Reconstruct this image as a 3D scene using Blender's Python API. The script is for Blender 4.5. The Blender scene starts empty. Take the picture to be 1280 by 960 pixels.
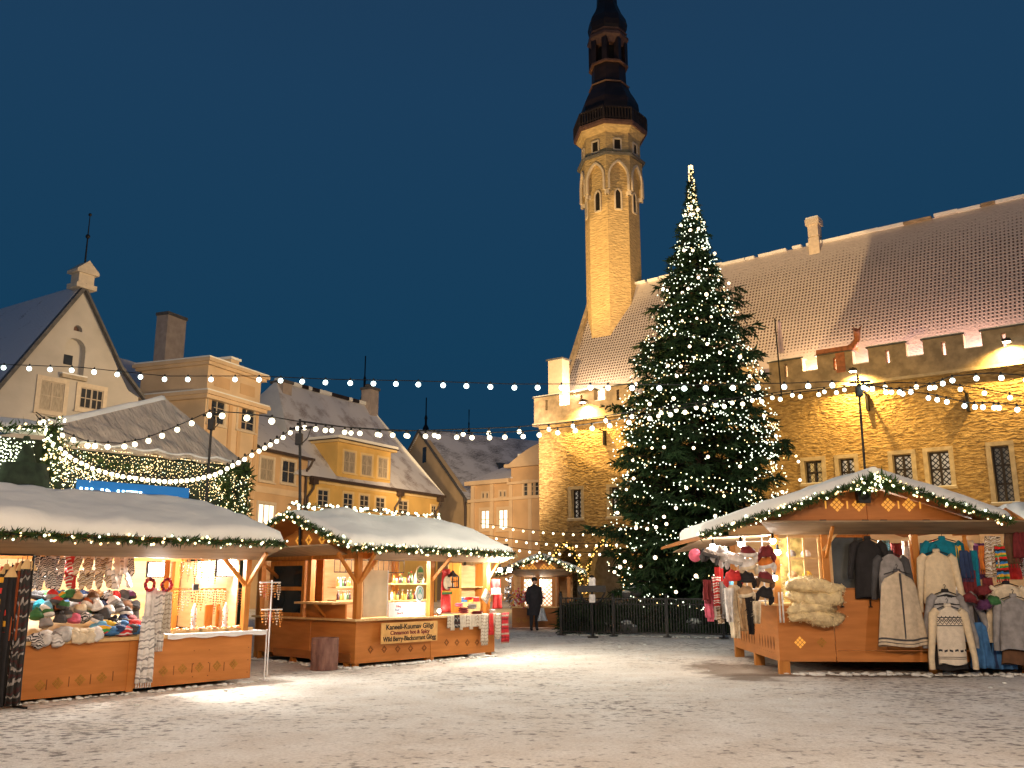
import bpy, bmesh, math, random
from mathutils import Vector, Matrix
from mathutils.geometry import delaunay_2d_cdt
PI = math.pi
R = math.radians
rnd = random.Random(7)
SC = bpy.context.scene
COL = SC.collection

# ------------------------------------------------------------------ camera
FPX, PITCH, EYE = 1131.0, R(12.3), 1.65
cam_data = bpy.data.cameras.new("camera")
cam_data.sensor_width = 36.0
cam_data.lens = FPX / 1280.0 * 36.0
cam_data.clip_end = 3000
cam_data.clip_start = 0.1
cam = bpy.data.objects.new("camera", cam_data)
COL.objects.link(cam)
cam.location = (0, 0, EYE)
cam.rotation_euler = (R(90) + PITCH, 0, 0)
SC.camera = cam
CP, SP = math.cos(PITCH), math.sin(PITCH)


def ray(px, py):
    x = (px - 640) / FPX
    y = (480 - py) / FPX
    return Vector((x, CP - y * SP, SP + y * CP))


def at(px, py, Y):
    d = ray(px, py)
    d = d * (Y / d.y)
    return Vector((d.x, d.y, d.z + EYE))


def gnd(px, py, z=0.0):
    d = ray(px, py)
    t = (z - EYE) / d.z
    return Vector((d.x * t, d.y * t, z))


class Fr:
    """A vertical frame: local x runs along a wall, local y away from the viewer, z up."""
    def __init__(s, o, ang):
        s.o = Vector((o[0], o[1], 0))
        s.a = ang
        s.u = Vector((math.cos(ang), math.sin(ang), 0))
        s.v = Vector((-math.sin(ang), math.cos(ang), 0))

    def hit(s, px, py, y=0.0):
        d = ray(px, py)
        o = s.o + s.v * y - Vector((0, 0, EYE))
        t = o.dot(s.v) / d.dot(s.v)
        p = d * t + Vector((0, 0, EYE)) - s.o
        return p.dot(s.u), p.z

    def w(s, x, y, z=0.0):
        return s.o + s.u * x + s.v * y + Vector((0, 0, z))

    def loc(s, p):
        q = Vector(p) - s.o
        return Vector((q.dot(s.u), q.dot(s.v), q.z))


# ------------------------------------------------------------------ objects
def tag(o, label=None, cat=None, group=None, kind=None):
    if label: o["label"] = label
    if cat: o["category"] = cat
    if group: o["group"] = group
    if kind: o["kind"] = kind
    return o


def empty(name, loc=(0, 0, 0), rz=0.0, label=None, cat=None, group=None):
    o = bpy.data.objects.new(name, None)
    o.empty_display_size = 0.1
    COL.objects.link(o)
    o.location = loc
    o.rotation_euler = (0, 0, rz)
    return tag(o, label, cat, group)


def fr_empty(name, fr, label=None, cat=None, group=None):
    return empty(name, fr.o, fr.a, label, cat, group)


def inst(me, name, parent=None, loc=(0, 0, 0), rz=0.0, scale=None, rot=None):
    o = bpy.data.objects.new(name, me)
    COL.objects.link(o)
    o.parent = parent
    o.location = loc
    o.rotation_euler = rot if rot else (0, 0, rz)
    if scale: o.scale = (scale, scale, scale) if not hasattr(scale, '__len__') else scale
    return o


class MB:
    """Collects shapes, then links them as one mesh object."""
    def __init__(s):
        s.v = []; s.f = []; s.m = []; s.sm = []; s.mats = []

    def mi(s, m):
        if m not in s.mats: s.mats.append(m)
        return s.mats.index(m)

    def add(s, vs, fs, m, smooth=False):
        b = len(s.v)
        s.v += [tuple(v) for v in vs]
        k = s.mi(m)
        for f in fs:
            s.f.append(tuple(i + b for i in f)); s.m.append(k); s.sm.append(smooth)
        return s

    def box(s, x0, x1, y0, y1, z0, z1, m):
        vs = [(x, y, z) for z in (z0, z1) for y in (y0, y1) for x in (x0, x1)]
        return s.add(vs, [(0, 2, 3, 1), (4, 5, 7, 6), (0, 1, 5, 4), (2, 6, 7, 3), (0, 4, 6, 2), (1, 3, 7, 5)], m)

    def cbox(s, c, size, m, rot=None):
        hx, hy, hz = size[0] / 2, size[1] / 2, size[2] / 2
        vs = [Vector((x, y, z)) for z in (-hz, hz) for y in (-hy, hy) for x in (-hx, hx)]
        if rot is not None: vs = [rot @ v for v in vs]
        vs = [v + Vector(c) for v in vs]
        return s.add(vs, [(0, 2, 3, 1), (4, 5, 7, 6), (0, 1, 5, 4), (2, 6, 7, 3), (0, 4, 6, 2), (1, 3, 7, 5)], m)

    def beam(s, a, b, w, h, m, up=(0, 0, 1)):
        a = Vector(a); b = Vector(b); d = (b - a).normalized()
        upv = Vector(up)
        if abs(d.dot(upv)) > .95: upv = Vector((1, 0, 0)) if abs(d.x) < .9 else Vector((0, 1, 0))
        sd = d.cross(upv).normalized() * (w / 2)
        u2 = sd.cross(d).normalized() * (h / 2)
        vs = [a - sd - u2, a + sd - u2, a + sd + u2, a - sd + u2, b - sd - u2, b + sd - u2, b + sd + u2, b - sd + u2]
        return s.add(vs, [(0, 1, 2, 3), (7, 6, 5, 4), (0, 4, 5, 1), (1, 5, 6, 2), (2, 6, 7, 3), (3, 7, 4, 0)], m)

    def prism(s, poly, off, m, m2=None):
        """polygon (3D points) extruded by the vector off"""
        n = len(poly); off = Vector(off)
        vs = [Vector(p) for p in poly] + [Vector(p) + off for p in poly]
        s.add(vs, [tuple(range(n))[::-1], tuple(range(n, 2 * n))], m)
        s.add(vs, [(i, (i + 1) % n, (i + 1) % n + n, i + n) for i in range(n)], m2 or m)
        return s

    def tube(s, pts, r, m, n=6, cap=True, smooth=True):
        pts = [Vector(p) for p in pts]
        if not hasattr(r, '__len__'): r = [r] * len(pts)
        vs = []; ref = None
        for i, p in enumerate(pts):
            d = (pts[min(i + 1, len(pts) - 1)] - pts[max(i - 1, 0)]).normalized()
            if ref is None: ref = Vector((0, 0, 1)) if abs(d.z) < .9 else Vector((1, 0, 0))
            a = d.cross(ref).normalized(); b = a.cross(d).normalized(); 
            ref = b
            for k in range(n):
                t = 2 * PI * k / n
                vs.append(p + a * math.cos(t) * r[i] + b * math.sin(t) * r[i])
        fs = [(i * n + k, i * n + (k + 1) % n, (i + 1) * n + (k + 1) % n, (i + 1) * n + k) for i in range(len(pts) - 1) for k in range(n)]
        s.add(vs, fs, m, smooth)
        if cap:
            L = (len(pts) - 1) * n
            s.add(vs, [tuple(range(n))[::-1], tuple(range(L, L + n))], m)
        return s

    def lathe(s, prof, m, c=(0, 0, 0), n=12, smooth=True, a0=0.0, sx=1, sy=1):
        c = Vector(c); vs = []
        for r, z in prof:
            for k in range(n):
                t = a0 + 2 * PI * k / n
                vs.append(c + Vector((math.cos(t) * r * sx, math.sin(t) * r * sy, z)))
        fs = [(i * n + k, i * n + (k + 1) % n, (i + 1) * n + (k + 1) % n, (i + 1) * n + k) for i in range(len(prof) - 1) for k in range(n)]
        fs += [tuple(range(n))[::-1], tuple(range((len(prof) - 1) * n, len(prof) * n))]
        return s.add(vs, fs, m, smooth)

    def ball(s, c, r, m, n=8, k=5, sz=1.0, jit=0, rr=None):
        prof = []
        for i in range(k + 1):
            t = -PI / 2 + PI * i / k
            prof.append((max(1e-3, math.cos(t)) * 1.0, math.sin(t) * sz))
        if not hasattr(r, '__len__'): r = (r, r, r)
        vs = []; c = Vector(c)
        for (a, z) in prof:
            for j in range(n):
                t = 2 * PI * j / n
                q = 1 + (rr.uniform(-jit, jit) if jit else 0)
                vs.append(c + Vector((math.cos(t) * a * r[0] * q, math.sin(t) * a * r[1] * q, z * r[2] * q)))
        fs = [(i * n + j, i * n + (j + 1) % n, (i + 1) * n + (j + 1) % n, (i + 1) * n + j) for i in range(k) for j in range(n)]
        return s.add(vs, fs, m, True)

    def mesh(s, name):
        me = bpy.data.meshes.new(name)
        me.from_pydata(s.v, [], s.f)
        for m in s.mats: me.materials.append(m)
        me.polygons.foreach_set('material_index', s.m)
        me.polygons.foreach_set('use_smooth', s.sm)
        me.update()
        return me

    def build(s, name, parent=None, **kw):
        return inst(s.mesh(name), name, parent, **kw)


def cutwall(mb, outline, holes, y, depth, m, m_rev=None):
    """A wall sheet in the local xz plane at y, with real openings whose reveals run back by depth."""
    vs = []; es = []
    def loop(pl):
        b = len(vs)
        vs.extend(Vector((p[0], p[1])) for p in pl)
        es.extend((b + i, b + (i + 1) % len(pl)) for i in range(len(pl)))
    loop(outline)
    for h in holes: loop(h)
    ov, oe, of, *_ = delaunay_2d_cdt(vs, es, [], 0, 1e-5)
    def inside(p, pl):
        c = False; n = len(pl)
        for i in range(n):
            a = pl[i]; b = pl[(i + 1) % n]
            if (a[1] > p.y) != (b[1] > p.y) and p.x < (b[0] - a[0]) * (p.y - a[1]) / (b[1] - a[1]) + a[0]: c = not c
        return c
    fs = []
    for f in of:
        c = sum((ov[i] for i in f), Vector((0, 0))) / len(f)
        if inside(c, outline) and not any(inside(c, h) for h in holes): fs.append(tuple(f))
    mb.add([(v.x, y, v.y) for v in ov], fs, m)
    for h in holes:
        n = len(h)
        q = [(p[0], y, p[1]) for p in h] + [(p[0], y + depth, p[1]) for p in h]
        mb.add(q, [(i, (i + 1) % n, (i + 1) % n + n, i + n) for i in range(n)], m_rev or m)


def rect(x0, x1, z0, z1): return [(x0, z0), (x1, z0), (x1, z1), (x0, z1)]


def arch(x0, x1, z0, zs, n=8, pointed=False):
    w = (x1 - x0) / 2; cx = (x0 + x1) / 2
    out = [(x0, z0), (x1, z0)]
    for i in range(n + 1):
        t = PI * i / n
        if pointed:
            # two arcs of radius 2w meeting on top
            if i <= n / 2:
                a = (PI / 3) * i / (n / 2); out.append((x0 + 2 * w * math.cos(a), zs + 2 * w * math.sin(a)))
            else:
                a = (PI / 3) * (n - i) / (n / 2); out.append((x1 - 2 * w * math.cos(a), zs + 2 * w * math.sin(a)))
        else: out.append((cx + w * math.cos(t), zs + w * math.sin(t)))
    return out


# ------------------------------------------------------------------ materials
def mat(name, col, rough=.75, var=.12, vs=3.0, bump=0.0, bs=20.0, col2=None, stretch=None, metal=0.0, spec=.4, coord='Object', detail=4, sss=0, bd=.02):
    m = bpy.data.materials.new(name); m.use_nodes = True
    nt = m.node_tree; N = nt.nodes; L = nt.links
    b = N['Principled BSDF']
    b.inputs['Roughness'].default_value = rough
    b.inputs['Metallic'].default_value = metal
    b.inputs['Specular IOR Level'].default_value = spec
    tc = N.new('ShaderNodeTexCoord'); src = tc.outputs[coord]
    if stretch:
        mp = N.new('ShaderNodeMapping'); mp.inputs['Scale'].default_value = stretch
        L.new(src, mp.inputs['Vector']); src = mp.outputs[0]
    n = N.new('ShaderNodeTexNoise'); n.inputs['Scale'].default_value = vs; n.inputs['Detail'].default_value = detail
    L.new(src, n.inputs['Vector'])
    cr = N.new('ShaderNodeValToRGB')
    c2 = col2 or tuple(min(1, c * (1 + var)) for c in col)
    c1 = col if col2 else tuple(c * (1 - var) for c in col)
    cr.color_ramp.elements[0].position = .35; cr.color_ramp.elements[1].position = .65
    cr.color_ramp.elements[0].color = (*c1, 1); cr.color_ramp.elements[1].color = (*c2, 1)
    L.new(n.outputs['Fac'], cr.inputs[0]); L.new(cr.outputs[0], b.inputs['Base Color'])
    if bump:
        n2 = N.new('ShaderNodeTexNoise'); n2.inputs['Scale'].default_value = bs; n2.inputs['Detail'].default_value = 5
        L.new(src, n2.inputs['Vector'])
        bp = N.new('ShaderNodeBump'); bp.inputs['Strength'].default_value = bump; bp.inputs['Distance'].default_value = bd
        L.new(n2.outputs['Fac'], bp.inputs['Height']); L.new(bp.outputs[0], b.inputs['Normal'])
    return m


def emit(name, col, strength, sample=False, base=(.8, .8, .8)):
    m = bpy.data.materials.new(name); m.use_nodes = True
    b = m.node_tree.nodes['Principled BSDF']
    b.inputs['Base Color'].default_value = (*base, 1)
    b.inputs['Emission Color'].default_value = (*col, 1)
    b.inputs['Emission Strength'].default_value = strength
    if not sample: m.cycles.emission_sampling = 'NONE'
    return m


def nodes_of(m): return m.node_tree.nodes, m.node_tree.links, m.node_tree.nodes['Principled BSDF']


M = {}
def rubble_mat():
    m = mat('rubble_plaster', (.48, .38, .2), .9)
    N, L, b = nodes_of(m)
    tc = N.new('ShaderNodeTexCoord'); mp = N.new('ShaderNodeMapping'); mp.inputs['Scale'].default_value = (2.1, 2.1, 6.2)
    L.new(tc.outputs['Object'], mp.inputs[0])
    n0 = N.new('ShaderNodeTexNoise'); n0.inputs['Scale'].default_value = 1.6; n0.inputs['Detail'].default_value = 3; n0.inputs['Roughness'].default_value = .5; n0.inputs['Distortion'].default_value = .6
    v = N.new('ShaderNodeTexVoronoi'); v.inputs['Scale'].default_value = 1.7; v.inputs['Randomness'].default_value = 1
    v.feature = 'SMOOTH_F1'
    nn = N.new('ShaderNodeTexNoise'); nn.inputs['Scale'].default_value = 2.0
    ad = N.new('ShaderNodeMixRGB'); ad.blend_type = 'LINEAR_LIGHT'; ad.inputs[0].default_value = .25
    L.new(mp.outputs[0], nn.inputs['Vector']); L.new(mp.outputs[0], ad.inputs[1]); L.new(nn.outputs['Color'], ad.inputs[2])
    L.new(ad.outputs[0], v.inputs['Vector']); L.new(mp.outputs[0], n0.inputs['Vector'])
    mx = N.new('ShaderNodeMath'); mx.operation = 'MULTIPLY_ADD'; mx.inputs[1].default_value = -.5
    L.new(v.outputs['Distance'], mx.inputs[0]); L.new(n0.outputs['Fac'], mx.inputs[2])
    bp = N.new('ShaderNodeBump'); bp.inputs['Strength'].default_value = 1.0; bp.inputs['Distance'].default_value = .24
    L.new(mx.outputs[0], bp.inputs['Height']); L.new(bp.outputs[0], b.inputs['Normal'])
    cr = N.new('ShaderNodeValToRGB'); cr.color_ramp.elements[0].position = .1; cr.color_ramp.elements[1].position = .5
    cr.color_ramp.elements[0].color = (.27, .18, .075, 1); cr.color_ramp.elements[1].color = (.52, .38, .18, 1)
    L.new(mx.outputs[0], cr.inputs[0]); L.new(cr.outputs[0], b.inputs['Base Color'])
    return m
M['rubble'] = rubble_mat()
M['ashlar'] = mat('tower_limestone', (.5, .37, .18), .85, .16, 3, .8, 3.4, stretch=(1, 1, 3), bd=.1)
M['stone'] = mat('dressed_stone', (.42, .36, .26), .8, .15, 4, .4, 12)
M['parapet'] = mat('parapet_stone', (.3, .24, .16), .85, .25, 2.5, .5, 6, bd=.05)
M['slate'] = mat('grey_coping_stone', (.1, .1, .1), .8, .2, 5)
M['snow'] = mat('fresh_snow', (.78, .8, .77), .8, .04, 1.2, .35, 5, bd=.06)
M['dark_wood'] = mat('dark_tarred_wood', (.022, .016, .014), .6, .3, 3, .3, 12)
M['copper'] = mat('dark_spire_copper', (.02, .012, .01), .5, .4, 1.5, .3, 4)
M['trim_red'] = mat('spire_trim', (.11, .06, .045), .6, .2, 5)
M['void'] = mat('painted_opening_shade', (.01, .009, .008), .9, .2, 4)  # near-black colour standing in for shade inside the tower openings
M['iron'] = mat('black_iron', (.015, .015, .016), .5, .2, 20, metal=.3)
M['glass'] = mat('dark_window_glass', (.03, .035, .04), .12, .3, 2, spec=.8)
M['frame_dark'] = mat('dark_window_frame', (.03, .022, .018), .6, .2, 8)
M['frame_white'] = mat('pale_window_frame', (.42, .36, .28), .6, .1, 8)
M['surround'] = mat('pale_window_surround', (.6, .52, .4), .75, .07, 6)


def lattice_mat(name, lit, dark, cell, em):
    """leaded panes: pale diamond panes in dark leading, lit faintly from behind"""
    m = mat(name, lit, .3)
    N, L, b = nodes_of(m)
    tc = N.new('ShaderNodeTexCoord'); mp = N.new('ShaderNodeMapping'); mp.inputs['Rotation'].default_value = (0, R(45), 0); mp.inputs['Scale'].default_value = (cell,) * 3
    L.new(tc.outputs['Object'], mp.inputs[0])
    sx = N.new('ShaderNodeSeparateXYZ'); L.new(mp.outputs[0], sx.inputs[0])
    out = None
    for ax in ('X', 'Z'):
        fr = N.new('ShaderNodeMath'); fr.operation = 'FRACT'; L.new(sx.outputs[ax], fr.inputs[0])
        g = N.new('ShaderNodeMath'); g.operation = 'GREATER_THAN'; g.inputs[1].default_value = .28; L.new(fr.outputs[0], g.inputs[0])
        if out is None: out = g
        else:
            mu = N.new('ShaderNodeMath'); mu.operation = 'MULTIPLY'; L.new(out.outputs[0], mu.inputs[0]); L.new(g.outputs[0], mu.inputs[1]); out = mu
    n = N.new('ShaderNodeTexNoise'); n.inputs['Scale'].default_value = 1.1; L.new(tc.outputs['Object'], n.inputs['Vector'])
    n2 = N.new('ShaderNodeMath'); n2.operation = 'MULTIPLY'; L.new(n.outputs['Fac'], n2.inputs[0]); L.new(out.outputs[0], n2.inputs[1])
    mx = N.new('ShaderNodeMixRGB'); mx.inputs[1].default_value = (*dark, 1); mx.inputs[2].default_value = (*lit, 1)
    L.new(out.outputs[0], mx.inputs[0]); L.new(mx.outputs[0], b.inputs['Base Color'])
    b.inputs['Emission Color'].default_value = (1, .85, .65, 1)
    em_ = N.new('ShaderNodeMath'); em_.operation = 'MULTIPLY'; em_.inputs[1].default_value = em; L.new(n2.outputs[0], em_.inputs[0])
    L.new(em_.outputs[0], b.inputs['Emission Strength'])
    m.cycles.emission_sampling = 'NONE'
    return m
M['lattice'] = lattice_mat('leaded_glass', (.35, .35, .33), (.03, .03, .03), 5.5, .5)
M['lattice_dim'] = lattice_mat('dim_leaded_glass', (.16, .14, .11), (.03, .03, .03), 5.5, .1)


def hall_roof_mat():
    """pantiles under thin snow: rows of dark tile mouths show where the snow is thin, none low down"""
    m = mat('snowy_pantiles', (.6, .6, .62), .85)
    N, L, b = nodes_of(m)
    tc = N.new('ShaderNodeTexCoord'); sx = N.new('ShaderNodeSeparateXYZ'); L.new(tc.outputs['Object'], sx.inputs[0])
    nz = N.new('ShaderNodeTexNoise'); nz.inputs['Scale'].default_value = .9; nz.inputs['Detail'].default_value = 4
    L.new(tc.outputs['Object'], nz.inputs['Vector'])
    def math_(op, a, bb=None, c=None):
        q = N.new('ShaderNodeMath'); q.operation = op
        for i, t in enumerate((a, bb, c)):
            if t is None: continue
            if isinstance(t, (int, float)): q.inputs[i].default_value = t
            else: L.new(t, q.inputs[i])
        return q.outputs[0]
    wob = math_('MULTIPLY', nz.outputs['Fac'], 2.2)
    cx = math_('SINE', math_('ADD', math_('MULTIPLY', sx.outputs['X'], 2 * PI / .19), wob))
    cz = math_('SINE', math_('ADD', math_('MULTIPLY', sx.outputs['Z'], 2 * PI / .2), wob))
    dots = math_('MULTIPLY', math_('ADD', cx, .35), math_('ADD', cz, .45))
    same = math_('GREATER_THAN', cx, -.2)
    dots = math_('MULTIPLY', dots, same)
    # the snow lies thick near the eaves and ridge
    band = N.new('ShaderNodeValToRGB')
    e = band.color_ramp.elements; e[0].position = 0; e[0].color = (0, 0, 0, 1); e[1].position = 1; e[1].color = (0, 0, 0, 1)
    for p, c in ((.2, 0), (.33, 1.0), (.66, .95), (.93, .15)):
        q = e.new(p); q.color = (c, c, c, 1)
    zz = math_('MULTIPLY_ADD', sx.outputs['Z'], 1 / 9.0, -11.6 / 9.0)
    zz = math_('MULTIPLY_ADD', nz.outputs['Fac'], .14, math_('ADD', zz, -.07))
    L.new(zz, band.inputs[0])
    nf = N.new('ShaderNodeTexNoise'); nf.inputs['Scale'].default_value = 7; L.new(tc.outputs['Object'], nf.inputs['Vector'])
    dd = math_('MULTIPLY', dots, band.outputs[0])
    dd = math_('ADD', dd, math_('MULTIPLY', math_('SUBTRACT', nf.outputs['Fac'], .5), .9))
    st = N.new('ShaderNodeMapRange'); st.inputs[1].default_value = .1; st.inputs[2].default_value = .7; L.new(dd, st.inputs[0])
    mx = N.new('ShaderNodeMixRGB'); mx.inputs[1].default_value = (.46, .42, .41, 1); mx.inputs[2].default_value = (.06, .032, .024, 1)
    L.new(st.outputs[0], mx.inputs[0]); L.new(mx.outputs[0], b.inputs['Base Color'])
    bp = N.new('ShaderNodeBump'); bp.inputs['Strength'].default_value = .7; bp.inputs['Distance'].default_value = .04; bp.invert = True
    L.new(dd, bp.inputs['Height']); L.new(bp.outputs[0], b.inputs['Normal'])
    return m
M['hall_roof'] = hall_roof_mat()


def thin_snow_mat(name, dark, scale, th, rows=4.0):
    """old roof with rows of tiles showing through patchy snow"""
    m = mat(name, (.6, .62, .66), .85)
    N, L, b = nodes_of(m)
    tc = N.new('ShaderNodeTexCoord'); w = N.new('ShaderNodeTexWave'); w.bands_direction = 'Z'; w.inputs['Scale'].default_value = rows; w.inputs['Distortion'].default_value = 2.5; w.inputs['Detail Scale'].default_value = 2
    L.new(tc.outputs['Object'], w.inputs['Vector'])
    n = N.new('ShaderNodeTexNoise'); n.inputs['Scale'].default_value = scale; n.inputs['Detail'].default_value = 6; L.new(tc.outputs['Object'], n.inputs['Vector'])
    a = N.new('ShaderNodeMath'); a.operation = 'MULTIPLY_ADD'; a.inputs[1].default_value = .3
    L.new(w.outputs['Fac'], a.inputs[0]); L.new(n.outputs['Fac'], a.inputs[2])
    st = N.new('ShaderNodeMapRange'); st.inputs[1].default_value = th; st.inputs[2].default_value = th + .1; L.new(a.outputs[0], st.inputs[0])
    mx = N.new('ShaderNodeMixRGB'); mx.inputs[1].default_value = (.64, .65, .7, 1); mx.inputs[2].default_value = (*dark, 1)
    L.new(st.outputs[0], mx.inputs[0]); L.new(mx.outputs[0], b.inputs['Base Color'])
    bp = N.new('ShaderNodeBump'); bp.inputs['Strength'].default_value = .4; bp.inputs['Distance'].default_value = .08
    L.new(a.outputs[0], bp.inputs['Height']); L.new(bp.outputs[0], b.inputs['Normal'])
    return m
M['roof_patchy'] = thin_snow_mat('patchy_snow_on_tiles', (.13, .07, .06), .8, .78)
M['roof_dusted'] = thin_snow_mat('snow_dusted_tiles', (.09, .09, .1), .5, .7, 2.2)
M['roof_blue'] = thin_snow_mat('snow_covered_tiles', (.2, .2, .22), 1.2, .88, 3)


def plaster(name, c): return mat(name, c, .85, .14, .45, .3, 6, bd=.02, detail=8)
M['white_plaster'] = plaster('off_white_plaster', (.46, .44, .4))
M['peach_plaster'] = plaster('peach_plaster', (.55, .38, .22))
M['peach_pale'] = plaster('pale_peach_band', (.62, .48, .32))
M['ochre_plaster'] = plaster('ochre_yellow_plaster', (.6, .4, .13))
M['ochre_pale'] = plaster('pale_yellow_band', (.66, .5, .25))
M['buff_plaster'] = plaster('buff_plaster', (.56, .42, .25))
M['brick_grey'] = mat('grey_render_chimney', (.4, .34, .3), .85, .12, 2, .3, 10)
M['rust_pipe'] = mat('brown_downpipe', (.05, .035, .03), .5, .2, 6)
M['lit_pane'] = emit('lit_window_pane', (1, .82, .58), 1.6)
M['curtain_pane'] = mat('curtained_window', (.3, .26, .2), .4, .3, 3, stretch=(6, 1, 1))
# ------------------------------------------------------------------ world
world = bpy.data.worlds.new("World"); SC.world = world; world.use_nodes = True
wn, wl = world.node_tree.nodes, world.node_tree.links
bg = wn['Background']
sky = wn.new('ShaderNodeTexSky'); sky.sky_type = 'NISHITA'; sky.sun_disc = False
SUN_EL, SUN_ROT = R(-3.6), R(205)
sky.sun_elevation = SUN_EL; sky.sun_rotation = SUN_ROT
sky.air_density = 1.0; sky.dust_density = .3; sky.ozone_density = 3.0
wtc = wn.new('ShaderNodeTexCoord'); wsx = wn.new('ShaderNodeSeparateXYZ'); wl.new(wtc.outputs['Generated'], wsx.inputs[0])
wr = wn.new('ShaderNodeValToRGB')
e = wr.color_ramp.elements
e[0].position = 0; e[0].color = (.0078, .042, .087, 1)
e[1].position = .75; e[1].color = (.0145, .042, .092, 1)
q = e.new(.25); q.color = (.0072, .046, .1, 1)
q = e.new(.5); q.color = (.011, .047, .105, 1)
wl.new(wsx.outputs['Z'], wr.inputs[0])
# the dusk sky: the Nishita twilight, deepened towards the blue of the hour
wm = wn.new('ShaderNodeMixRGB'); wm.blend_type = 'ADD'; wm.inputs[0].default_value = 1
sc_ = wn.new('ShaderNodeMixRGB'); sc_.blend_type = 'MULTIPLY'; sc_.inputs[0].default_value = 1; sc_.inputs[2].default_value = (.004, .004, .004, 1)
wl.new(sky.outputs[0], sc_.inputs[1]); wl.new(sc_.outputs[0], wm.inputs[1]); wl.new(wr.outputs[0], wm.inputs[2])
wl.new(wm.outputs[0], bg.inputs['Color']); bg.inputs['Strength'].default_value = 1.0
sun_d = bpy.data.lights.new('dusk_sun', 'SUN'); sun_d.energy = .02; sun_d.angle = R(30); sun_d.color = (.7, .8, 1)
sun_o = bpy.data.objects.new('dusk_sun', sun_d); COL.objects.link(sun_o); sun_o.rotation_euler = (R(70), 0, R(-25))


def lamp(kind, loc, power, col, target=None, size=.3, angle=60, blend=.4, name='lamp'):
    d = bpy.data.lights.new(name, kind); d.energy = power; d.color = col
    if kind == 'SPOT':
        d.spot_size = R(angle); d.spot_blend = blend; d.shadow_soft_size = size
    elif kind == 'POINT': d.shadow_soft_size = size
    elif kind == 'AREA':
        d.shape = 'RECTANGLE' if hasattr(size, '__len__') else 'SQUARE'
        if hasattr(size, '__len__'): d.size, d.size_y = size
        else: d.size = size
    o = bpy.data.objects.new(name, d); COL.objects.link(o); o.location = loc
    if target is not None:
        o.rotation_euler = (Vector(target) - Vector(loc)).to_track_quat('-Z', 'Y').to_euler()
    return o
SODIUM = (1, .6, .18); WARM = (1, .72, .42); COOL = (.92, .97, 1)


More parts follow.
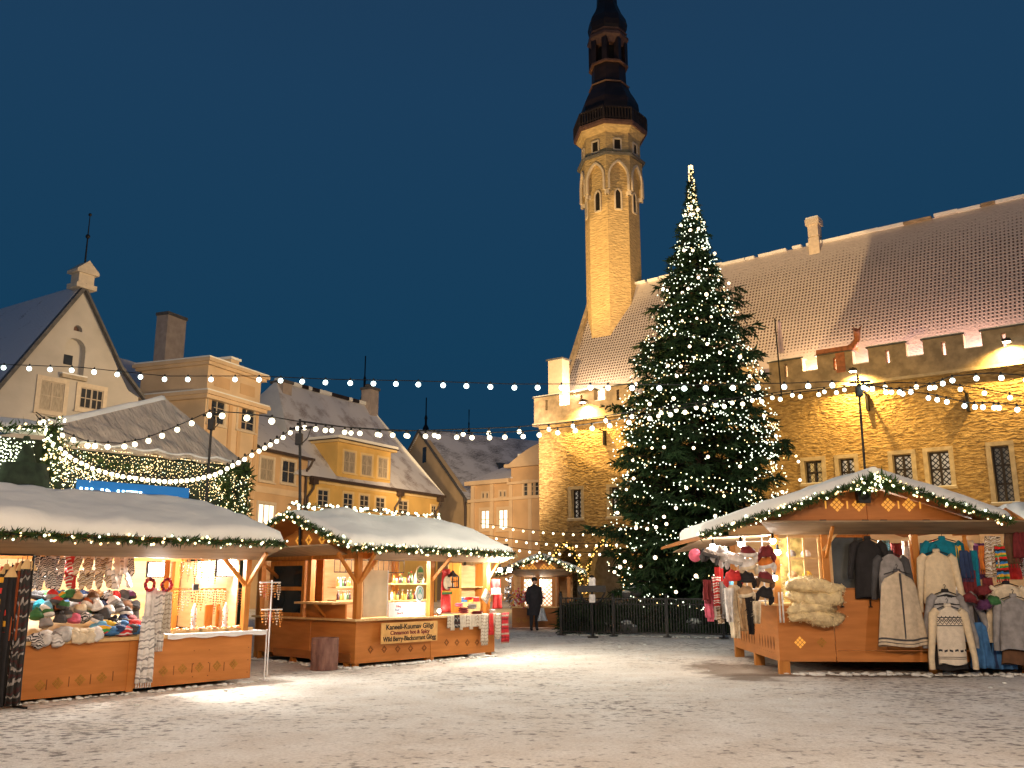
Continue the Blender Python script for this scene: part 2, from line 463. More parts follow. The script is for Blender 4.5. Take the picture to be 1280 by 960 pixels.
def ground_mat():
    m = mat('trodden_snow', (.6, .6, .6), .85)
    N, L, b = nodes_of(m)
    tc = N.new('ShaderNodeTexCoord')
    def noise(scale, det=5, rough=.6, stretch=None, dist=0):
        n = N.new('ShaderNodeTexNoise'); n.inputs['Scale'].default_value = scale; n.inputs['Detail'].default_value = det; n.inputs['Roughness'].default_value = rough
        n.inputs['Distortion'].default_value = dist
        if stretch:
            mp = N.new('ShaderNodeMapping'); mp.inputs['Scale'].default_value = stretch; L.new(tc.outputs['Object'], mp.inputs[0]); L.new(mp.outputs[0], n.inputs['Vector'])
        else: L.new(tc.outputs['Object'], n.inputs['Vector'])
        return n.outputs['Fac']
    def rng(v, a, bb, c=0, d=1):
        q = N.new('ShaderNodeMapRange'); q.inputs[1].default_value = a; q.inputs[2].default_value = bb; q.inputs[3].default_value = c; q.inputs[4].default_value = d
        L.new(v, q.inputs[0]); return q.outputs[0]
    def op(o, a, bb):
        q = N.new('ShaderNodeMath'); q.operation = o
        for i, t in enumerate((a, bb)):
            if isinstance(t, (int, float)): q.inputs[i].default_value = t
            else: L.new(t, q.inputs[i])
        return q.outputs[0]
    big = noise(.22, 3); mid = noise(1.3, 5); fine = noise(9.0, 4, .6, (.8, 1, 1)); grit = noise(26, 3, .7)
    # trodden hollows: small dark scrapes, gathered where many feet went
    worn = rng(big, .4, .62)
    th = op('SUBTRACT', .62, op('MULTIPLY', worn, .1))
    sc = op('SUBTRACT', op('ADD', op('MULTIPLY', fine, .8), op('MULTIPLY', mid, .12)), op('MULTIPLY', th, 1.0))
    scr = rng(sc, -.07, .03)
    dirt = rng(mid, .35, .7)
    c1 = N.new('ShaderNodeMixRGB'); c1.inputs[1].default_value = (.88, .87, .83, 1); c1.inputs[2].default_value = (.74, .69, .62, 1); L.new(dirt, c1.inputs[0])
    c2 = N.new('ShaderNodeMixRGB'); c2.inputs[2].default_value = (.12, .105, .1, 1); L.new(c1.outputs[0], c2.inputs[1])
    L.new(op('MULTIPLY', scr, .78), c2.inputs[0])
    c3 = N.new('ShaderNodeMixRGB'); c3.blend_type = 'MULTIPLY'; c3.inputs[0].default_value = .45; L.new(c2.outputs[0], c3.inputs[1])
    g = N.new('ShaderNodeValToRGB'); g.color_ramp.elements[0].position = .3; g.color_ramp.elements[0].color = (.45, .44, .42, 1); g.color_ramp.elements[1].position = .6; L.new(grit, g.inputs[0]); L.new(g.outputs[0], c3.inputs[2])
    # bare trodden earth-brown slush beside the right stall
    out = c3.outputs[0]
    for (gx, gy, sx_, sy_) in ((4.3, 17.9, .95, 1.9), (6.6, 17.15, 2.4, .45), (-3.4, 20.3, 1.4, .4)):
        mp = N.new('ShaderNodeMapping'); mp.vector_type = 'POINT'; mp.inputs['Location'].default_value = (-gx / sx_, -gy / sy_, 0); mp.inputs['Scale'].default_value = (1 / sx_, 1 / sy_, 1)
        L.new(tc.outputs['Object'], mp.inputs[0])
        vl = N.new('ShaderNodeVectorMath'); vl.operation = 'LENGTH'; L.new(mp.outputs[0], vl.inputs[0])
        dd = op('ADD', vl.outputs['Value'], op('MULTIPLY', op('SUBTRACT', mid, .5), 2.2))
        mm = rng(dd, .75, 1.15, .8, 0)
        cm = N.new('ShaderNodeMixRGB'); cm.inputs[2].default_value = (.13, .085, .055, 1); L.new(out, cm.inputs[1]); L.new(mm, cm.inputs[0]); out = cm.outputs[0]
    L.new(out, b.inputs['Base Color'])
    h = op('ADD', op('MULTIPLY', fine, .7), op('MULTIPLY', grit, .3))
    h = op('SUBTRACT', h, op('MULTIPLY', scr, .35))
    bp = N.new('ShaderNodeBump'); bp.inputs['Strength'].default_value = .8; bp.inputs['Distance'].default_value = .05
    L.new(h, bp.inputs['Height']); L.new(bp.outputs[0], b.inputs['Normal'])
    return m


def make_ground():
    xs = [-1500, -600, -200, -80, -40] + [-20 + i * .4 for i in range(101)] + [40, 80, 200, 600, 1500]
    ys = [-300, -60, -10, 0] + [3 + i * .4 for i in range(85)] + [45, 60, 90, 200, 600, 1500]
    rg = random.Random(3)
    from mathutils import noise as mn
    vs = []
    for y in ys:
        for x in xs:
            z = 0
            if abs(x) < 21 and 2 < y < 38:
                z = mn.noise(Vector((x * .55, y * .55, 0))) * .022 + mn.noise(Vector((x * 1.7, y * 1.7, 5))) * .012 - .01
            vs.append((x, y, z))
    W = len(xs)
    fs = [(j * W + i, j * W + i + 1, (j + 1) * W + i + 1, (j + 1) * W + i) for j in range(len(ys) - 1) for i in range(W - 1)]
    mb = MB(); mb.add(vs, fs, ground_mat(), True)
    tag(mb.build('ground'), kind='structure', label='trodden snow over the cobbles of the square')
make_ground()

# ------------------------------------------------------------------ the town hall
D0 = at(674, 600, 55)
HF = Fr((D0.x, D0.y), R(-37.8))
hall = fr_empty('town_hall', HF, 'long medieval stone town hall with battlements, steep snowy roof and tall octagonal tower', 'town hall')
HW = 38.0
ZC, ZM0, ZM1 = 11.1, 12.0, 12.7
RX0, RY0, RZ0, RYR, RZR = .5, 1.1, 11.6, 5.9, 20.9


def hall_rect(px0, py0, px1, py1):
    x0, z1 = HF.hit(px0, py0); x1, z0 = HF.hit(px1, py1)
    _, zb = HF.hit((px0 + px1) / 2, py1); _, zt = HF.hit((px0 + px1) / 2, py0)
    return x0, x1, zb, zt
WINS = [hall_rect(*w) for w in ((714, 612, 727, 648), (762, 609, 775, 646), (1005, 576, 1029, 604), (1048, 573, 1070, 606), (1115, 568, 1142, 604), (1159, 564, 1190, 608), (1238, 557, 1269, 628))]
aL = [HF.hit(690, 740)[0], HF.hit(729, 740)[0], HF.hit(737, 740)[0], HF.hit(783, 740)[0]]
zA = HF.hit(708, 682)[1]; zA2 = HF.hit(760, 675)[1]
ARCH = []
def harch(x0, x1, zt):
    w = (x1 - x0) / 2
    return arch(x0, x1, .15, zt - w * 1.6, 12, True)
wa = (aL[1] - aL[0])
ARCH.append(harch(aL[0], aL[1], zA)); ARCH.append(harch(aL[2], aL[3], zA + .05))
for k in range(1, 8):
    x0 = aL[3] + .55 + (k - 1) * (wa + .7)
    ARCH.append(harch(x0, x0 + wa + .1, zA))

mb = MB()
cutwall(mb, rect(0, HW, 0, ZC), [rect(a, b, c, d) for a, b, c, d in WINS] + ARCH, 0, .5, M['rubble'], M['stone'])
mb.add([(0, 0, 0), (0, 14, 0), (0, 14, ZC), (0, 0, ZC)], [(0, 1, 2, 3)], M['rubble'])
mb.add([(HW, 0, 0), (HW, 14, 0), (HW, 14, ZC), (HW, 0, ZC)], [(3, 2, 1, 0)], M['rubble'])
mb.add([(0, 14, 0), (HW, 14, 0), (HW, 14, ZC), (0, 14, ZC)], [(3, 2, 1, 0)], M['rubble'])
# gable ends up to the ridge
for x in (RX0 + .15, HW - .2):
    mb.add([(x, RY0, ZC), (x, 2 * RYR - RY0, ZC), (x, RYR, RZR - .1)], [(0, 1, 2)], M['rubble'])
mb.build('wall', hall)
mb = MB()  # arcade passage behind the arches
mb.add([(.5, 3.2, 0), (HW, 3.2, 0), (HW, 3.2, 4.2), (.5, 3.2, 4.2)], [(0, 1, 2, 3)], M['stone'])
mb.add([(.3, .51, 4.2), (HW, .51, 4.2), (HW, 3.2, 4.2), (.3, 3.2, 4.2)], [(0, 1, 2, 3)], M['stone'])
mb.build('arcade', hall)
# parapet band and battlements, corbelled a little forward
mb = MB()
mb.box(-.28, HW + .1, -.30, .28, ZC - .14, ZC, M['stone'])
mb.box(-.2, HW, -.22, .2, ZC, ZM0 - .28, M['parapet'])
mb.box(-.2, .2, .2, 11, ZC, ZM0, M['parapet'])
x = -.2; i = 0
while x < HW:
    w = 1.75 if i else 1.9
    a, b_ = x, x + w; c = (a + b_) / 2
    for (p, q_, z0, z1) in ((a, c - .09, ZM0 - .28, ZM1), (c + .09, b_, ZM0 - .28, ZM1), (c - .09, c + .09, ZM1 - .2, ZM1), (c - .09, c + .09, ZM0 - .28, ZM0 - .14)):
        mb.box(p, q_, -.22, .2, z0, z1, M['parapet'])
    mb.box(a - .08, b_ + .08, -.3, .3, ZM1, ZM1 + .07, M['slate'])
    mb.box(a - .03, b_ + .03, -.24, .26, ZM1 + .07, ZM1 + .12, M['snow'])
    mb.box(b_, b_ + .75, -.22, .2, ZM0 - .28, ZM0, M['parapet'])
    mb.box(b_, b_ + .75, -.2, .18, ZM0, ZM0 + .05, M['snow'])
    x = b_ + .75; i += 1
for j in range(4):
    mb.box(-.22, .2, 1.2 + j * 2.5, 2.95 + j * 2.5, ZM0, ZM1, M['parapet'])
mb.build('battlement', hall)
# walkway behind the parapet, snow on it
MB().box(.2, HW, .2, RY0 + .3, ZC + .05, ZC + .42, M['snow']).build('walkway', hall)
# roof
mb = MB()
th = .22
sl = Vector((0, RYR - RY0, RZR - RZ0)).normalized(); nn = Vector((0, -sl.z, sl.y))
A = Vector((RX0, RY0, RZ0)); B = Vector((RX0, RYR, RZR)); X = Vector((HW - RX0, 0, 0))
n1, n2 = 60, 12
vs = []; fs = []
from mathutils import noise as mnoise
for j in range(n2 + 1):
    for i in range(n1 + 1):
        p = A + (B - A) * (j / n2) + X * (i / n1)
        sag = .12 * mnoise.noise(Vector((p.x * .12, j * .5, 3))) - .18 * math.sin(PI * j / n2) * .5
        p = p + nn * sag
        vs.append(p)
fs = [(j * (n1 + 1) + i, j * (n1 + 1) + i + 1, (j + 1) * (n1 + 1) + i + 1, (j + 1) * (n1 + 1) + i) for j in range(n2) for i in range(n1)]
mb.add(vs, fs, M['hall_roof'], True)
B2 = Vector((RX0, 2 * RYR - RY0, RZ0))
mb.add([B, B + X, B2 + X, B2], [(0, 3, 2, 1)], M['hall_roof'])
mb.beam(A + Vector((-.12, -.1, -.1)), B + Vector((-.12, 0, .05)), .28, .3, M['parapet'])
# ragged snow ridge with bare tiles
rr = random.Random(5)
x = RX0
while x < HW - 1:
    L_ = rr.uniform(.5, 1.6)
    mb.cbox((x + L_ / 2, RYR, RZR + .04 + rr.uniform(-.03, .05)), (L_, .42, .14), M['snow'] if rr.random() < .93 else M['parapet'])
    x += L_ + (rr.uniform(0, .4) if rr.random() < .25 else 0)
ro = mb.build('roof', hall)
# chimney on the ridge
cx, cz = HF.hit(1019, 300, RYR)
mb = MB()
for (w, z0, z1) in ((.62, RZR - .8, RZR + .35), (.5, RZR + .35, RZR + .42), (.6, RZR + .42, RZR + 1.15), (.8, RZR + 1.15, RZR + 1.5)):
    mb.box(cx - w / 2, cx + w / 2, RYR - w / 2, RYR + w / 2, z0, z1, M['surround'])
mb.box(cx - .36, cx + .36, RYR - .36, RYR + .36, RZR + 1.5, RZR + 1.62, M['snow'])
mb.build('chimney', ro)
# corner chimney, floodlit
mb = MB()
cx0, _ = HF.hit(690, 480, .9); cx1, zt = HF.hit(707, 450, .9)
mb.box(cx0, cx1, .5, 1.3, ZC, zt, M['surround'])
mb.box(cx0 - .1, cx1 + .1, .4, 1.4, zt, zt + .1, M['slate'])
mb.build('corner_chimney', hall)

# windows
for k, (a, b_, c, d) in enumerate(WINS):
    tall = k == 6
    m_pane = M['lattice'] if k in (0, 1, 3, 4, 5) else M['lattice_dim']
    f = MB(); t = .07
    f.box(a, a + t, .28, .36, c, d, M['frame_dark']); f.box(b_ - t, b_, .28, .36, c, d, M['frame_dark'])
    f.box(a + t, b_ - t, .28, .36, c, c + t, M['frame_dark']); f.box(a + t, b_ - t, .28, .36, d - t, d, M['frame_dark'])
    f.box((a + b_) / 2 - .05, (a + b_) / 2 + .05, .27, .35, c + t, d - t, M['frame_dark'])
    nz = 3 if k in (0, 1, 6) else 2
    for j in range(1, nz):
        z = c + (d - c) * j / nz
        f.box(a + t, b_ - t, .275, .345, z - .04, z + .04, M['frame_dark'])
    fo = f.build('window', hall)
    MB().box(a + .02, b_ - .02, .38, .40, c + .02, d - .02, m_pane).build('pane', fo)
    s = MB()
    w_ = .2
    s.box(a - w_, a, -.04, .12, c - .02, d + .02, M['stone']); s.box(b_, b_ + w_, -.04, .12, c - .02, d + .02, M['stone'])
    s.box(a - w_, b_ + w_, -.045, .12, d + .02, d + .2, M['stone'])
    s.box(a - w_ - .05, b_ + w_ + .05, -.14, .3, c - .14, c - .02, M['stone'])
    s.box(a - w_, b_ + w_, -.12, -.0, c - .02, c + .02, M['snow'])
    s.build('sill', fo)

# gargoyle spout
gx, gz = HF.hit(1050, 432, -.1)
M['gargoyle'] = mat('weathered_copper_gargoyle', (.3, .11, .05), .5, .3, 5)
mb = MB()
mb.box(gx - .22, gx + .22, -.25, .6, ZM0 - .3, ZM0 + .7, M['gargoyle'])
mb.box(gx - 1.1, gx + .75, -.45, .35, ZM0 + .75, ZM0 + .95, M['gargoyle'])
mb.tube([(gx + .4, -.1, ZM0 + .85), (gx + .75, -.35, ZM0 + .95), (gx + 1.0, -.6, ZM0 + 1.15), (gx + 1.1, -.9, ZM0 + 1.42), (gx + 1.2, -1.3, ZM0 + 1.4), (gx + 1.2, -1.5, ZM0 + 1.28)], [.18, .17, .15, .18, .11, .04], M['gargoyle'], 8)
for s_ in (-1, 1): mb.tube([(gx + 1.1 + s_ * .1, -.9, ZM0 + 1.5), (gx + 1.1 + s_ * .2, -.7, ZM0 + 1.8)], [.08, .01], M['gargoyle'], 5)
mb.build('gargoyle', hall)
# iron wall brackets
for px, py in ((1177, 590), (757, 600)):
    pass
for px, py in ((1210, 500), (757, 545), (1085, 500)):
    x, z = HF.hit(px, py)
    mb = MB(); mb.box(x - .06, x + .06, -.25, 0, z - .55, z + .3, M['iron']); mb.beam((x, -.05, z + .25), (x, -.7, z + .3), .05, .05, M['iron'])
    mb.build('bracket', hall)

# ---- tower
TX, TY = 2.05, RYR
tb = HF.w(TX, TY)
FW = Vector((0, CP, SP))
def zt_(py, dy=-1.6):
    d = ray(767, py); q = tb + Vector((-.12, -.99, 0)) * (-dy)
    return (d * (q.y / d.y)).z + EYE
def rm(hw, z): return hw * ((Vector((tb.x, tb.y, z - EYE))).dot(FW)) / FPX
tower = inst(None, 'tower', hall, (TX, TY, 0))
A0 = R(22.5)
mb = MB()
zarc = zt_(240); zled = zt_(197); ztop = zt_(168)
r0 = rm(34.2, 26)
mb.lathe([(r0, 12.5), (r0, zled)], M['ashlar'], n=8, smooth=False, a0=A0)
mb.build('shaft', tower)
# corbelled arcade on each face
r1 = rm(38.5, 31)
ap = r1 * math.cos(PI / 8); half = r1 * math.sin(PI / 8)
mb = MB()
for k in range(8):
    f = MB()
    zb0 = zarc; zh = zled
    w = half - .16
    hole = [(-w, zb0 - .05), (w, zb0 - .05)] + [(p[0], p[1]) for p in arch(-w, w, zb0, zh - w * 1.75 - .42, 12, True)[2:]]
    outl = [(-half, zb0), (-w - .001, zb0), ] + [(p[0] - (0 if p[0] > 0 else 0), p[1]) for p in []]
    # outline drawn as a face with the pointed opening reaching its lower edge
    ar = arch(-w, w, zb0, zh - w * 1.75 - .42, 12, True)[2:]
    poly = [(-half, zb0), (-w, zb0)] + [(p[0], p[1]) for p in ar[::-1]] + [(w, zb0), (half, zb0), (half, zh), (-half, zh)]
    cutwall(f, poly, [], -ap, 0, M['ashlar'])
    # moulded rim of the arch, running back to the shaft
    rim = [(-w, zb0)] + [(p[0], p[1]) for p in ar[::-1]] + [(w, zb0)]
    for i in range(len(rim) - 1):
        (xa, za), (xb, zb_) = rim[i], rim[i + 1]
        f.beam((xa, -ap - .03, za), (xb, -ap - .03, zb_), .14, .16, M['surround'], up=(0, 1, 0))
        f.add([(xa, -ap, za), (xb, -ap, zb_), (xb, -ap + .5, zb_), (xa, -ap + .5, za)], [(0, 1, 2, 3)], M['ashlar'])
    f.box(-half, -w, -ap - .02, -ap + .4, zb0 - .3, zb0, M['surround']); f.box(w, half, -ap - .02, -ap + .4, zb0 - .3, zb0, M['surround'])
    rot = Matrix.Rotation(k * PI / 4, 3, 'Z')
    b0 = len(mb.v)
    for fi, face in enumerate(f.f):
        pass
    for mi_, m_ in enumerate(f.mats):
        mb.add([rot @ Vector(v) for v in f.v], [f.f[i] for i in range(len(f.f)) if f.m[i] == mi_], m_)
mb.build('arch_ring', tower)
mb = MB()
r2 = r1 + .1
r3 = rm(36.5, 33)
mb.lathe([(r2 + .12, zled), (r2 + .16, zled + .12), (r3, zled + .3)], M['slate'], n=8, smooth=False, a0=A0)
mb.lathe([(r3, zled + .3), (r3, ztop), (rm(41, 34), ztop + .25), (rm(43, 34), ztop + .42)], M['ashlar'], n=8, smooth=False, a0=A0)
mb.build('upper_storey', tower)
# slits and openings: near-black plates painted as shaded recesses, stone rim round them
def tw_open(k, half_w, z0, z1, apo, pointed, nm):
    f = MB()
    pts = arch(-half_w, half_w, z0, z1 - half_w * 1.5, 8, True) if pointed else rect(-half_w, half_w, z0, z1)
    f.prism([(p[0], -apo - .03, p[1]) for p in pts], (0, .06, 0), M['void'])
    n = len(pts)
    for i in range(n):
        a, b_ = pts[i], pts[(i + 1) % n]
        f.beam((a[0], -apo - .05, a[1]), (b_[0], -apo - .05, b_[1]), .1, .1, M['surround'], up=(0, 1, 0))
    f.build(nm, tower, rz=k * PI / 4)
ap0 = r0 * math.cos(PI / 8)
for k in (-1, 0, 1, 2, 3):
    tw_open(k, .22, zt_(263), zt_(238), ap0, True, 'window')
for k in (-1, 0, 1, 2, 3):
    tw_open(k, .26, zt_(192) + .1, zt_(178) + .1, r3 * math.cos(PI / 8), False, 'window')
# balcony
mb = MB()
zb = ztop + .42
rb = rm(45.5, zb)
mb.lathe([(rb, zb), (rb + .05, zb + .15), (rb + .05, zb + .3), (rb * .6, zb + .3)], M['trim_red'], n=8, smooth=False, a0=A0)
mb.lathe([(rb - .02, zb + .301), (rb * .8, zb + .36), (.1, zb + .36)], M['snow'], n=8, smooth=False, a0=A0)
for k in range(8):
    a = A0 + k * PI / 4; b_ = a + PI / 4
    p = Vector((math.cos(a), math.sin(a), 0)) * (rb - .04); q_ = Vector((math.cos(b_), math.sin(b_), 0)) * (rb - .04)
    mb.beam(p + Vector((0, 0, zb + 1.25)), q_ + Vector((0, 0, zb + 1.25)), .12, .12, M['dark_wood'])
    mb.beam(p + Vector((0, 0, zb + .5)), q_ + Vector((0, 0, zb + .5)), .08, .08, M['dark_wood'])
    for j in range(9):
        c = p.lerp(q_, j / 9.0)
        w = .16 if j == 0 else .1
        mb.beam(c + Vector((0, 0, zb + .3)), c + Vector((0, 0, zb + 1.2)), w, w, M['dark_wood'])
mb.build('balcony', tower)
mb = MB()
def sp(pts, m): mb.lathe([(rm(h, zt_(py, 0)), zt_(py, 0)) for h, py in pts], m, n=8, smooth=False, a0=A0)
sp([(33, 164), (34, 158), (36, 150), (37, 143), (36, 136), (32, 128), (27, 120), (24, 113)], M['copper'])
sp([(24, 113), (22, 108), (21, 87.5)], M['copper'])
sp([(25, 88), (25, 86), (21.5, 85)], M['trim_red'])
sp([(25, 113.5), (26, 112.5), (24, 111)], M['trim_red'])
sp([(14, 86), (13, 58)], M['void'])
for k in range(8):
    a = A0 + k * PI / 4
    rr_ = rm(19.5, 45)
    mb.beam((math.cos(a) * rr_, math.sin(a) * rr_, zt_(86, 0)), (math.cos(a) * rr_, math.sin(a) * rr_, zt_(58, 0)), .38, .38, M['copper'])
sp([(21, 63), (22, 60), (24, 57), (26, 55), (26, 52), (23, 50), (23, 48)], M['trim_red'])
sp([(20, 50), (24, 42), (25, 36), (23, 28), (18, 20), (15, 13), (13, 8), (12, -10), (17, -13), (17, -16), (9, -20), (8, -34), (12, -44), (11, -52), (5, -66), (2, -120), (.6, -170)], M['copper'])
sp([(24, 48), (24.5, 46.5), (22, 45)], M['trim_red'])
mb.build('spire', tower)

# lamps fixed under the battlements
for k, (px, py) in enumerate(((728, 503), (1066, 547 - 88 + 5), (1258, 427))):
    x, z = HF.hit(px, py, -.75)
    mb = MB(); mb.beam((x, -.2, z + .2), (x, -.75, z + .18), .05, .05, M['iron']); mb.box(x - .16, x + .16, -.85, -.6, z, z + .14, M['iron'])
    fo = mb.build('floodlight', None)
    fo.location = HF.o; fo.rotation_euler = (0, 0, HF.a)
    tag(fo, ('floodlight under the battlements at the tower end of the town hall', 'floodlight under the battlements beside the copper gargoyle', 'floodlight under the battlements beyond the gargoyle, over the tallest window')[k], 'floodlight', 'floodlights under the town hall battlements')
    MB().box(x - .14, x + .14, -.83, -.62, z - .03, z - .004, emit('flood_lens', (1, .8, .5), 60)).build('lens', fo)
    w = HF.w(x, -.75, z - .1); t = HF.w(x, .3, z - 3.2)
    lamp('SPOT', w, 2400, (1, .58, .15), t, .06, 150, .8, 'wall_flood')
# ------------------------------------------------------------------ houses round the square
def hz(fr, px, py, y=0.0):
    x, z = fr.hit(px, py, y); return x, z


def win(parent, fr, r, surround, fmat, pane, cols=2, rows=3, y=0.0, frame_w=.16):
    """a window laid on a facade by where its corners stand on the wall plane"""
    px0, py0, px1, py1 = r
    x0, _ = fr.hit(px0, (py0 + py1) / 2, y); x1, _ = fr.hit(px1, (py0 + py1) / 2, y)
    _, z1 = fr.hit((px0 + px1) / 2, py0, y); _, z0 = fr.hit((px0 + px1) / 2, py1, y)
    if x0 > x1: x0, x1 = x1, x0
    w = frame_w
    s = MB()
    s.box(x0 - w, x0, y - .07, y + .1, z0 - w, z1 + w, surround); s.box(x1, x1 + w, y - .07, y + .1, z0 - w, z1 + w, surround)
    s.box(x0, x1, y - .07, y + .1, z1, z1 + w, surround)
    s.box(x0, x1, y - .07, y + .1, z0 - w, z0, surround)
    s.box(x0 - w - .05, x1 + w + .05, y - .16, y - .071, z0 - w, z0 - w + .08, surround)
    t = .06
    s.box(x0, x0 + t, y - .03, y + .02, z0, z1, fmat); s.box(x1 - t, x1, y - .03, y + .02, z0, z1, fmat)
    s.box(x0 + t, x1 - t, y - .03, y + .02, z0, z0 + t, fmat); s.box(x0 + t, x1 - t, y - .03, y + .02, z1 - t, z1, fmat)
    for i in range(1, cols):
        x = x0 + (x1 - x0) * i / cols; k = .05 if (cols == 2 or i == cols // 2) else .025
        s.box(x - k, x + k, y - .035, y + .015, z0 + t, z1 - t, fmat)
    for j in range(1, rows):
        z = z0 + (z1 - z0) * j / rows; s.box(x0 + t, x1 - t, y - .028, y + .012, z - .025, z + .025, fmat)
    o = s.build('window', parent)
    MB().box(x0 + .02, x1 - .02, y - .018, y - .006, z0 + .02, z1 - .02, pane).build('pane', o)
    return x0, x1, z0, z1


def snow_slab(mb, p00, p10, p11, p01, th, m, nx=14, ny=8, rough=.05, seed=0, edge=.12, cap=True, lip=0.0):
    """thick snow lying on a sloping quad: rounded rim, uneven top"""
    p00, p10, p11, p01 = map(Vector, (p00, p10, p11, p01))
    n = (p10 - p00).cross(p01 - p00).normalized()
    if n.z < 0: n = -n
    up = (n + Vector((0, 0, 1))).normalized()
    def prm(k):  # crowd rows at the rim
        out = [0, .012, .035]
        out += [.035 + (.93) * (i / (k)) for i in range(1, k)]
        out += [.965, .988, 1]
        return out
    us, ws = prm(nx), prm(ny)
    LX = (p10 - p00).length; LY = (p01 - p00).length
    vs = []
    for w in ws:
        for u in us:
            p = p00.lerp(p10, u).lerp(p01.lerp(p11, u), w)
            d = min(u * LX, (1 - u) * LX, w * LY, (1 - w) * LY)
            pr = math.sqrt(max(0, 1 - (1 - min(1, d / edge)) ** 2))
            h = th * pr * (1 + rough * 6 * mnoise.noise(Vector((p.x * .9, p.y * .9, seed))) + rough * 3 * mnoise.noise(Vector((p.x * 3, p.y * 3, seed + 4))))
            lipv = Vector((0, 0, 0))
            vs.append(p + up * h)
    W = len(us)
    fs = [(j * W + i, j * W + i + 1, (j + 1) * W + i + 1, (j + 1) * W + i) for j in range(len(ws) - 1) for i in range(W - 1)]
    mb.add(vs, fs, m, True)
    if cap: mb.add([p00, p10, p11, p01], [(0, 3, 2, 1)], m)


# ---- house 1: off-white gable house
o = at(100, 600, 45)
F1 = Fr((o.x, o.y), R(57))
h1 = fr_empty('gabled_house', F1, 'off-white gabled house at the far left with an arched hatch niche and stone finial', 'house', 'houses round the square')
def P1(px, py, y=0): x, z = F1.hit(px, py, y); return (x, z)
outl = [(P1(-60, 600)[0], 0), (P1(173, 600)[0], 0), P1(173, 497), P1(160, 488), P1(147, 461), P1(111, 364), P1(95, 364), P1(20, 455), P1(-60, 548)]
nx0, nx1 = P1(79, 450)[0], P1(106, 450)[0]; nz0 = P1(92, 470)[1]; nz1 = P1(92, 436)[1]
mb = MB(); cutwall(mb, outl, [arch(nx0, nx1, nz0, nz1, 8), arch(P1(92, 412)[0], P1(103, 412)[0], P1(97, 414)[1], P1(97, 412)[1], 6)], 0, .35, M['white_plaster'])
mb.add([(nx0 - .1, .35, nz0 - .1), (nx1 + .1, .35, nz0 - .1), (nx1 + .1, .35, nz1 + 1), (nx0 - .1, .35, nz1 + 1)], [(0, 1, 2, 3)], M['white_plaster'])
a_, b_ = P1(91, 414), P1(104, 405)
mb.add([(a_[0], .3, a_[1]), (b_[0], .3, a_[1]), (b_[0], .3, b_[1] + .2), (a_[0], .3, b_[1] + .2)], [(0, 1, 2, 3)], M['trim_red'])
xr = outl[1][0]
mb.add([(xr, 0, 0), (xr, 12, 0), (xr, 12, outl[2][1]), (xr, 0, outl[2][1])], [(0, 1, 2, 3)], M['white_plaster'])
mb.build('wall', h1)
hc = ((nx0 + nx1) / 2 - .1, (nz0 + nz1) / 2 + .1)
mb = MB(); mb.box(hc[0] - .25, hc[0] + .2, .31, .345, hc[1] - .2, hc[1] + .3, M['glass']); mb.build('hatch', h1)
mb = MB(); mb.box(nx0 - .1, nx1 + .1, -.25, .3, nz0 - .2, nz0 - .02, M['stone']); mb.box(nx0 - .1, nx1 + .1, -.24, .3, nz0 - .02, nz0 + .05, M['snow']); mb.build('niche_sill', h1)
apx = P1(103, 360)
mb = MB(); 
lf = P1(-60, 548)
DEP = 26
for (pa, pb) in (((lf[0], lf[1]), (apx[0], apx[1] + .1)),):
    a = Vector((pa[0] - .1, -.35, pa[1])); b_ = Vector((pb[0], -.35, pb[1] + .1))
    mb.add([a, b_, b_ + Vector((0, DEP, 0)), a + Vector((0, DEP, 0))], [(0, 1, 2, 3)], M['roof_blue'])
    mb.prism([a, b_, b_ - Vector((0, 0, .35)), a - Vector((0, 0, .35))], (0, .3, 0), M['slate'])
pr = P1(147, 461); pr2 = P1(173, 497)
b0 = Vector((apx[0], -.3, apx[1] + .1)); c0 = Vector((pr[0] + .1, -.3, pr[1] + .15)); d0 = Vector((pr2[0] + .2, -.3, pr2[1] + .1))
for (u_, w_) in ((b0, c0), (c0, d0)):
    mb.add([u_, w_, w_ + Vector((0, DEP, 0)), u_ + Vector((0, DEP, 0))], [(0, 3, 2, 1)], M['roof_blue'])
    mb.prism([u_, w_, w_ - Vector((0, 0, .2)), u_ - Vector((0, 0, .2))], (0, .25, 0), M['slate'])
mb.build('roof', h1)
mb = MB()
zz = apx[1] - .1
mb.box(apx[0] - .55, apx[0] + .55, -.4, .5, zz, zz + .25, M['surround']); mb.box(apx[0] - .42, apx[0] + .42, -.3, .4, zz + .25, zz + .8, M['surround'])
mb.box(apx[0] - .6, apx[0] + .6, -.42, .52, zz + .8, zz + .95, M['surround'])
mb.prism([(apx[0] - .6, -.42, zz + .95), (apx[0] + .6, -.42, zz + .95), (apx[0], -.42, zz + 1.5)], (0, .94, 0), M['surround'])
mb.build('gable_finial', h1)
mb = MB(); mb.tube([(apx[0], 0, zz + 1.4), (apx[0], 0, zz + 4.1)], [.05, .02], M['iron'], 5); mb.ball((apx[0], 0, zz + 2.9), .12, M['iron']); mb.ball((apx[0], 0, zz + 4.1), .09, M['iron']); mb.build('weather_rod', h1)
win(h1, F1, (49, 477, 79, 514), M['surround'], M['frame_white'], M['curtain_pane'], 2, 2, frame_w=.22)
win(h1, F1, (99, 486, 128, 512), M['surround'], M['frame_white'], M['glass'], 4, 2, frame_w=.22)

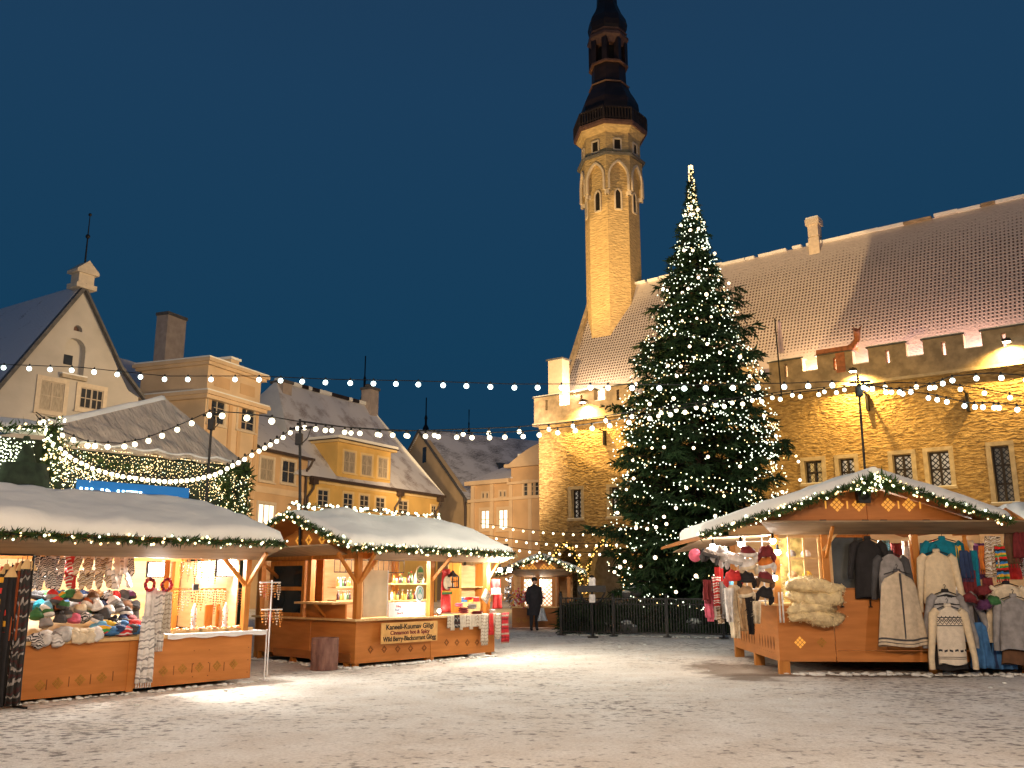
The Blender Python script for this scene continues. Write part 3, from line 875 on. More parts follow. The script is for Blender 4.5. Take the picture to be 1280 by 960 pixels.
# ---- house 1b: low snowy roof with the tall grey chimney
o = at(150, 600, 60); FB = Fr((o.x, o.y), R(68))
hb = fr_empty('low_house', FB, 'low house under a snow-covered roof with a tall grey chimney stack', 'house', 'houses round the square')
xl = FB.hit(140, 500)[0]; xr = FB.hit(262, 500)[0]; ze = FB.hit(200, 545)[1]
mb = MB(); mb.box(xl, xr, 0, 9, 0, ze, M['buff_plaster']); mb.build('wall', hb)
zr = FB.hit(200, 462, 4.5)[1]
mb = MB(); mb.prism([(xl, -.3, ze), (xl, 4.5, zr), (xl, 9.3, ze)], (xr - xl, 0, 0), M['roof_blue']); rf = mb.build('roof', hb)
cxa, _ = FB.hit(192, 440, 3.4)
cxb, zc = FB.hit(228, 402, 3.4)
mb = MB(); mb.box(cxa + .75, cxb, 3.0, 4.1, zr - 3, zc, M['brick_grey']); mb.box(cxa + .68, cxb + .07, 2.93, 4.17, zc, zc + .25, M['slate']); mb.build('chimney', rf)
# small round-topped roof windows
for px, py in ((176, 487), (222, 502)):
    x, z = FB.hit(px, py, 2.0)
    mb = MB(); mb.prism([(p[0], 1.2, p[1]) for p in arch(x - .5, x + .5, z - .5, z, 8)], (0, 1.6, 0), M['slate'], M['snow']); mb.build('roof_window', rf)

# ---- house 2: peach classical house with attic storey, lower wing to its right
o = at(250, 600, 52); F2 = Fr((o.x, o.y), R(69))
h2 = fr_empty('attic_house', F2, 'tall peach classical house with a cornice and blind attic storey, snow on top', 'house', 'houses round the square')
def P2(px, py, y=0): return F2.hit(px, py, y)
x0 = 0; x1 = P2(325, 500)[0]; zt = P2(250, 452)[1]; zc = P2(250, 494)[1]
x2 = P2(384, 600)[0]; zw = P2(350, 566)[1]
mb = MB(); mb.box(x0, x1, 0, 5, 0, zt, M['peach_pale']); mb.box(x1, x2, .02, 9, 0, zw, M['peach_plaster'])
mb.box(x1 + .01, x2 + .02, -.04, .02, P2(350, 619)[1], P2(350, 611)[1], M['peach_pale'])
mb.build('wall', h2)
mb = MB()
for z, h, o_ in ((zc - .1, .22, .35), (zc + .12, .2, .5), (zt - .02, .18, .25), (zt + .16, .2, .4)):
    mb.box(x0 - o_, x1 + o_, -o_, 5 + o_, z, z + h, M['peach_pale'])
mb.box(x0 - .45, x1 + .45, -.45, 5.4, zc + .32, zc + .42, M['snow']); mb.box(x0 - .35, x1 + .35, -.36, 5.3, zt + .36, zt + .46, M['snow'])
mb.box(x0 + 2.0, x1 - 2.3, 0, 3, zt + .46, zt + .8, M['peach_pale']); mb.box(x0 + 1.9, x1 - 2.2, -.1, 3.1, zt + .8, zt + .95, M['snow'])
xm = (x0 + x1) / 2
for xx in (x0 + .15, xm - .45, xm + .45, x1 - .15 - .3): mb.box(xx, xx + .3, -.07, 0, 4, zc - .1, M['peach_plaster'])
for xx in (x0 + .6, xm + .5): mb.box(xx, xx + (x1 - x0) / 2 - 1.1, -.03, 0, zc + .8, zt - .5, M['peach_plaster'])
mb.build('cornice', h2)
for r in ((260, 500, 280, 530), (297, 509, 317, 538)): win(h2, F2, r, M['surround'], M['frame_white'], M['glass'], 2, 3)
for r, p in (((325, 573, 341, 601), M['curtain_pane']), ((352, 576, 368, 604), M['glass'])): win(h2, F2, r, M['surround'], M['frame_white'], p, 2, 2)
win(h2, F2, (322, 630, 342, 656), M['surround'], M['frame_white'], M['lit_pane'], 3, 1)
zr = P2(360, 520, 5)[1]
mb = MB(); mb.add([(x1, -.35, zw), (x2 + .2, -.35, zw), (x2 + .2, 5, zr), (x1, 5, zr)], [(0, 1, 2, 3)], M['roof_blue']); mb.box(x1, x2 + .2, -.45, -.3, zw - .15, zw + .02, M['rust_pipe'])
mb.add([(x2 + .2, -.35, zw), (x2 + .2, 9, zw), (x2 + .2, 5, zr)], [(0, 1, 2)], M['peach_plaster'])
mb.build('roof', h2)
mb = MB(); mb.tube([(x2, -.45, zw), (x2 - .1, -.3, zw - .5), (x2 - .3, -.12, zw - .9), (x2 - .3, -.12, 0)], .09, M['rust_pipe'], 6); mb.build('downpipe', h2)

# ---- house 3: ochre house with big snowy roof and dormer
o = at(384, 620, 62); F3 = Fr((o.x, o.y), R(61))
h3 = fr_empty('ochre_house', F3, 'ochre-yellow house with a broad dormer in its huge snow-covered roof', 'house', 'houses round the square')
def P3(px, py, y=0): return F3.hit(px, py, y)
xe = P3(548, 640)[0]; ze = P3(460, 607)[1]
mb = MB(); mb.box(0, xe, 0, 10, 0, ze, M['ochre_plaster']); mb.box(-.02, xe + .02, -.1, 10.1, ze - .35, ze, M['ochre_pale']); mb.build('wall', h3)
yr = 6.0
xa, zrA = P3(345, 480, yr); xb, zrB = P3(462, 503, yr); zr = (zrA + zrB) / 2
mb = MB()
e0 = Vector((-1.6, -.4, ze)); e1 = Vector((xe + .4, -.4, ze)); r0_ = Vector((xa, yr, zr)); r1_ = Vector((xb, yr, zr))
e0b = Vector((-1.6, 12.4, ze)); e1b = Vector((xe + .4, 12.4, ze))
def grid(mb, a, b, c, d, n, k, m, amp=.1, seed=0):
    nn = (b - a).cross(d - a).normalized()
    vs = []
    for j in range(k + 1):
        for i in range(n + 1):
            p = a.lerp(b, i / n).lerp(d.lerp(c, i / n), j / k)
            inn = 1 if 0 < i < n and 0 < j < k else 0
            vs.append(p + nn * (amp * mnoise.noise(Vector((p.x * .5, p.z * .5, seed))) * inn - .25 * math.sin(PI * j / k)))
    mb.add(vs, [(j * (n + 1) + i, j * (n + 1) + i + 1, (j + 1) * (n + 1) + i + 1, (j + 1) * (n + 1) + i) for j in range(k) for i in range(n)], m, True)
grid(mb, e0, e1, r1_, r0_, 20, 8, M['roof_patchy'], .15)
mb.add([e1, e1b, r1_], [(0, 1, 2)], M['snow']); mb.add([e0, e0b, r0_], [(2, 1, 0)], M['snow']); mb.add([e0b, e1b, r1_, r0_], [(3, 2, 1, 0)], M['snow'])
mb.box(e0.x + 1.4, e1.x, -.5, -.36, ze - .16, ze + .04, M['rust_pipe'])
rf = mb.build('roof', h3)
x = xa
rr = random.Random(9)
mb = MB()
while x < xb:
    l = rr.uniform(.4, 1.1)
    mb.cbox((x + l / 2, yr, zr + .05), (l, .4, .28), M['snow'] if rr.random() < .45 else M['dark_wood']); x += l
mb.build('ridge', rf)
for (pa, pb, pt, wd) in ((338, 356, 482, .9), (451, 466, 490, .7)):
    a, _ = P3(pa, 500, yr); b_, z = P3(pb, pt, yr)
    mb = MB(); mb.box(a + .5, b_, yr - wd / 2 - .3, yr + wd / 2, zr - 1.6, z, M['brick_grey']); mb.box(a + .4, b_ + .1, yr - wd / 2 - .4, yr + wd / 2 + .1, z, z + .22, M['slate'])
    mb.ball((a + .9, yr, z + .35), (.3, .3, .25), M['slate']); mb.build('chimney', rf)
# dormer
q = lambda x, y: (320 + x * .2969, 440 + y * .2969)
yd = -.06
dx0, dzt = P3(*q(345, 378), yd); dx1, _ = P3(*q(568, 430), yd); _, dzb = P3(*q(345, 540), yd)
mb = MB(); mb.box(dx0, dx1, yd, 5, dzb - .6, dzt, M['ochre_plaster'])
mb.box(dx0 - .35, dx1 + .35, yd - .35, 5, dzt, dzt + .16, M['ochre_pale']); mb.box(dx0 - .45, dx1 + .45, yd - .45, 5, dzt + .16, dzt + .24, M['rust_pipe']); mb.box(dx0 - .42, dx1 + .42, yd - .4, 5, dzt + .24, dzt + .45, M['snow'])
dm = mb.build('dormer', h3)
for (a, b_, c, d) in ((368, 420, 416, 508), (443, 435, 487, 520), (513, 447, 553, 530)):
    pa, pb = q(a, b_), q(c, d)
    win(dm, F3, (*pa, *pb), M['ochre_pale'], M['frame_white'], M['curtain_pane'], 2, 2, y=yd, frame_w=.14)
for (a, b_, c, d) in ((258, 580, 302, 650), (366, 595, 405, 665), (435, 603, 472, 670), (503, 613, 540, 674), (598, 627, 637, 682), (737, 648, 755, 688)):
    win(h3, F3, (*q(a, b_), *q(c, d)), M['ochre_pale'], M['frame_white'], M['glass'], 2, 3, frame_w=.14)
for x in (.25, P3(496, 620)[0], P3(546, 630)[0]):
    mb = MB(); mb.box(x - .25, x + .25, -.55, -.15, ze - .5, ze - .05, M['rust_pipe']); mb.tube([(x, -.35, ze - .4), (x, -.3, ze - .8), (x - .35, -.12, ze - 1.4), (x - .35, -.12, 0)], .09, M['rust_pipe'], 6)
    mb.build('downpipe', h3)

# ---- house 4: plain gable with dark patchy roof
o = at(550, 640, 84); F4 = Fr((o.x, o.y), R(-58))
h4 = fr_empty('plain_gable_house', F4, 'tall plain buff gable with one small attic window and dark patchy roof', 'house', 'houses round the square')
def P4(px, py, y=0): return F4.hit(px, py, y)
ap = P4(526, 539); xr, zre = P4(584, 622)
xl = 2 * ap[0] - xr
mb = MB(); mb.prism([(xl, 0, 0), (xr, 0, 0), (xr, 0, zre), (ap[0], 0, ap[1]), (xl, 0, zre)], (0, .4, 0), M['buff_plaster'])
mb.box(xr - .3, xr, .4, 18, 0, zre, M['buff_plaster']); mb.build('wall', h4)
mb = MB()
a = Vector((ap[0], -.2, ap[1] + .15)); b_ = Vector((xr + .4, -.2, zre - .2)); dv = Vector((0, 30, 0))
grid(mb, b_, b_ + dv, a + dv, a, 16, 6, M['roof_dusted'], .15)
c_ = Vector((xl - .4, -.2, zre - .2)); mb.add([c_, c_ + dv, a + dv, a], [(0, 3, 2, 1)], M['roof_dusted'])
mb.prism([a, b_, b_ - Vector((0, 0, .25)), a - Vector((0, 0, .25))], (0, -.12, 0), M['slate']); mb.prism([a, c_, c_ - Vector((0, 0, .25)), a - Vector((0, 0, .25))], (0, -.12, 0), M['slate'])
rf = mb.build('roof', h4)
x, z = P4(531, 565 + 3); mb = MB(); mb.box(x - .35, x + .35, -.06, .03, z - .8, z + .7, M['glass']); mb.build('window', h4)
x, z = P4(592, 595, 3.5)
for dx in (0, 1.1): mb = MB(); mb.cbox((xr - 2.3, 5 + dx * 1.3, zre + 3.2), (1.2, .9, .12), M['glass'], Matrix.Rotation(R(50), 3, 'Y')); mb.build('skylight', rf)
mb = MB(); mb.tube([(xr, -.3, zre), (xr + .05, -.2, zre - 1.0), (xr + .05, -.2, 0)], .12, M['rust_pipe'], 6); mb.build('downpipe', h4)

# ---- house 5: far peach facade with lit windows
o = at(588, 700, 79); F5 = Fr((o.x, o.y), R(-38))
h5 = fr_empty('lit_window_house', F5, 'far peach house beside the town hall with a row of brightly lit windows', 'house', 'houses round the square')
def P5(px, py, y=0): return F5.hit(px, py, y)
x0 = P5(589, 640)[0]; x1 = P5(640, 640)[0]; x2 = P5(700, 640)[0]
ze = P5(615, 604)[1]; zb = P5(650, 623)[1]; zt = P5(650, 583)[1]
mb = MB(); mb.box(x0, x1, 0, 10, 0, ze, M['peach_plaster']); mb.box(x1, x2, -.12, 10, 0, zt, M['peach_plaster']); mb.build('wall', h5)
mb = MB(); mb.box(x0 - .2, x2, -.3, .1, zb - .1, zb + .15, M['peach_pale']); mb.box(x0 - .4, x1, -.5, .1, ze - .1, ze + .25, M['peach_pale']); mb.box(x1 - .4, x2, -.6, .1, zt - .1, zt + .2, M['peach_pale'])
mb.box(x1 - .2, x2, -.45, .1, zt - 1.5, zt - 1.3, M['peach_pale'])
for px in (592, 616, 640, 664): xx = P5(px, 640)[0]; mb.box(xx - .18, xx + .18, -.2, 0, 2, ze - .1, M['peach_pale'])
w = (x2 - x1)
pts = [(x1 - .2, -.3, zt + .2)] + [(x1 - .2 + (w + .2) * (i / 10), -.3, zt + .2 + 1.6 * math.sin(PI * (i / 10) * .62 + .0)) for i in range(11)] + [(x2, -.3, zt + .2)]
mb.prism(pts, (0, 1, 0), M['peach_pale']); mb.build('cornice', h5)
mb = MB(); zr = P5(636, 573, 5)[1]; mb.prism([(x0 - .3, -.4, ze + .25), (x0 + 3, 5, zr), (x0 + 3, 6, ze + .25)], (x1 - x0 + .3, 0, 0), M['roof_blue'])
mb.box(x1, x2, .8, 10, zt, zt + 1.2, M['snow']); mb.build('roof', h5)
for r in ((602, 638, 612, 661), (624, 637, 635, 661), (646, 636, 658, 660), (670, 634, 682, 660)): win(h5, F5, r, M['peach_pale'], M['frame_white'], M['lit_pane'], 2, 2, frame_w=.25)
for r in ((603, 616, 605.5, 623), (608, 616, 610.5, 623), (625, 614, 627.5, 621), (630, 614, 632.5, 621)): win(h5, F5, r, M['peach_pale'], M['frame_white'], M['glass'], 1, 1, frame_w=.12)
for r in ((655, 602, 660, 620), (662, 602, 667, 620), (669, 602, 674, 620)): win(h5, F5, r, M['peach_pale'], M['frame_white'], M['glass'], 1, 3, y=-.12, frame_w=.15)
for r in ((604, 680, 614, 700), (626, 680, 636, 700), (648, 679, 658, 700)): win(h5, F5, r, M['peach_pale'], M['frame_dark'], M['glass'], 2, 2, frame_w=.25)

# ---- far spires
for px, pt, pb, Y, hw, lab in ((455, 445, 500, 170, 5, 'slender dark church spire rising just behind the end chimney of the ochre house'), (532, 497, 545, 190, 5, 'far dark spire above the plain buff gable'), (268, 455, 500, 190, 2.5, 'thin far spire above the attic storey of the peach house'), (586, 512, 545, 200, 2.5, 'thin far spire over the dark patchy roof')):
    p = at(px, pb, Y); zt = at(px, pt, Y).z
    k = Y / FPX
    mb = MB(); h = zt - p.z
    mb.box(-hw * k * .9, hw * k * .9, -hw * k * .9, hw * k * .9, 0, p.z, M['dark_wood'])
    mb.lathe([(hw * k, p.z), (hw * k * .7, p.z + h * .12), (hw * k * .8, p.z + h * .2), (hw * k * .3, p.z + h * .3), (hw * k * .3, p.z + h * .42), (hw * k * .42, p.z + h * .46), (hw * k * .16, p.z + h * .55), (.12, p.z + h)], M['copper'], n=8)
    ob = mb.build('church_spire'); ob.location = (p.x, p.y, 0)
    tag(ob, lab, 'spire', 'far church spires')
# ------------------------------------------------------------------ market kit
def wood(name, c1, c2, rough=.55, grain=(1, 1, 9)):
    m = mat(name, c1, rough, 0, 2.2, .15, 10, col2=c2, stretch=grain, detail=6, bd=.01)
    return m
M['ply'] = wood('orange_stained_plywood', (.42, .15, .028), (.53, .2, .045), .5, (.6, .6, 4))
M['ply_dark'] = wood('worn_stained_plywood', (.29, .1, .02), (.39, .145, .03), .55, (.6, .6, 4))
M['timber'] = wood('stained_timber_post', (.42, .155, .022), (.55, .22, .04), .5, (6, 6, .8))
M['timber_pale'] = wood('pale_timber', (.6, .38, .16), (.7, .48, .22), .5, (6, 6, .8))
M['flap'] = wood('weathered_flap_board', (.22, .15, .085), (.32, .225, .135), .7, (.7, 3, 3))
M['inner'] = wood('bare_inner_boards', (.6, .38, .18), (.7, .48, .25), .6, (1, 1, 6))
M['ornament'] = mat('carved_ornament', (.36, .17, .02), .6, .2, 10)
M['ornament_dark'] = mat('carved_ornament_shade', (.2, .07, .015), .7, .2, 10)
M['glow_cut'] = emit('lit_carved_opening', (1, .45, .06), .75, base=(.3, .12, .02))  # light through the cutouts is put in as the ornament's own glow
M['needles'] = mat('spruce_needles', (.02, .045, .014), .6, .5, 4, spec=.2)
M['needles2'] = mat('fir_garland_needles', (.035, .07, .018), .6, .5, 8, spec=.2)
M['bulb_w'] = emit('warm_fairy_bulb', (1, .68, .27), 3.2)
M['bulb_y'] = emit('golden_fairy_bulb', (1, .5, .1), 3.0)
M['bulb_p'] = emit('pale_fairy_bulb', (.9, 1, .66), 3.4)
M['bulb_c'] = emit('cool_festoon_bulb', (.8, 1, .93), 6)
M['bulb_f'] = emit('warm_festoon_bulb', (1, .88, .55), 5)
M['bulb_g'] = emit('tree_globe_bulb', (1, .76, .48), 5)
M['bulb_t'] = emit('tree_pin_light', (.9, 1, .74), 3.2)
M['cable'] = mat('black_cable', (.012, .012, .012), .6, .1, 10)
M['linen'] = mat('linen_cloth', (.55, .5, .42), .9, .12, 14, .3, 60)
M['white_cloth'] = mat('white_cloth', (.75, .75, .75), .85, .06, 8, .2, 30)


def colour(name, c, rough=.85, var=.2, vs=9, bump=.35, bs=45): return mat(name, c, rough, var, vs, bump, bs)
K = {}
for n_, c_ in dict(red=(.5, .03, .03), maroon=(.16, .02, .025), black=(.015, .014, .016), charcoal=(.06, .06, .065), grey=(.26, .25, .25), pale_grey=(.45, .44, .43), cream=(.68, .58, .42), white=(.72, .7, .68), navy=(.02, .04, .11), blue=(.05, .16, .36),
                 teal=(.0, .17, .26), green=(.04, .15, .05), yellow=(.65, .4, .04), orange=(.6, .18, .03), brown=(.12, .06, .03), pink=(.6, .12, .2), rust=(.35, .09, .03), purple=(.1, .03, .1), lightblue=(.15, .4, .6), tan=(.45, .3, .16)).items():
    K[n_] = colour(n_ + '_wool', c_)


def bands(name, cols, freq, axis='Z', zig=0.0, zf=8.0, noise=0.0):
    """knitted bands: hard-edged stripes in the object's own space, optionally zigzag"""
    m = mat(name, (.5, .5, .5), .9)
    N, L, b = nodes_of(m)
    tc = N.new('ShaderNodeTexCoord'); sx = N.new('ShaderNodeSeparateXYZ'); L.new(tc.outputs['Object'], sx.inputs[0])
    v = sx.outputs[axis]
    other = sx.outputs['X' if axis == 'Z' else 'Z']
    def op(o, a, bb):
        q = N.new('ShaderNodeMath'); q.operation = o
        for i, t in enumerate((a, bb)):
            if isinstance(t, (int, float)): q.inputs[i].default_value = t
            else: L.new(t, q.inputs[i])
        return q.outputs[0]
    if zig: v = op('ADD', v, op('MULTIPLY', op('PINGPONG', op('MULTIPLY', other, zf), 1.0), zig))
    if noise:
        nz = N.new('ShaderNodeTexNoise'); nz.inputs['Scale'].default_value = 5; L.new(tc.outputs['Object'], nz.inputs['Vector'])
        v = op('ADD', v, op('MULTIPLY', nz.outputs['Fac'], noise))
    f = op('FRACT', op('MULTIPLY', v, freq), 0)
    cr = N.new('ShaderNodeValToRGB'); cr.color_ramp.interpolation = 'CONSTANT'
    e = cr.color_ramp.elements
    for i, c in enumerate(cols):
        p = i / len(cols)
        if i < 2: q = e[i]; q.position = p
        else: q = e.new(p)
        q.color = (*c, 1)
    L.new(f, cr.inputs[0]); L.new(cr.outputs[0], b.inputs['Base Color'])
    return m
W_, Bk, Rd, Gy, Cr = (.7, .68, .66), (.02, .02, .022), (.5, .03, .03), (.25, .24, .24), (.66, .56, .4)
K['stripe_bw'] = bands('black_white_knit', (W_, Bk, W_, Gy, Bk), 14, zig=.014, zf=30, noise=.3)
K['stripe_rw'] = bands('red_white_knit', (Rd, W_, Rd, Rd, W_), 9, zig=.02, noise=.08)
K['stripe_brown'] = bands('brown_cream_knit', ((.3, .2, .13), Cr, (.12, .07, .05), Cr, W_), 12, zig=.014, zf=30, noise=.3)
K['stripe_grey'] = bands('grey_white_knit', (W_, Gy, W_, (.5, .49, .48), W_), 7, zig=.02, zf=20, noise=.2)
K['stripe_multi'] = bands('rainbow_knit', ((.6, .02, .02), (.05, .3, .08), (.7, .4, .03), (.03, .2, .5), (.02, .02, .02)), 5, noise=.1)
K['stripe_scarf'] = bands('red_yellow_black_stripes', ((.02, .02, .02), (.7, .35, .03), (.02, .02, .02), (.55, .04, .03)), 3.5)
K['plaid'] = bands('red_tartan', ((.42, .02, .03), (.2, .01, .015), (.42, .02, .03), (.4, .3, .24), (.42, .02, .03)), 5, noise=.0)
K['dots'] = bands('dark_patterned_knit', ((.03, .03, .03), (.03, .03, .03), (.3, .28, .27), (.03, .03, .03), (.06, .02, .02)), 6, zig=.05, zf=26, noise=.25)
K['linen_pat'] = bands('patterned_linen', ((.55, .5, .42), (.55, .5, .42), (.3, .25, .2), (.55, .5, .42)), 14, zig=.03, zf=25)

SPH = {}
def bulb_mesh(m, r, n=8, k=5):
    key = (m.name, r)
    if key not in SPH:
        mb = MB(); mb.ball((0, 0, 0), r, m, n, k); SPH[key] = mb.mesh('bulb')
    return SPH[key]


def needle_tufts(mb, pts, rad, dens, m, rr, L=.09, droop=.0):
    """short flat needles bristling out of a line of points"""
    vs = []; fs = []
    for i in range(len(pts) - 1):
        a, b = pts[i], pts[i + 1]; l = (b - a).length
        for _ in range(max(1, int(l * dens))):
            c = a.lerp(b, rr.random())
            d = Vector((rr.gauss(0, 1), rr.gauss(0, 1), rr.gauss(0, 1))).normalized()
            c = c + d * rr.uniform(0, rad)
            d2 = (d + (b - a).normalized() * rr.uniform(-.9, .9) + Vector((0, 0, -droop))).normalized()
            ll = L * rr.uniform(.6, 1.4)
            s = d2.cross(Vector((rr.random(), rr.random(), rr.random()))).normalized() * ll * .16
            k = len(vs)
            vs += [c - s, c + s, c + d2 * ll]
            fs.append((k, k + 1, k + 2))
    mb.add(vs, fs, m)


def dens_pts(pts, step):
    out = [Vector(pts[0])]
    for i in range(len(pts) - 1):
        a, b = Vector(pts[i]), Vector(pts[i + 1]); n = max(1, int((b - a).length / step))
        for j in range(1, n + 1): out.append(a.lerp(b, j / n))
    return out


def garland(pts, label, nb, rr, rad=.07, dens=620, bm=('bulb_w', 'bulb_p'), br=.017, L=.065, group='lit fir garlands on the stalls', cat='garland', snowy=False, foliage='needles2', spread=1.0):
    P_ = dens_pts(pts, .12)
    P_ = [p + Vector((rr.uniform(-.015, .015), rr.uniform(-.015, .015), rr.uniform(-.02, .02))) for p in P_]
    o = P_[0]
    root = empty('fir_garland', o, 0, label, cat, group)
    mb = MB(); q = [p - o for p in P_]
    needle_tufts(mb, q, rad, dens, M[foliage], rr, L)
    mb.tube(q[::2] if len(q) > 6 else q, .012, M['cable'], 4)
    mb.build('foliage', root)
    T = sum((q[i + 1] - q[i]).length for i in range(len(q) - 1))
    for i in range(nb):
        s = (i + rr.uniform(.1, .9)) / nb * (len(q) - 1); j = min(int(s), len(q) - 2)
        p = q[j].lerp(q[j + 1], s - j)
        d = Vector((rr.gauss(0, 1), rr.gauss(0, 1), rr.gauss(0, 1))).normalized()
        c = p + d * (rad * spread + .02)
        inst(bulb_mesh(M[bm[i % len(bm)]], br), 'bulb', root, loc=c, scale=rr.choice((.8, 1, 1, 1.25)))
    return root


def diamonds(mb, cx, cz, s, m, y=-.004, fr=None, full=True):
    """a lozenge made of nine small lozenges"""
    d = s / 3
    for i in (-1, 0, 1):
        for j in (-1, 0, 1):
            x = cx + (i - j) * d * .58; z = cz + (i + j) * d * .58
            if not full and i == 0 and j == 0: continue
            h = d * .45
            mb.prism([(x - h, y, z), (x, y, z - h), (x + h, y, z), (x, y, z + h)], (0, -.004, 0), m)


def panel(mb, x0, x1, z0, z1, y, t, m): mb.box(x0, x1, y, y + t, z0, z1, m)


def cloth(name, w, h, m, loc, rz, folds=3, amp=.03, th=.015, top=1.0, bot=1.0, seed=0, label=None, cat='cloth', group=None, fringe=0, n=14, k=10, wav=.0, parent=None):
    """a hanging cloth; its origin is the middle of the upper edge"""
    mb = MB(); vs = []
    for side in (-1, 1):
        for j in range(k + 1):
            t = j / k; ww = w * (top + (bot - top) * t)
            for i in range(n + 1):
                u = i / n - .5
                a = amp * (.25 + .75 * t)
                y = a * math.sin(u * folds * 2 * PI + seed + .8 * math.sin(t * 2 + seed)) + amp * .5 * mnoise.noise(Vector((u * 4, t * 3, seed)))
                z = -h * t + wav * math.sin(u * 7 + seed) * t
                vs.append((u * ww + .02 * w * math.sin(t * 5 + seed), y + side * th / 2, z))
    W = n + 1; A_ = W * (k + 1)
    fs = [(j * W + i, (j + 1) * W + i, (j + 1) * W + i + 1, j * W + i + 1) for j in range(k) for i in range(n)]
    fs += [(A_ + j * W + i, A_ + j * W + i + 1, A_ + (j + 1) * W + i + 1, A_ + (j + 1) * W + i) for j in range(k) for i in range(n)]
    rim = [i for i in range(W)] + [j * W + n for j in range(1, k + 1)] + [k * W + i for i in range(n - 1, -1, -1)] + [j * W for j in range(k - 1, 0, -1)]
    for a, b in zip(rim, rim[1:] + rim[:1]): fs.append((a, b, b + A_, a + A_))
    mb.add(vs, fs, m, True)
    for f in range(fringe):
        u = (f + .5) / fringe - .5
        mb.box(u * w * bot - .006, u * w * bot + .006, -.01, .01, -h - .07, -h + .01, m)
    o = mb.build(name, parent, loc=loc, rz=rz)
    if label: tag(o, label, cat, group)
    return o


def garment(name, w, h, m, loc, rz, label, sleeves=True, sl=.75, flare=1.0, seed=0, m2=None, band=None, group='garments hanging at the knitwear stall', cat='garment', thick=.07, collar=True, neck=.11, hem=None, slm=None, spread=.12, hook=True, folds=5):
    """a garment on its hanger: origin at the neck; body a folded tube, sleeves hanging down, collar and hook"""
    root = empty(name, loc, rz, label, cat, group)
    mb = MB(); n = 28; k = 14; vs = []
    for j in range(k + 1):
        t = j / k
        if t < .14: ww = neck + (w - neck) * math.sin(t / .14 * PI / 2) ** .8
        else: ww = w + (w * flare - w) * (t - .14) / .86
        z = -h * t - (0 if t > .14 else 0)
        for i in range(n):
            a = 2 * PI * i / n
            f = 1 + (.34 * t) * math.sin(a * folds + seed + t * 1.5) + .06 * mnoise.noise(Vector((math.cos(a) * 2, t * 4, seed)))
            th = thick * (.45 + .55 * min(1, t * 4)) * (1 + .8 * (flare - 1) * t)
            vs.append((math.cos(a) * ww / 2 * (1 + .02 * math.sin(a * 7 + seed)), math.sin(a) * th * f, z - (.05 * abs(math.cos(a)) if t < .2 else 0) + (.02 * math.sin(a * 3 + seed) * t)))
    fs = [(j * n + i, (j + 1) * n + i, (j + 1) * n + (i + 1) % n, j * n + (i + 1) % n) for j in range(k) for i in range(n)]
    fs.append(tuple(range(k * n, k * n + n)))
    mb.add(vs, fs, m, True)
    mb.build('body', root)
    if sleeves:
        for s in (-1, 1):
            sb = MB()
            pts = [(s * (w / 2 - .05), 0, -.1), (s * (w / 2 + .02), -.005, -.16), (s * (w / 2 + spread * .6), -.02, -.16 - sl * .4), (s * (w / 2 + spread), -.03, -.16 - sl * .8), (s * (w / 2 + spread), -.03, -.16 - sl)]
            sb.tube(pts, [.07, .078, .062, .052, .05], slm or m, 10)
            sb.build('sleeve', root)
    if collar:
        cb = MB(); cb.lathe([(neck * .62, -.035), (neck * .6, 0), (neck * .5, .03), (neck * .42, .02), (neck * .44, -.03)], m2 or m, n=14, sy=.7); cb.build('collar', root)
    if m2 and band:
        bb = MB()
        for t0, t1 in band:
            ring = []
            for t in (t0, t1):
                j = min(int(t * k), k - 1); f = t * k - j
                for i in range(n):
                    p = Vector(vs[j * n + i]).lerp(Vector(vs[(j + 1) * n + i]), f); ring.append((p.x * 1.012, p.y * 1.03 - .002, p.z))
            bb.add(ring, [(i, n + i, n + (i + 1) % n, (i + 1) % n) for i in range(n)], m2, True)
        bb.build('trim_band', root)
    if hook:
        hk = MB(); hk.tube([(0, 0, -.02), (0, 0, .05), (.02, 0, .08), (0, 0, .11), (-.02, 0, .09)], .006, M['iron'], 5)
        hk.tube([(-w / 2 + .06, 0, -.07), (0, 0, .0), (w / 2 - .06, 0, -.07)], .01, M['iron'], 5); hk.build('hanger', root)
    return root


def hat(m, loc, label, r=.1, h=.14, m2=None, pom=None, rz=0, tilt=0, kind='hat', group='hats', brim=True, flaps=False, parent=None, fur=None):
    root = empty(kind, loc, rz, label, 'hat', group)
    root.rotation_euler = (tilt, rnd.uniform(-.25, .25), rz)
    mb = MB(); q1 = rnd.uniform(-.3, .3) * r; mb.lathe([(r * 1.0, 0), (r * 1.03, h * .3), (r * 1.0, h * .6), (r * .8, h * .84), (r * .45, h * .96), (.001, h)], m, n=14); mb.v = [(v[0] + q1 * (v[2] / h) ** 2, v[1] + q1 * .6 * (v[2] / h) ** 2 , v[2] * (1 - .12 * math.sin(v[0] * 50 + q1 * 90))) for v in mb.v]
    mb.build('crown', root)
    if brim:
        b = MB(); b.lathe([(r * .98, -.01), (r * 1.12, .0), (r * 1.14, h * .2), (r * 1.08, h * .34), (r * .98, h * .34)], m2 or m, n=14)
        if fur: needle_tufts(b, [Vector((math.cos(a) * r * 1.1, math.sin(a) * r * 1.1, h * .16)) for a in [i * PI / 6 for i in range(13)]], .02, 260, fur, rnd, .05)
        b.build('brim', root)
    if pom:
        p = MB(); p.ball((0, 0, h * 1.08), .035, pom, 8, 5, jit=.12, rr=rnd); p.build('pompom', root)
    if flaps:
        for s in (-1, 1):
            f = MB(); f.tube([(s * r * .95, 0, .02), (s * r * 1.02, 0, -.06), (s * r * .9, -.01, -.14)], [.05, .055, .02], m2 or m, 8); f.build('ear_flap', root)
    return root


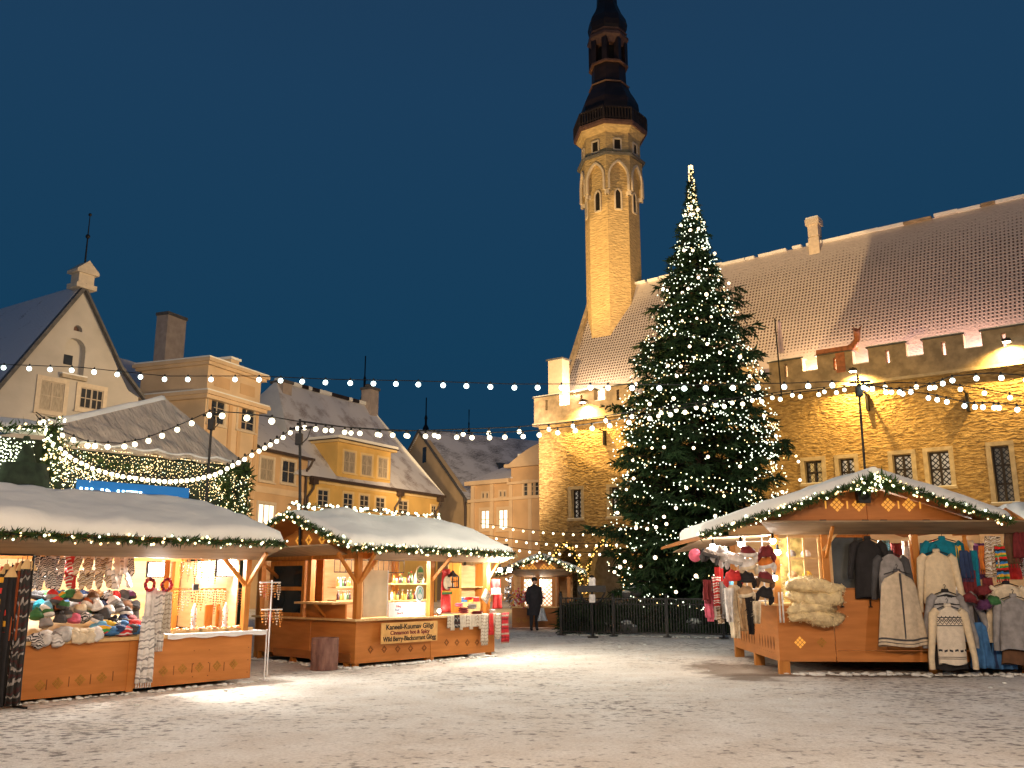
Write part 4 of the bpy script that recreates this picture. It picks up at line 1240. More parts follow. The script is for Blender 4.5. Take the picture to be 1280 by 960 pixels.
def bottle(m, loc, h, r, label, group='bottles and jars on the mulled-drink shelves', capm=None, jar=False):
    root = empty('jar' if jar else 'bottle', loc, 0, label, 'jar' if jar else 'bottle', group)
    mb = MB()
    if jar: mb.lathe([(r * .95, 0), (r, .01), (r, h * .75), (r * .85, h * .82)], m, n=10)
    else: mb.lathe([(r * .95, 0), (r, .01), (r, h * .55), (r * .4, h * .72), (r * .36, h * .9)], m, n=10)
    mb.build('glass_body', root)
    c = MB(); c.lathe([(r * (.9 if jar else .42), h * (.82 if jar else .88)), (r * (.9 if jar else .42), h)], capm or K['red'], n=10); c.build('cap', root)
    return root


ORD = ['first', 'second', 'third', 'fourth', 'fifth', 'sixth', 'seventh', 'eighth', 'ninth', 'tenth', 'eleventh', 'twelfth', 'thirteenth', 'fourteenth', 'fifteenth', 'sixteenth', 'seventeenth', 'eighteenth', 'nineteenth', 'twentieth',
       'twenty-first', 'twenty-second', 'twenty-third', 'twenty-fourth', 'twenty-fifth', 'twenty-sixth', 'twenty-seventh', 'twenty-eighth', 'twenty-ninth', 'thirtieth']


def roof_two(root, fr, xs, ye, ze, yr, zr, yb, zb, snow_th=.2, seed=0, wood_=None):
    """boards of a ridge roof; xs = (x0 eave, x1 eave, x0 ridge, x1 ridge) in the stall's own frame"""
    x0, x1, x2, x3 = xs
    A_, B_, C_, D_ = Vector((x0, ye, ze)), Vector((x1, ye, ze)), Vector((x3, yr, zr)), Vector((x2, yr, zr))
    E_, F_ = Vector((x1, yb, zb)), Vector((x0, yb, zb))
    mb = MB()
    mb.prism([A_, B_, C_, D_], (0, 0, -.05), wood_ or M['ply_dark'])
    mb.prism([D_ , C_, E_, F_], (0, 0, -.05), wood_ or M['ply_dark'])
    ro = mb.build('roof', root)
    sm = MB()
    up = Vector((0, 0, .004))
    snow_slab(sm, A_ + up, B_ + up, C_ + up, D_ + up, snow_th, M['snow'], 34, 14, .09, seed, .16)
    snow_slab(sm, F_ + up, E_ + up, C_ + up, D_ + up, snow_th, M['snow'], 14, 6, .05, seed + 9, .16)
    sm.build('roof_snow', ro)
    return ro


def text_mesh(body, size, m, depth=.004, name='lettering', parent=None, loc=(0, 0, 0), rz=0, width=None, shear=0.0, bold=0.0):
    c = bpy.data.curves.new('txt', 'FONT'); c.body = body; c.size = size; c.extrude = depth; c.align_x = 'CENTER'; c.align_y = 'CENTER'; c.shear = shear; c.offset = bold
    t = bpy.data.objects.new('txt', c)
    COL.objects.link(t)
    dg = bpy.context.evaluated_depsgraph_get(); me = bpy.data.meshes.new_from_object(t.evaluated_get(dg))
    bpy.data.objects.remove(t); bpy.data.curves.remove(c)
    me.materials.clear(); me.materials.append(m)
    me.transform(Matrix.Rotation(PI / 2, 4, 'X'))
    if width:
        xs = [v.co.x for v in me.vertices]; k = width / (max(xs) - min(xs)); me.transform(Matrix.Diagonal((k, 1, 1, 1)))
    return inst(me, name, parent, loc=loc, rz=rz)
# ------------------------------------------------------------------ stall at the left: knitwear and amber
a = gnd(40, 878); b = gnd(312, 852)
SF = Fr((a.x, a.y), math.atan2(b.y - a.y, b.x - a.x)); L1 = (b - a).length
s1 = fr_empty('market_stall', SF, 'long wooden stall at the left with mittens, hats and amber under a snow-laden roof', 'market stall', 'wooden market stalls')
XA = -2.4
zc = SF.hit(180, 795)[1]; 
zh = SF.hit(180, 697)[1]
mb = MB()
xm = SF.hit(170, 800)[0]
for (x0, x1, z0, z1) in ((XA, xm - .01, .04, zc - .05), (xm + .01, L1, .06, zc - .05)): mb.box(x0, x1, 0, .03, z0, z1, M['ply'])
for x in (xm - .05,): mb.box(x - .05, x + .06, -.012, 0, .02, zc - .05, M['ply'])
# screws
for x in (L1 - .06, L1 - .8, xm + .3, xm + 1.0):
    for z in (.15, .35, .55): mb.box(x - .008, x + .008, -.004, 0, z, z + .016, M['ornament_dark'])
for px, py in ((50, 857), (72, 854), (100, 850), (127, 847)):
    x, z = SF.hit(px, py); diamonds(mb, x, z, .15, M['ornament'])
for px, py in ((58, 856), (86, 852), (113, 849), (141, 845), (58 + 92 + 67, 838), (240, 835), (262, 834), (280, 833)):
    x, z = SF.hit(px, py); mb.box(x - .006, x + .006, -.004, 0, z - .07, z + .07, M['ornament_dark'])
for px, py in ((204, 839), (228, 836), (249, 834), (271, 832), (292, 830)):
    x, z = SF.hit(px, py); diamonds(mb, x, z, .15, M['ornament'])
mb.box(L1 - .03, L1, .03, 2.5, .06, zc - .05, M['ply_dark']); mb.box(XA, L1, 2.5, 2.53, .06, zh + .3, M['inner'])
mb.build('counter_panel', s1)
mb = MB(); mb.box(XA, L1 + .05, -.06, .75, zc - .05, zc, M['timber_pale']); mb.build('counter_top', s1)
MB().box(XA, L1 - .04, .04, 2.48, .06, .1, M['ply_dark']).build('added_floor', s1)  # slab added to keep the stall light off the ground beneath
mb = MB()
xp = SF.hit(311, 740)[0]; xq = SF.hit(205, 740, 1.2)[0]
for (x, y, z0, z1) in ((xp, .08, zc, zh + .02), (xq, 1.2, zc, zh), (xp, 2.4, .0, zh + .2), (XA + .1, .08, 0, zh)):
    mb = MB(); mb.box(x - .05, x + .05, y - .05, y + .05, z0, z1, M['timber']); mb.build('post', s1)
mb = MB(); mb.beam((xp, .08, zh - .45), (xp - .45, .08, zh), .05, .06, M['timber']); mb.beam((xp, .08, zh - .45), (xp, -.45, zh + .1), .05, .06, M['timber']); mb.build('brace', s1)
MB().box(L1 - .03, L1, .5, 2.5, zc, zh, M['inner']).build('side_wall', s1)
mb = MB(); mb.box(XA, L1 + .02, -.0, .07, zh, zh + .1, M['timber']); mb.box(XA, L1 + .02, 2.3, 2.42, zh, zh + .1, M['timber']); mb.build('beam', s1)
ye = -.75
xe, ze = SF.hit(357, 678, ye)
xr_, zr = SF.hit(255, 626, 1.3); zr -= .13
roof_two(s1, SF, (XA - .3, xe, XA - .3, xr_), ye, ze, 1.3, zr, 3.2, ze, .2, 1)
mb = MB(); mb.prism([(XA - .3, 0, zh - .0), (xe + .05, 0, zh - .0), (xe + .0, ye + .02, ze - .08), (XA - .3, ye + .02, ze - .08)], (0, 0, .025), M['flap']); 
mb.build('flap', s1)
mb = MB(); mb.prism([(xe - .02, 0, zh + .05), (xe - .02, ye, ze), (xe - .02, 1.3, zr), (xe - .02, 2.6, zh)], (-.02, 0, 0), M['ply_dark'])
gp = [SF.w(XA - .2, ye - .03, ze - .02), SF.w((XA + xe) / 2, ye - .03, ze - .05), SF.w(xe - .02, ye - .03, ze - .02)]
garland(gp, 'fir garland with warm lights along the front eave of the left stall', 90, random.Random(2), rad=.06)
# cloth over the right part of the counter
xw0 = SF.hit(207, 790)[0]
mb = MB(); n = 24
vs = []
for j, (y, z) in enumerate(((.7, zc + .006), (-.075, zc + .008), (-.08, zc - .06))):
    for i in range(n + 1):
        x = xw0 + (L1 + .22 - xw0) * i / n; vs.append((x, y - .01 * math.sin(i * 1.3), z - (.012 * math.sin(i * .9) if j == 2 else 0)))
mb.add(vs, [(j * (n + 1) + i, j * (n + 1) + i + 1, (j + 1) * (n + 1) + i + 1, (j + 1) * (n + 1) + i) for j in range(2) for i in range(n)], M['white_cloth'], True)
ob = mb.build('counter_cloth'); ob.location = SF.o; ob.rotation_euler = (0, 0, SF.a); tag(ob, 'white cloth spread over the amber half of the left stall counter', 'cloth')

rr = random.Random(11)
KL = list(K.items())
# rows of mittens and socks hanging above the knitwear
def knit_piece(px, py, y, w, h, mk, label, group, kind='mitten'):
    x, z = SF.hit(px, py, y)
    mb = MB()
    poly = [(-w / 2, 0, 0), (w / 2, 0, 0), (w / 2 * 1.1, 0, -h * .5), (w / 2, 0, -h * .88), (w * .2, 0, -h), (-w * .25, 0, -h), (-w / 2 * 1.05, 0, -h * .85), (-w / 2 * 1.05, 0, -h * .62), (-w * .8, 0, -h * .55), (-w * .85, 0, -h * .42), (-w / 2, 0, -h * .38)] if kind == 'mitten' else \
        [(-w / 2, 0, 0), (w / 2, 0, 0), (w / 2, 0, -h * .7), (w * .6, 0, -h * .8), (w * .5, 0, -h * .95), (-w * .3, 0, -h), (-w * 1.2, 0, -h * .95), (-w * 1.2, 0, -h * .82), (-w / 2, 0, -h * .7)]
    mb.prism(poly, (0, .035, 0), mk)
    mb.cbox((0, .017, -.015), (w * 1.04, .045, .03), K['white'] if rr.random() < .4 else mk)
    p = SF.w(x, y, z)
    o = mb.build(kind); o.location = p; o.rotation_euler = (rr.uniform(-.3, .3), rr.uniform(-.22, .22), SF.a + rr.uniform(-.7, .7))
    tag(o, label, 'mitten' if kind == 'mitten' else 'sock', group)
seq = [(48 + i * 6.1, 698 + (i % 2) * 1.5) for i in range(20)]
mats_ = ['stripe_bw'] * 6 + ['stripe_rw', 'red'] + ['stripe_brown'] * 7 + ['stripe_grey', 'white', 'stripe_grey', 'white', 'stripe_bw']
nm_ = dict(stripe_bw='black and white', stripe_rw='red and white', red='plain red', stripe_brown='brown and cream', stripe_grey='grey and white', white='plain white')
for row, (dy, y_) in enumerate(((0, .45), (15, .55))):
    for i, (px, py) in enumerate(seq):
        knit_piece(px, py - 4 + dy * 1.15, y_, .08, .3, K[mats_[i]], '%s mitten, %s from left in the %s row of the left stall' % (nm_[mats_[i]], ORD[i], ('upper', 'lower')[row]), 'mittens hung in rows under the left stall roof')
# heap of hats on the counter and shelf
hp = [(46, 770, 'green'), (57, 760, 'lightblue'), (60, 768, 'green'), (70, 752, 'red'), (78, 758, 'green'), (66, 745, 'red'), (76, 745, 'stripe_multi'), (86, 744, 'green'), (58, 780, 'grey'), (75, 775, 'charcoal'), (84, 770, 'charcoal'), (92, 775, 'pink'), (100, 762, 'cream'), (108, 772, 'stripe_bw'), (120, 775, 'charcoal'), (130, 768, 'charcoal'),
      (122, 758, 'white'), (136, 764, 'white'), (144, 752, 'white'), (150, 762, 'charcoal'), (158, 766, 'charcoal'), (154, 776, 'navy'), (162, 776, 'maroon'), (140, 779, 'black'), (95, 748, 'tan'), (108, 755, 'rust'), (116, 748, 'brown')]
for i, (px, py, c) in enumerate(sorted(hp)):
    y = .5 - (py - 745) / 40 * .35
    x, z = SF.hit(px, py, y)
    cn = {'stripe_multi': 'rainbow striped', 'stripe_bw': 'black and white', 'lightblue': 'light blue'}.get(c, c)
    hat(K[c], SF.w(x, y, z - .03), '%s knitted hat, %s from left in the heap at the left stall' % (cn, ORD[i]), r=.085, h=.12, m2=K[rr.choice(('charcoal', 'white', 'grey', c))], pom=K[c] if i % 3 == 0 else None, rz=rr.uniform(0, 6), tilt=rr.uniform(-.7, .4), group='knitted hats heaped on the left stall')
# two further rows behind the heap
BC = ['charcoal', 'green', 'maroon', 'black', 'grey', 'stripe_multi', 'navy', 'brown', 'tan', 'stripe_bw', 'red', 'charcoal', 'purple', 'teal', 'black', 'rust', 'blue', 'grey', 'maroon', 'green', 'black', 'navy', 'stripe_rw', 'charcoal', 'brown', 'black']
for i, c in enumerate(BC):
    r_ = i // 13; px = 47 + (i % 13) * 9.6 + r_ * 4; py = (744, 757)[r_]; y = (.95, .8)[r_]
    x, z = SF.hit(px, py, y); cn = {'stripe_multi': 'rainbow striped', 'stripe_bw': 'black and white', 'stripe_rw': 'red and white'}.get(c, c)
    hat(K[c], SF.w(x, y, z - .05), '%s knitted hat, %s from left in the %s back row' % (cn, ORD[i % 13], ('upper', 'lower')[r_]), r=.1, h=.13, m2=K[rr.choice(('black', 'grey', c))], rz=i, tilt=rr.uniform(-.8, .3), group='knitted hats in the back rows of the left stall')
mb = MB(); xa = SF.hit(40, 760, .9)[0]; xb = SF.hit(172, 760, .9)[0]
mb.prism([(xa, .75, zc), (xa, 1.15, zc), (xa, 1.15, SF.hit(60, 748, .95)[1] - .03), (xa, .85, SF.hit(60, 762, .8)[1] - .03)], (xb - xa, 0, 0), K['charcoal']); mb.build('display_rack', s1)
# shelf under the heap
x0 = SF.hit(30, 770, .4)[0]; x1 = SF.hit(168, 770, .4)[0]
mb = MB(); mb.prism([(x0, .0, zc), (x0, .8, zc), (x0, .8, zc + .32), (x0, .55, zc + .3)], (x1 - x0, 0, 0), M['inner']); mb.build('display_step', s1)
# folded knitwear spilling over the edge
fl = [(44, 800, 'stripe_bw'), (55, 795, 'white'), (66, 797, 'stripe_grey'), (78, 790, 'pale_grey'), (88, 792, 'cream'), (98, 793, 'cream'), (108, 792, 'cream'), (118, 790, 'white'), (128, 788, 'stripe_multi'), (137, 790, 'blue'), (146, 788, 'navy'), (155, 790, 'stripe_rw'), (163, 787, 'charcoal'), (170, 788, 'blue'), (133, 783, 'yellow'), (150, 782, 'blue'), (124, 783, 'lightblue'), (165, 781, 'red'), (142, 783, 'stripe_bw')]
for i, (px, py, c) in enumerate(sorted(fl)):
    y = .02 if py > 786 else .18
    x, z = SF.hit(px, py, y)
    z = max(z, zc + .03)
    mb = MB(); rg = random.Random(i)
    w = rg.uniform(.11, .16)
    mb.ball((0, 0, 0), (w, .14, .06), K[c], 12, 6, jit=.16, rr=rg); mb.ball((.02, -.03, .04), (w * .8, .1, .045), K[c], 10, 5, jit=.2, rr=rg)
    if i < 8: mb.ball((0, -.12, -.05), (w * .7, .05, .08), K[c], 10, 5, jit=.2, rr=rg)
    o = mb.build('folded_knitwear'); o.location = SF.w(x, y, z); o.rotation_euler = (0, 0, SF.a + rg.uniform(-.5, .5))
    cn = {'stripe_bw': 'black and white', 'stripe_grey': 'grey and white', 'stripe_multi': 'rainbow striped', 'stripe_rw': 'red and white', 'pale_grey': 'pale grey', 'lightblue': 'light blue'}.get(c, c)
    tag(o, '%s folded knitwear, %s bundle from left on the left stall counter' % (cn, ORD[i]), 'knitwear', 'folded knitwear on the left stall counter')
# white light panels: lit lamps in the stall
for i, (px, py, w, h) in enumerate(((196, 712, .3, .26), (283, 710, .36, .3))):
    x, z = SF.hit(px, py, .6)
    o = empty('stall_lamp', SF.w(x, .6, z), SF.a, ('square white work lamp between the mittens and the wreaths', 'square white work lamp above the amber strings')[i], 'lamp', 'work lamps inside the left stall')
    mb = MB(); mb.box(-w / 2, w / 2, .02, .07, -h / 2, h / 2, M['iron']); mb.build('housing', o)
    MB().box(-w / 2 + .02, w / 2 - .02, 0, .018, -h / 2 + .02, h / 2 - .02, emit('work_lamp_lens', (1, .97, .92), 14)).build('lens', o)
    lamp('AREA', SF.w(x, .55, z), 95, (1, .92, .8), SF.w(x, -.6, z - .9), .3, name='stall_light')
    lamp('POINT', SF.w(x + .1, 1.5, zh - .12), 110, (1, .9, .74), size=.08, name='stall_light')
lamp('POINT', SF.w(.3, .9, zh - .1), 115, (1, .92, .82), size=.08, name='stall_light')
lamp('POINT', SF.w(-1.3, .5, zh - .1), 30, (1, .92, .82), size=.08, name='stall_light')
# amber strings on rails
M['amber'] = mat('amber_beads', (.75, .3, .06), .25, .4, 20, spec=.7)
M['coral'] = mat('coral_beads', (.6, .12, .06), .3, .3, 20, spec=.6)
M['pearl'] = mat('pale_beads', (.75, .62, .48), .3, .2, 20, spec=.6)
def strand(px, py, y, ln, mk, i, where, fr=SF, gr='bead strands hanging in the left stall'):
    x, z = fr.hit(px, py, y)
    mb = MB()
    nb = max(4, int(ln / .035))
    for j in range(nb):
        for s in (-1, 1):
            t = j / (nb - 1)
            xx = s * .028 * math.sin(PI * min(1, t * 1.0 + .12)) + rr.uniform(-.003, .003)
            mb.ball((xx, 0, -t * ln), .016, mk, 5, 3)
    o = mb.build('bead_strand'); o.location = fr.w(x, y, z); o.rotation_euler = (0, 0, fr.a)
    tag(o, '%s bead strand, %s from left %s' % ({'amber_beads': 'amber', 'coral_beads': 'coral red', 'pale_beads': 'pale'}[mk.name], ORD[i], where), 'bead strand', gr)
kk = [M['amber'], M['pearl'], M['coral'], M['amber'], M['pearl']]
for i in range(9): strand(228 + i * 8.5, 700, .9, .3 + .05 * (i % 3), kk[i % 5], i, 'on the top rail of the amber counter')
for i in range(16): strand(219 + i * 5.6, 737, .85, .2 + .07 * ((i * 7) % 4), kk[(i * 3) % 5], i, 'on the middle rail of the amber counter')
mb = MB(); xa = SF.hit(214, 736, .85)[0]; xb = SF.hit(306, 736, .85)[0]
for z in (SF.hit(260, 736, .85)[1], SF.hit(260, 699, .9)[1]): mb.tube([(xa, .87, z), (xb, .87, z)], .012, M['timber_pale'], 6)
mb.build('rail', s1)
# trays of amber on the counter
for i, px in enumerate((222, 238, 254, 270, 286, 300)):
    x, z = SF.hit(px, 783, .25)
    o = empty('amber_tray', SF.w(x, .3, zc + .01), SF.a, 'shallow tray of beads on the white cloth, %s from the left' % ORD[i], 'tray', 'trays on the amber counter')
    mb = MB(); mb.box(-.16, .16, -.2, .2, 0, .012, M['timber_pale']); mb.box(-.16, .16, -.2, -.185, .012, .05, M['timber_pale']); mb.box(-.16, .16, .185, .2, .012, .05, M['timber_pale']); mb.build('tray_base', o)
    mb = MB()
    for _ in range(34): mb.ball((rr.uniform(-.14, .14), rr.uniform(-.17, .17), .03 + rr.uniform(0, .03)), rr.uniform(.012, .03), kk[rr.randrange(5)], 5, 3)
    mb.build('beads', o)
# small display boards with necklaces and the dark square card
x, z = SF.hit(245, 734, .3)
o = empty('price_card', SF.w(x, .3, z), SF.a, 'small dark grey square card with pale rim hanging above the amber counter', 'card'); MB().box(-.055, .055, 0, .01, -.055, .055, K['pale_grey']).build('rim', o); MB().box(-.042, .042, -.006, -.001, -.042, .042, K['charcoal']).build('face', o)
for i, px in enumerate((243, 282)):
    x, z = SF.hit(px, 760, .3)
    mb = MB(); mb.lathe([(.05, 0), (.06, .02), (.035, .08), (.04, .25), (.05, .33), (.02, .42), (.01, .46)], M['white_cloth'], n=10)
    for j in range(26): t = j / 26; mb.ball((math.cos(t * 40) * .045, math.sin(t * 40) * .045, .1 + t * .24), .014, kk[j % 5], 5, 3)
    o = mb.build('necklace_stand'); o.location = SF.w(x, .3, zc + .01)
    tag(o, ('white necklace stand wound with beads under the dark card', 'white necklace stand wound with beads near the right post')[i], 'necklace stand', 'necklace stands on the amber counter')
# wooden racks behind
for i, px in enumerate((262, 276)):
    x, z = SF.hit(px, 760, 1.0)
    mb = MB(); mb.box(x - .07, x + .07, 1.0, 1.04, zc, zc + .42, M['timber']); mb.box(x - .1, x + .1, .96, 1.08, zc, zc + .03, M['timber']); o = mb.build('display_board'); o.location = SF.o; o.rotation_euler = (0, 0, SF.a)
    tag(o, ('narrow orange display board left of centre behind the amber trays', 'narrow orange display board right of centre behind the amber trays')[i], 'board', 'display boards on the amber counter')
# patterned shawl hung on the outside of the stall with two wreaths over it
x, z = SF.hit(197, 728, -.12)
mbk = K['stripe_grey']
for i, (px, py, wd, ht, c) in enumerate(((191, 735, .24, .95, 'white'), (202, 738, .18, .7, 'stripe_grey'), (186, 770, .24, .78, 'stripe_bw'), (211, 740, .14, .45, 'linen_pat'))):
    x, z = SF.hit(px, py, -.12 - .03 * i)
    if py == 770: c = 'stripe_grey'
    h_ = {0: 1.0, 1: .85, 2: .98, 3: .55}[i]
    cloth('shawl', wd, h_, K[c], SF.w(x, -.1 - .04 * i, z), SF.a, 2.5, .035, .012, .8, 1.1, seed=i * 2.1, label=('plain white long shawl hanging under the left wreath', 'grey and white shawl hanging under the right wreath', 'grey banded shawl reaching lowest in front of the counter', 'short patterned linen shawl beside the right wreath')[i], cat='shawl', group='long shawls hung in front of the left stall', fringe=7)
for i, (px, py, c) in enumerate(((186, 731, 'rust'), (207, 731, 'maroon'))):
    x, z = SF.hit(px, py, -.16)
    mb = MB(); rg = random.Random(i)
    for t in range(40):
        aa = t / 40 * 2 * PI; mb.ball((math.cos(aa) * .075, rg.uniform(-.02, .02), math.sin(aa) * .085), rg.uniform(.018, .032), K[('red', c, 'maroon', 'pink')[t % 4]], 5, 3)
    o = mb.build('wreath'); o.location = SF.w(x, -.2, z); o.rotation_euler = (0, 0, SF.a)
    tag(o, ('left of two red flower wreaths above the long shawls', 'right of two red flower wreaths, darker, above the long shawls')[i], 'wreath', 'red wreaths at the left stall')
# rack of dark coats and striped scarves at the near end
racks = [(-2, 712, .3, 1.45, 'black'), (8, 708, .17, 1.15, 'stripe_scarf'), (14, 712, .22, 1.6, 'black'), (21, 706, .16, 1.5, 'dots'), (27, 704, .18, 1.2, 'rust'), (33, 702, .16, 1.66, 'dots'), (39, 704, .1, 1.62, 'charcoal')]
rk = Fr((SF.w(0, -.35).x, SF.w(0, -.35).y), SF.a)
for i, (px, py, wd, ht, c) in enumerate(racks):
    y = -.35 - .05 * (i % 3)
    x, z = SF.hit(px, py, y)
    lb = ['wide black coat at the outer end of the near clothes rail', 'black scarf with yellow and red bars on the near clothes rail', 'long black coat behind the barred scarf', 'dark patterned shawl beside the barred scarf', 'rust-red shawl on the near clothes rail', 'longest dark patterned shawl at the inner end of the near clothes rail', 'narrow charcoal scarf closest to the counter on the near clothes rail'][i]
    z1 = SF.hit(px, {0: 890, 1: 790, 2: 895, 3: 885, 4: 800, 5: 892, 6: 880}[i], y)[1]
    cloth('shawl' if i else 'coat', wd, max(.3, z - max(z1, .04)), K[c], SF.w(x, y, z), SF.a, 2.2, .05, .03, .7, 1.1, seed=i, label=lb, cat='shawl' if i % 2 else 'coat', group='dark clothes on the near rail of the left stall')
    mb = MB(); mb.prism([(-.1, 0, -.1), (.1, 0, -.1), (.02, 0, .03), (-.02, 0, .03)], (0, .02, 0), M['timber_pale']); mb.tube([(0, .01, .03), (0, .01, .09)], .006, M['iron'], 4)
    o = mb.build('clothes_hanger'); o.location = SF.w(x, y - .04, z - .0); o.rotation_euler = (0, 0, SF.a + R(20)); tag(o, 'pale wooden hanger, %s from the left on the near clothes rail' % ORD[i], 'hanger', 'pale wooden hangers on the near clothes rail')
x0 = SF.hit(-40, 700, -.38)[0]; x1 = SF.hit(42, 700, -.38)[0]; zz = SF.hit(20, 699, -.38)[1] + .06
mb = MB(); mb.tube([(x0, -.38, zz), (x1, -.38, zz)], .015, M['iron'], 6); o = mb.build('rail'); 
mb2 = MB(); mb2.tube([(x1, -.38, 0), (x1, -.38, zz)], .015, M['iron'], 6); mb2.box(x1 - .02, x1 + .02, -.65, -.1, 0, .03, M['iron'])
root = empty('clothes_rail', SF.o, SF.a, 'black metal clothes rail in front of the left stall end', 'clothes rail'); o.parent = root; mb2.build('upright', root)
# bead rack with a thin white pole at the right end of the stall
x, z = SF.hit(332, 790, -.05)
root = empty('bead_rack', SF.w(L1 + .25, -.05, 0), SF.a, 'thin white stand with beads hanging at the right end of the left stall', 'display stand')
mb = MB(); mb.tube([(0, 0, 0), (0, 0, zc + .02)], .012, M['white_cloth'], 6); mb.box(-.02, .02, -.1, .12, 0, .02, M['white_cloth']); mb.build('pole', root)
for j, (px, py) in enumerate(((340, 762), (338, 728))):
    xx, zz = SF.hit(px, py, .35)
    mb = MB(); mb.tube([(xx - L1 - .25 - .22, .4, zz), (xx - L1 - .25 + .22, .4, zz)], .012, M['white_cloth'], 6); mb.build('cross_bar', root)
    for i in range(6): strand(px - 11 + i * 4.4, py + 1, .38, .2 + .04 * (i % 3), kk[(i + j) % 5], i, 'on the %s bar of the white bead stand' % ('lower', 'upper')[j])
mb = MB(); xx = SF.hit(340, 728, .35)[0] - L1 - .25; mb.tube([(xx, .4, 0), (xx, .4, SF.hit(338, 725, .35)[1])], .012, M['white_cloth'], 6); mb.build('upright', root)
# ------------------------------------------------------------------ middle stall: mulled drinks and linen
a = gnd(443, 834.6); b = gnd(618, 818.7)
S2 = Fr((a.x, a.y), math.atan2(b.y - a.y, b.x - a.x)); L2 = (b - a).length
s2 = fr_empty('market_stall', S2, 'middle wooden stall with a corner counter, lettered board and snow-covered roof', 'market stall', 'wooden market stalls')
g = S2.loc(gnd(328, 822)); W2 = min(max(g.y, 2.6), 4.2)
zc = S2.hit(443, 774)[1]; zh = S2.hit(560, 702)[1]
xs2 = S2.hit(540, 800)[0]; xr2 = S2.hit(611, 800)[0]
mb = MB()
for x0, x1 in ((0.0, xs2 - .01), (xs2 + .01, L2)): mb.box(x0, x1, 0, .03, .07, zc - .04, M['ply'])
mb.box(xs2 - .05, xs2 + .05, -.012, 0, 0, zc - .04, M['ply'])
mb.box(0, .03, .03, W2 * .42, .07, zc - .04, M['ply']); mb.box(0, .03, W2 * .42 + .015, W2, .16, zc - .04, M['ply'])
mb.box(-.03, 0, .1, W2 * .78, .1, .26, M['ply_dark'])
for y in (.3, W2 * .6, W2 - .1): mb.box(0, .1, y - .05, y + .05, -.02, .16, M['timber'])
for x in (.1, L2 * .5, L2 - .1): mb.box(x - .05, x + .05, .05, .15, -.02, .08, M['timber'])
mb.box(L2 - .03, L2, .03, W2, .07, zc - .04, M['ply_dark'])
for px in (463, 480, 497, 513, 530):
    x, z = S2.hit(px, 812 - (px - 463) * .03); diamonds(mb, x, z, .14, M['ornament_dark'], full=False)
for px in (558, 571, 584, 596):
    x, z = S2.hit(px, 803); diamonds(mb, x, z, .14, M['ornament_dark'], full=False)
mb.build('counter_panel', s2)
# ornament on the gable-end panel (turned into the x = 0 plane)
f = MB(); diamonds(f, 0, 0, .15, M['glow_cut'])
rot = Matrix.Rotation(R(-90), 3, 'Z')
mb = MB(); mb.add([rot @ Vector(v) + Vector((-.002, .95, .32)) for v in f.v], f.f, M['ornament']); mb.build('ornament', s2)
mb = MB(); mb.box(-.12, L2 + .06, -.12, .55, zc - .04, zc, M['timber_pale']); mb.box(-.12, .4, .55, W2, zc - .04, zc, M['timber_pale']); mb.build('counter_top', s2)
MB().box(.04, L2 - .04, .04, W2, .17, .2, M['ply_dark']).build('added_floor', s2)  # added slab, blocks inner light from reaching under the stall
mb = MB(); mb.box(.02, L2, W2 + .02, W2 + .06, 0, zh + .5, M['inner']); mb.box(.6, .64, W2 * .55, W2, zc, zh + .3, M['ply_dark']); mb.build('back_wall', s2)
for i, (x, y, z0) in enumerate(((.06, .06, zc), (xs2, .08, zc), (xr2, .08, zc), (.06, W2 * .46, zc), (.06, W2 - .06, 0), (L2 - .1, W2 - .1, 0))):
    mb = MB(); mb.box(x - .06, x + .06, y - .06, y + .06, z0, zh + .12, M['timber']); mb.build('post', s2)
for (p, q_) in (((.06, .06, zh - .5), (.55, .06, zh + .02)), ((.06, .06, zh - .5), (-.5, .02, zh + .12)), ((.06, .06, zh - .5), (.06, .6, zh + .02)), ((.06, .06, zh - .5), (.0, -.5, zh + .1)), ((xs2, .08, zh - .45), (xs2 + .5, .05, zh + .02)), ((xs2, .08, zh - .45), (xs2 + .1, -.45, zh + .1)), ((xr2, .08, zh - .42), (xr2 + .38, .08, zh)), ((.05, W2 * .8, zh - .35), (-.7, W2 * .62, zh - .12))):
    mb = MB(); mb.beam(p, q_, .045, .06, M['timber']); mb.build('brace', s2)
mb = MB(); mb.box(0, L2 + .1, .02, .12, zh + .02, zh + .14, M['timber']); mb.box(.02, .12, .12, W2, zh + .02, zh + .14, M['timber']); mb.build('beam', s2)
# roof
xf = -.75; ye = -.65
_, ze = S2.hit(560, 687, ye)
xe1 = S2.hit(643, 693, ye)[0]
yr = W2 / 2
# ridge height from the gable peak
d = ray(360, 632); o_ = S2.w(xf, 0) - Vector((0, 0, EYE)); t = o_.dot(S2.u) / d.dot(S2.u); pk = S2.loc(d * t + Vector((0, 0, EYE)))
yr, zr = pk.y, pk.z
xrr = S2.hit(552, 646, yr)[0]
zr -= .2
roof_two(s2, S2, (xf, xe1, xf, xrr), ye, ze, yr, zr, 2 * yr - ye, ze, .2, 4)
mb = MB()  # gable board with carved openings
zg = zh + .25
slope = (zr - ze) / (yr - ye)
yy0 = ye + (zg - ze) / slope + .05; yy1 = 2 * yr - yy0
mb.prism([(-.02, yy0, zg - .12), (-.02, yy1, zg - .12), (-.02, yy1, zg), (-.02, yr, zr - .1), (-.02, yy0, zg)], (.03, 0, 0), M['ply'])
mb.build('gable_board', s2)
for k in range(4):
    f = MB(); diamonds(f, 0, 0, .22, M['glow_cut'], full=False)
    y_ = yr + (.2, .55, -.25, -.65)[k]
    mb = MB(); mb.add([rot @ Vector(v) + Vector((-.03, y_, zg + .18)) for v in f.v], f.f, M['glow_cut']); mb.build('carved_opening', s2)
zg2 = zg - .05
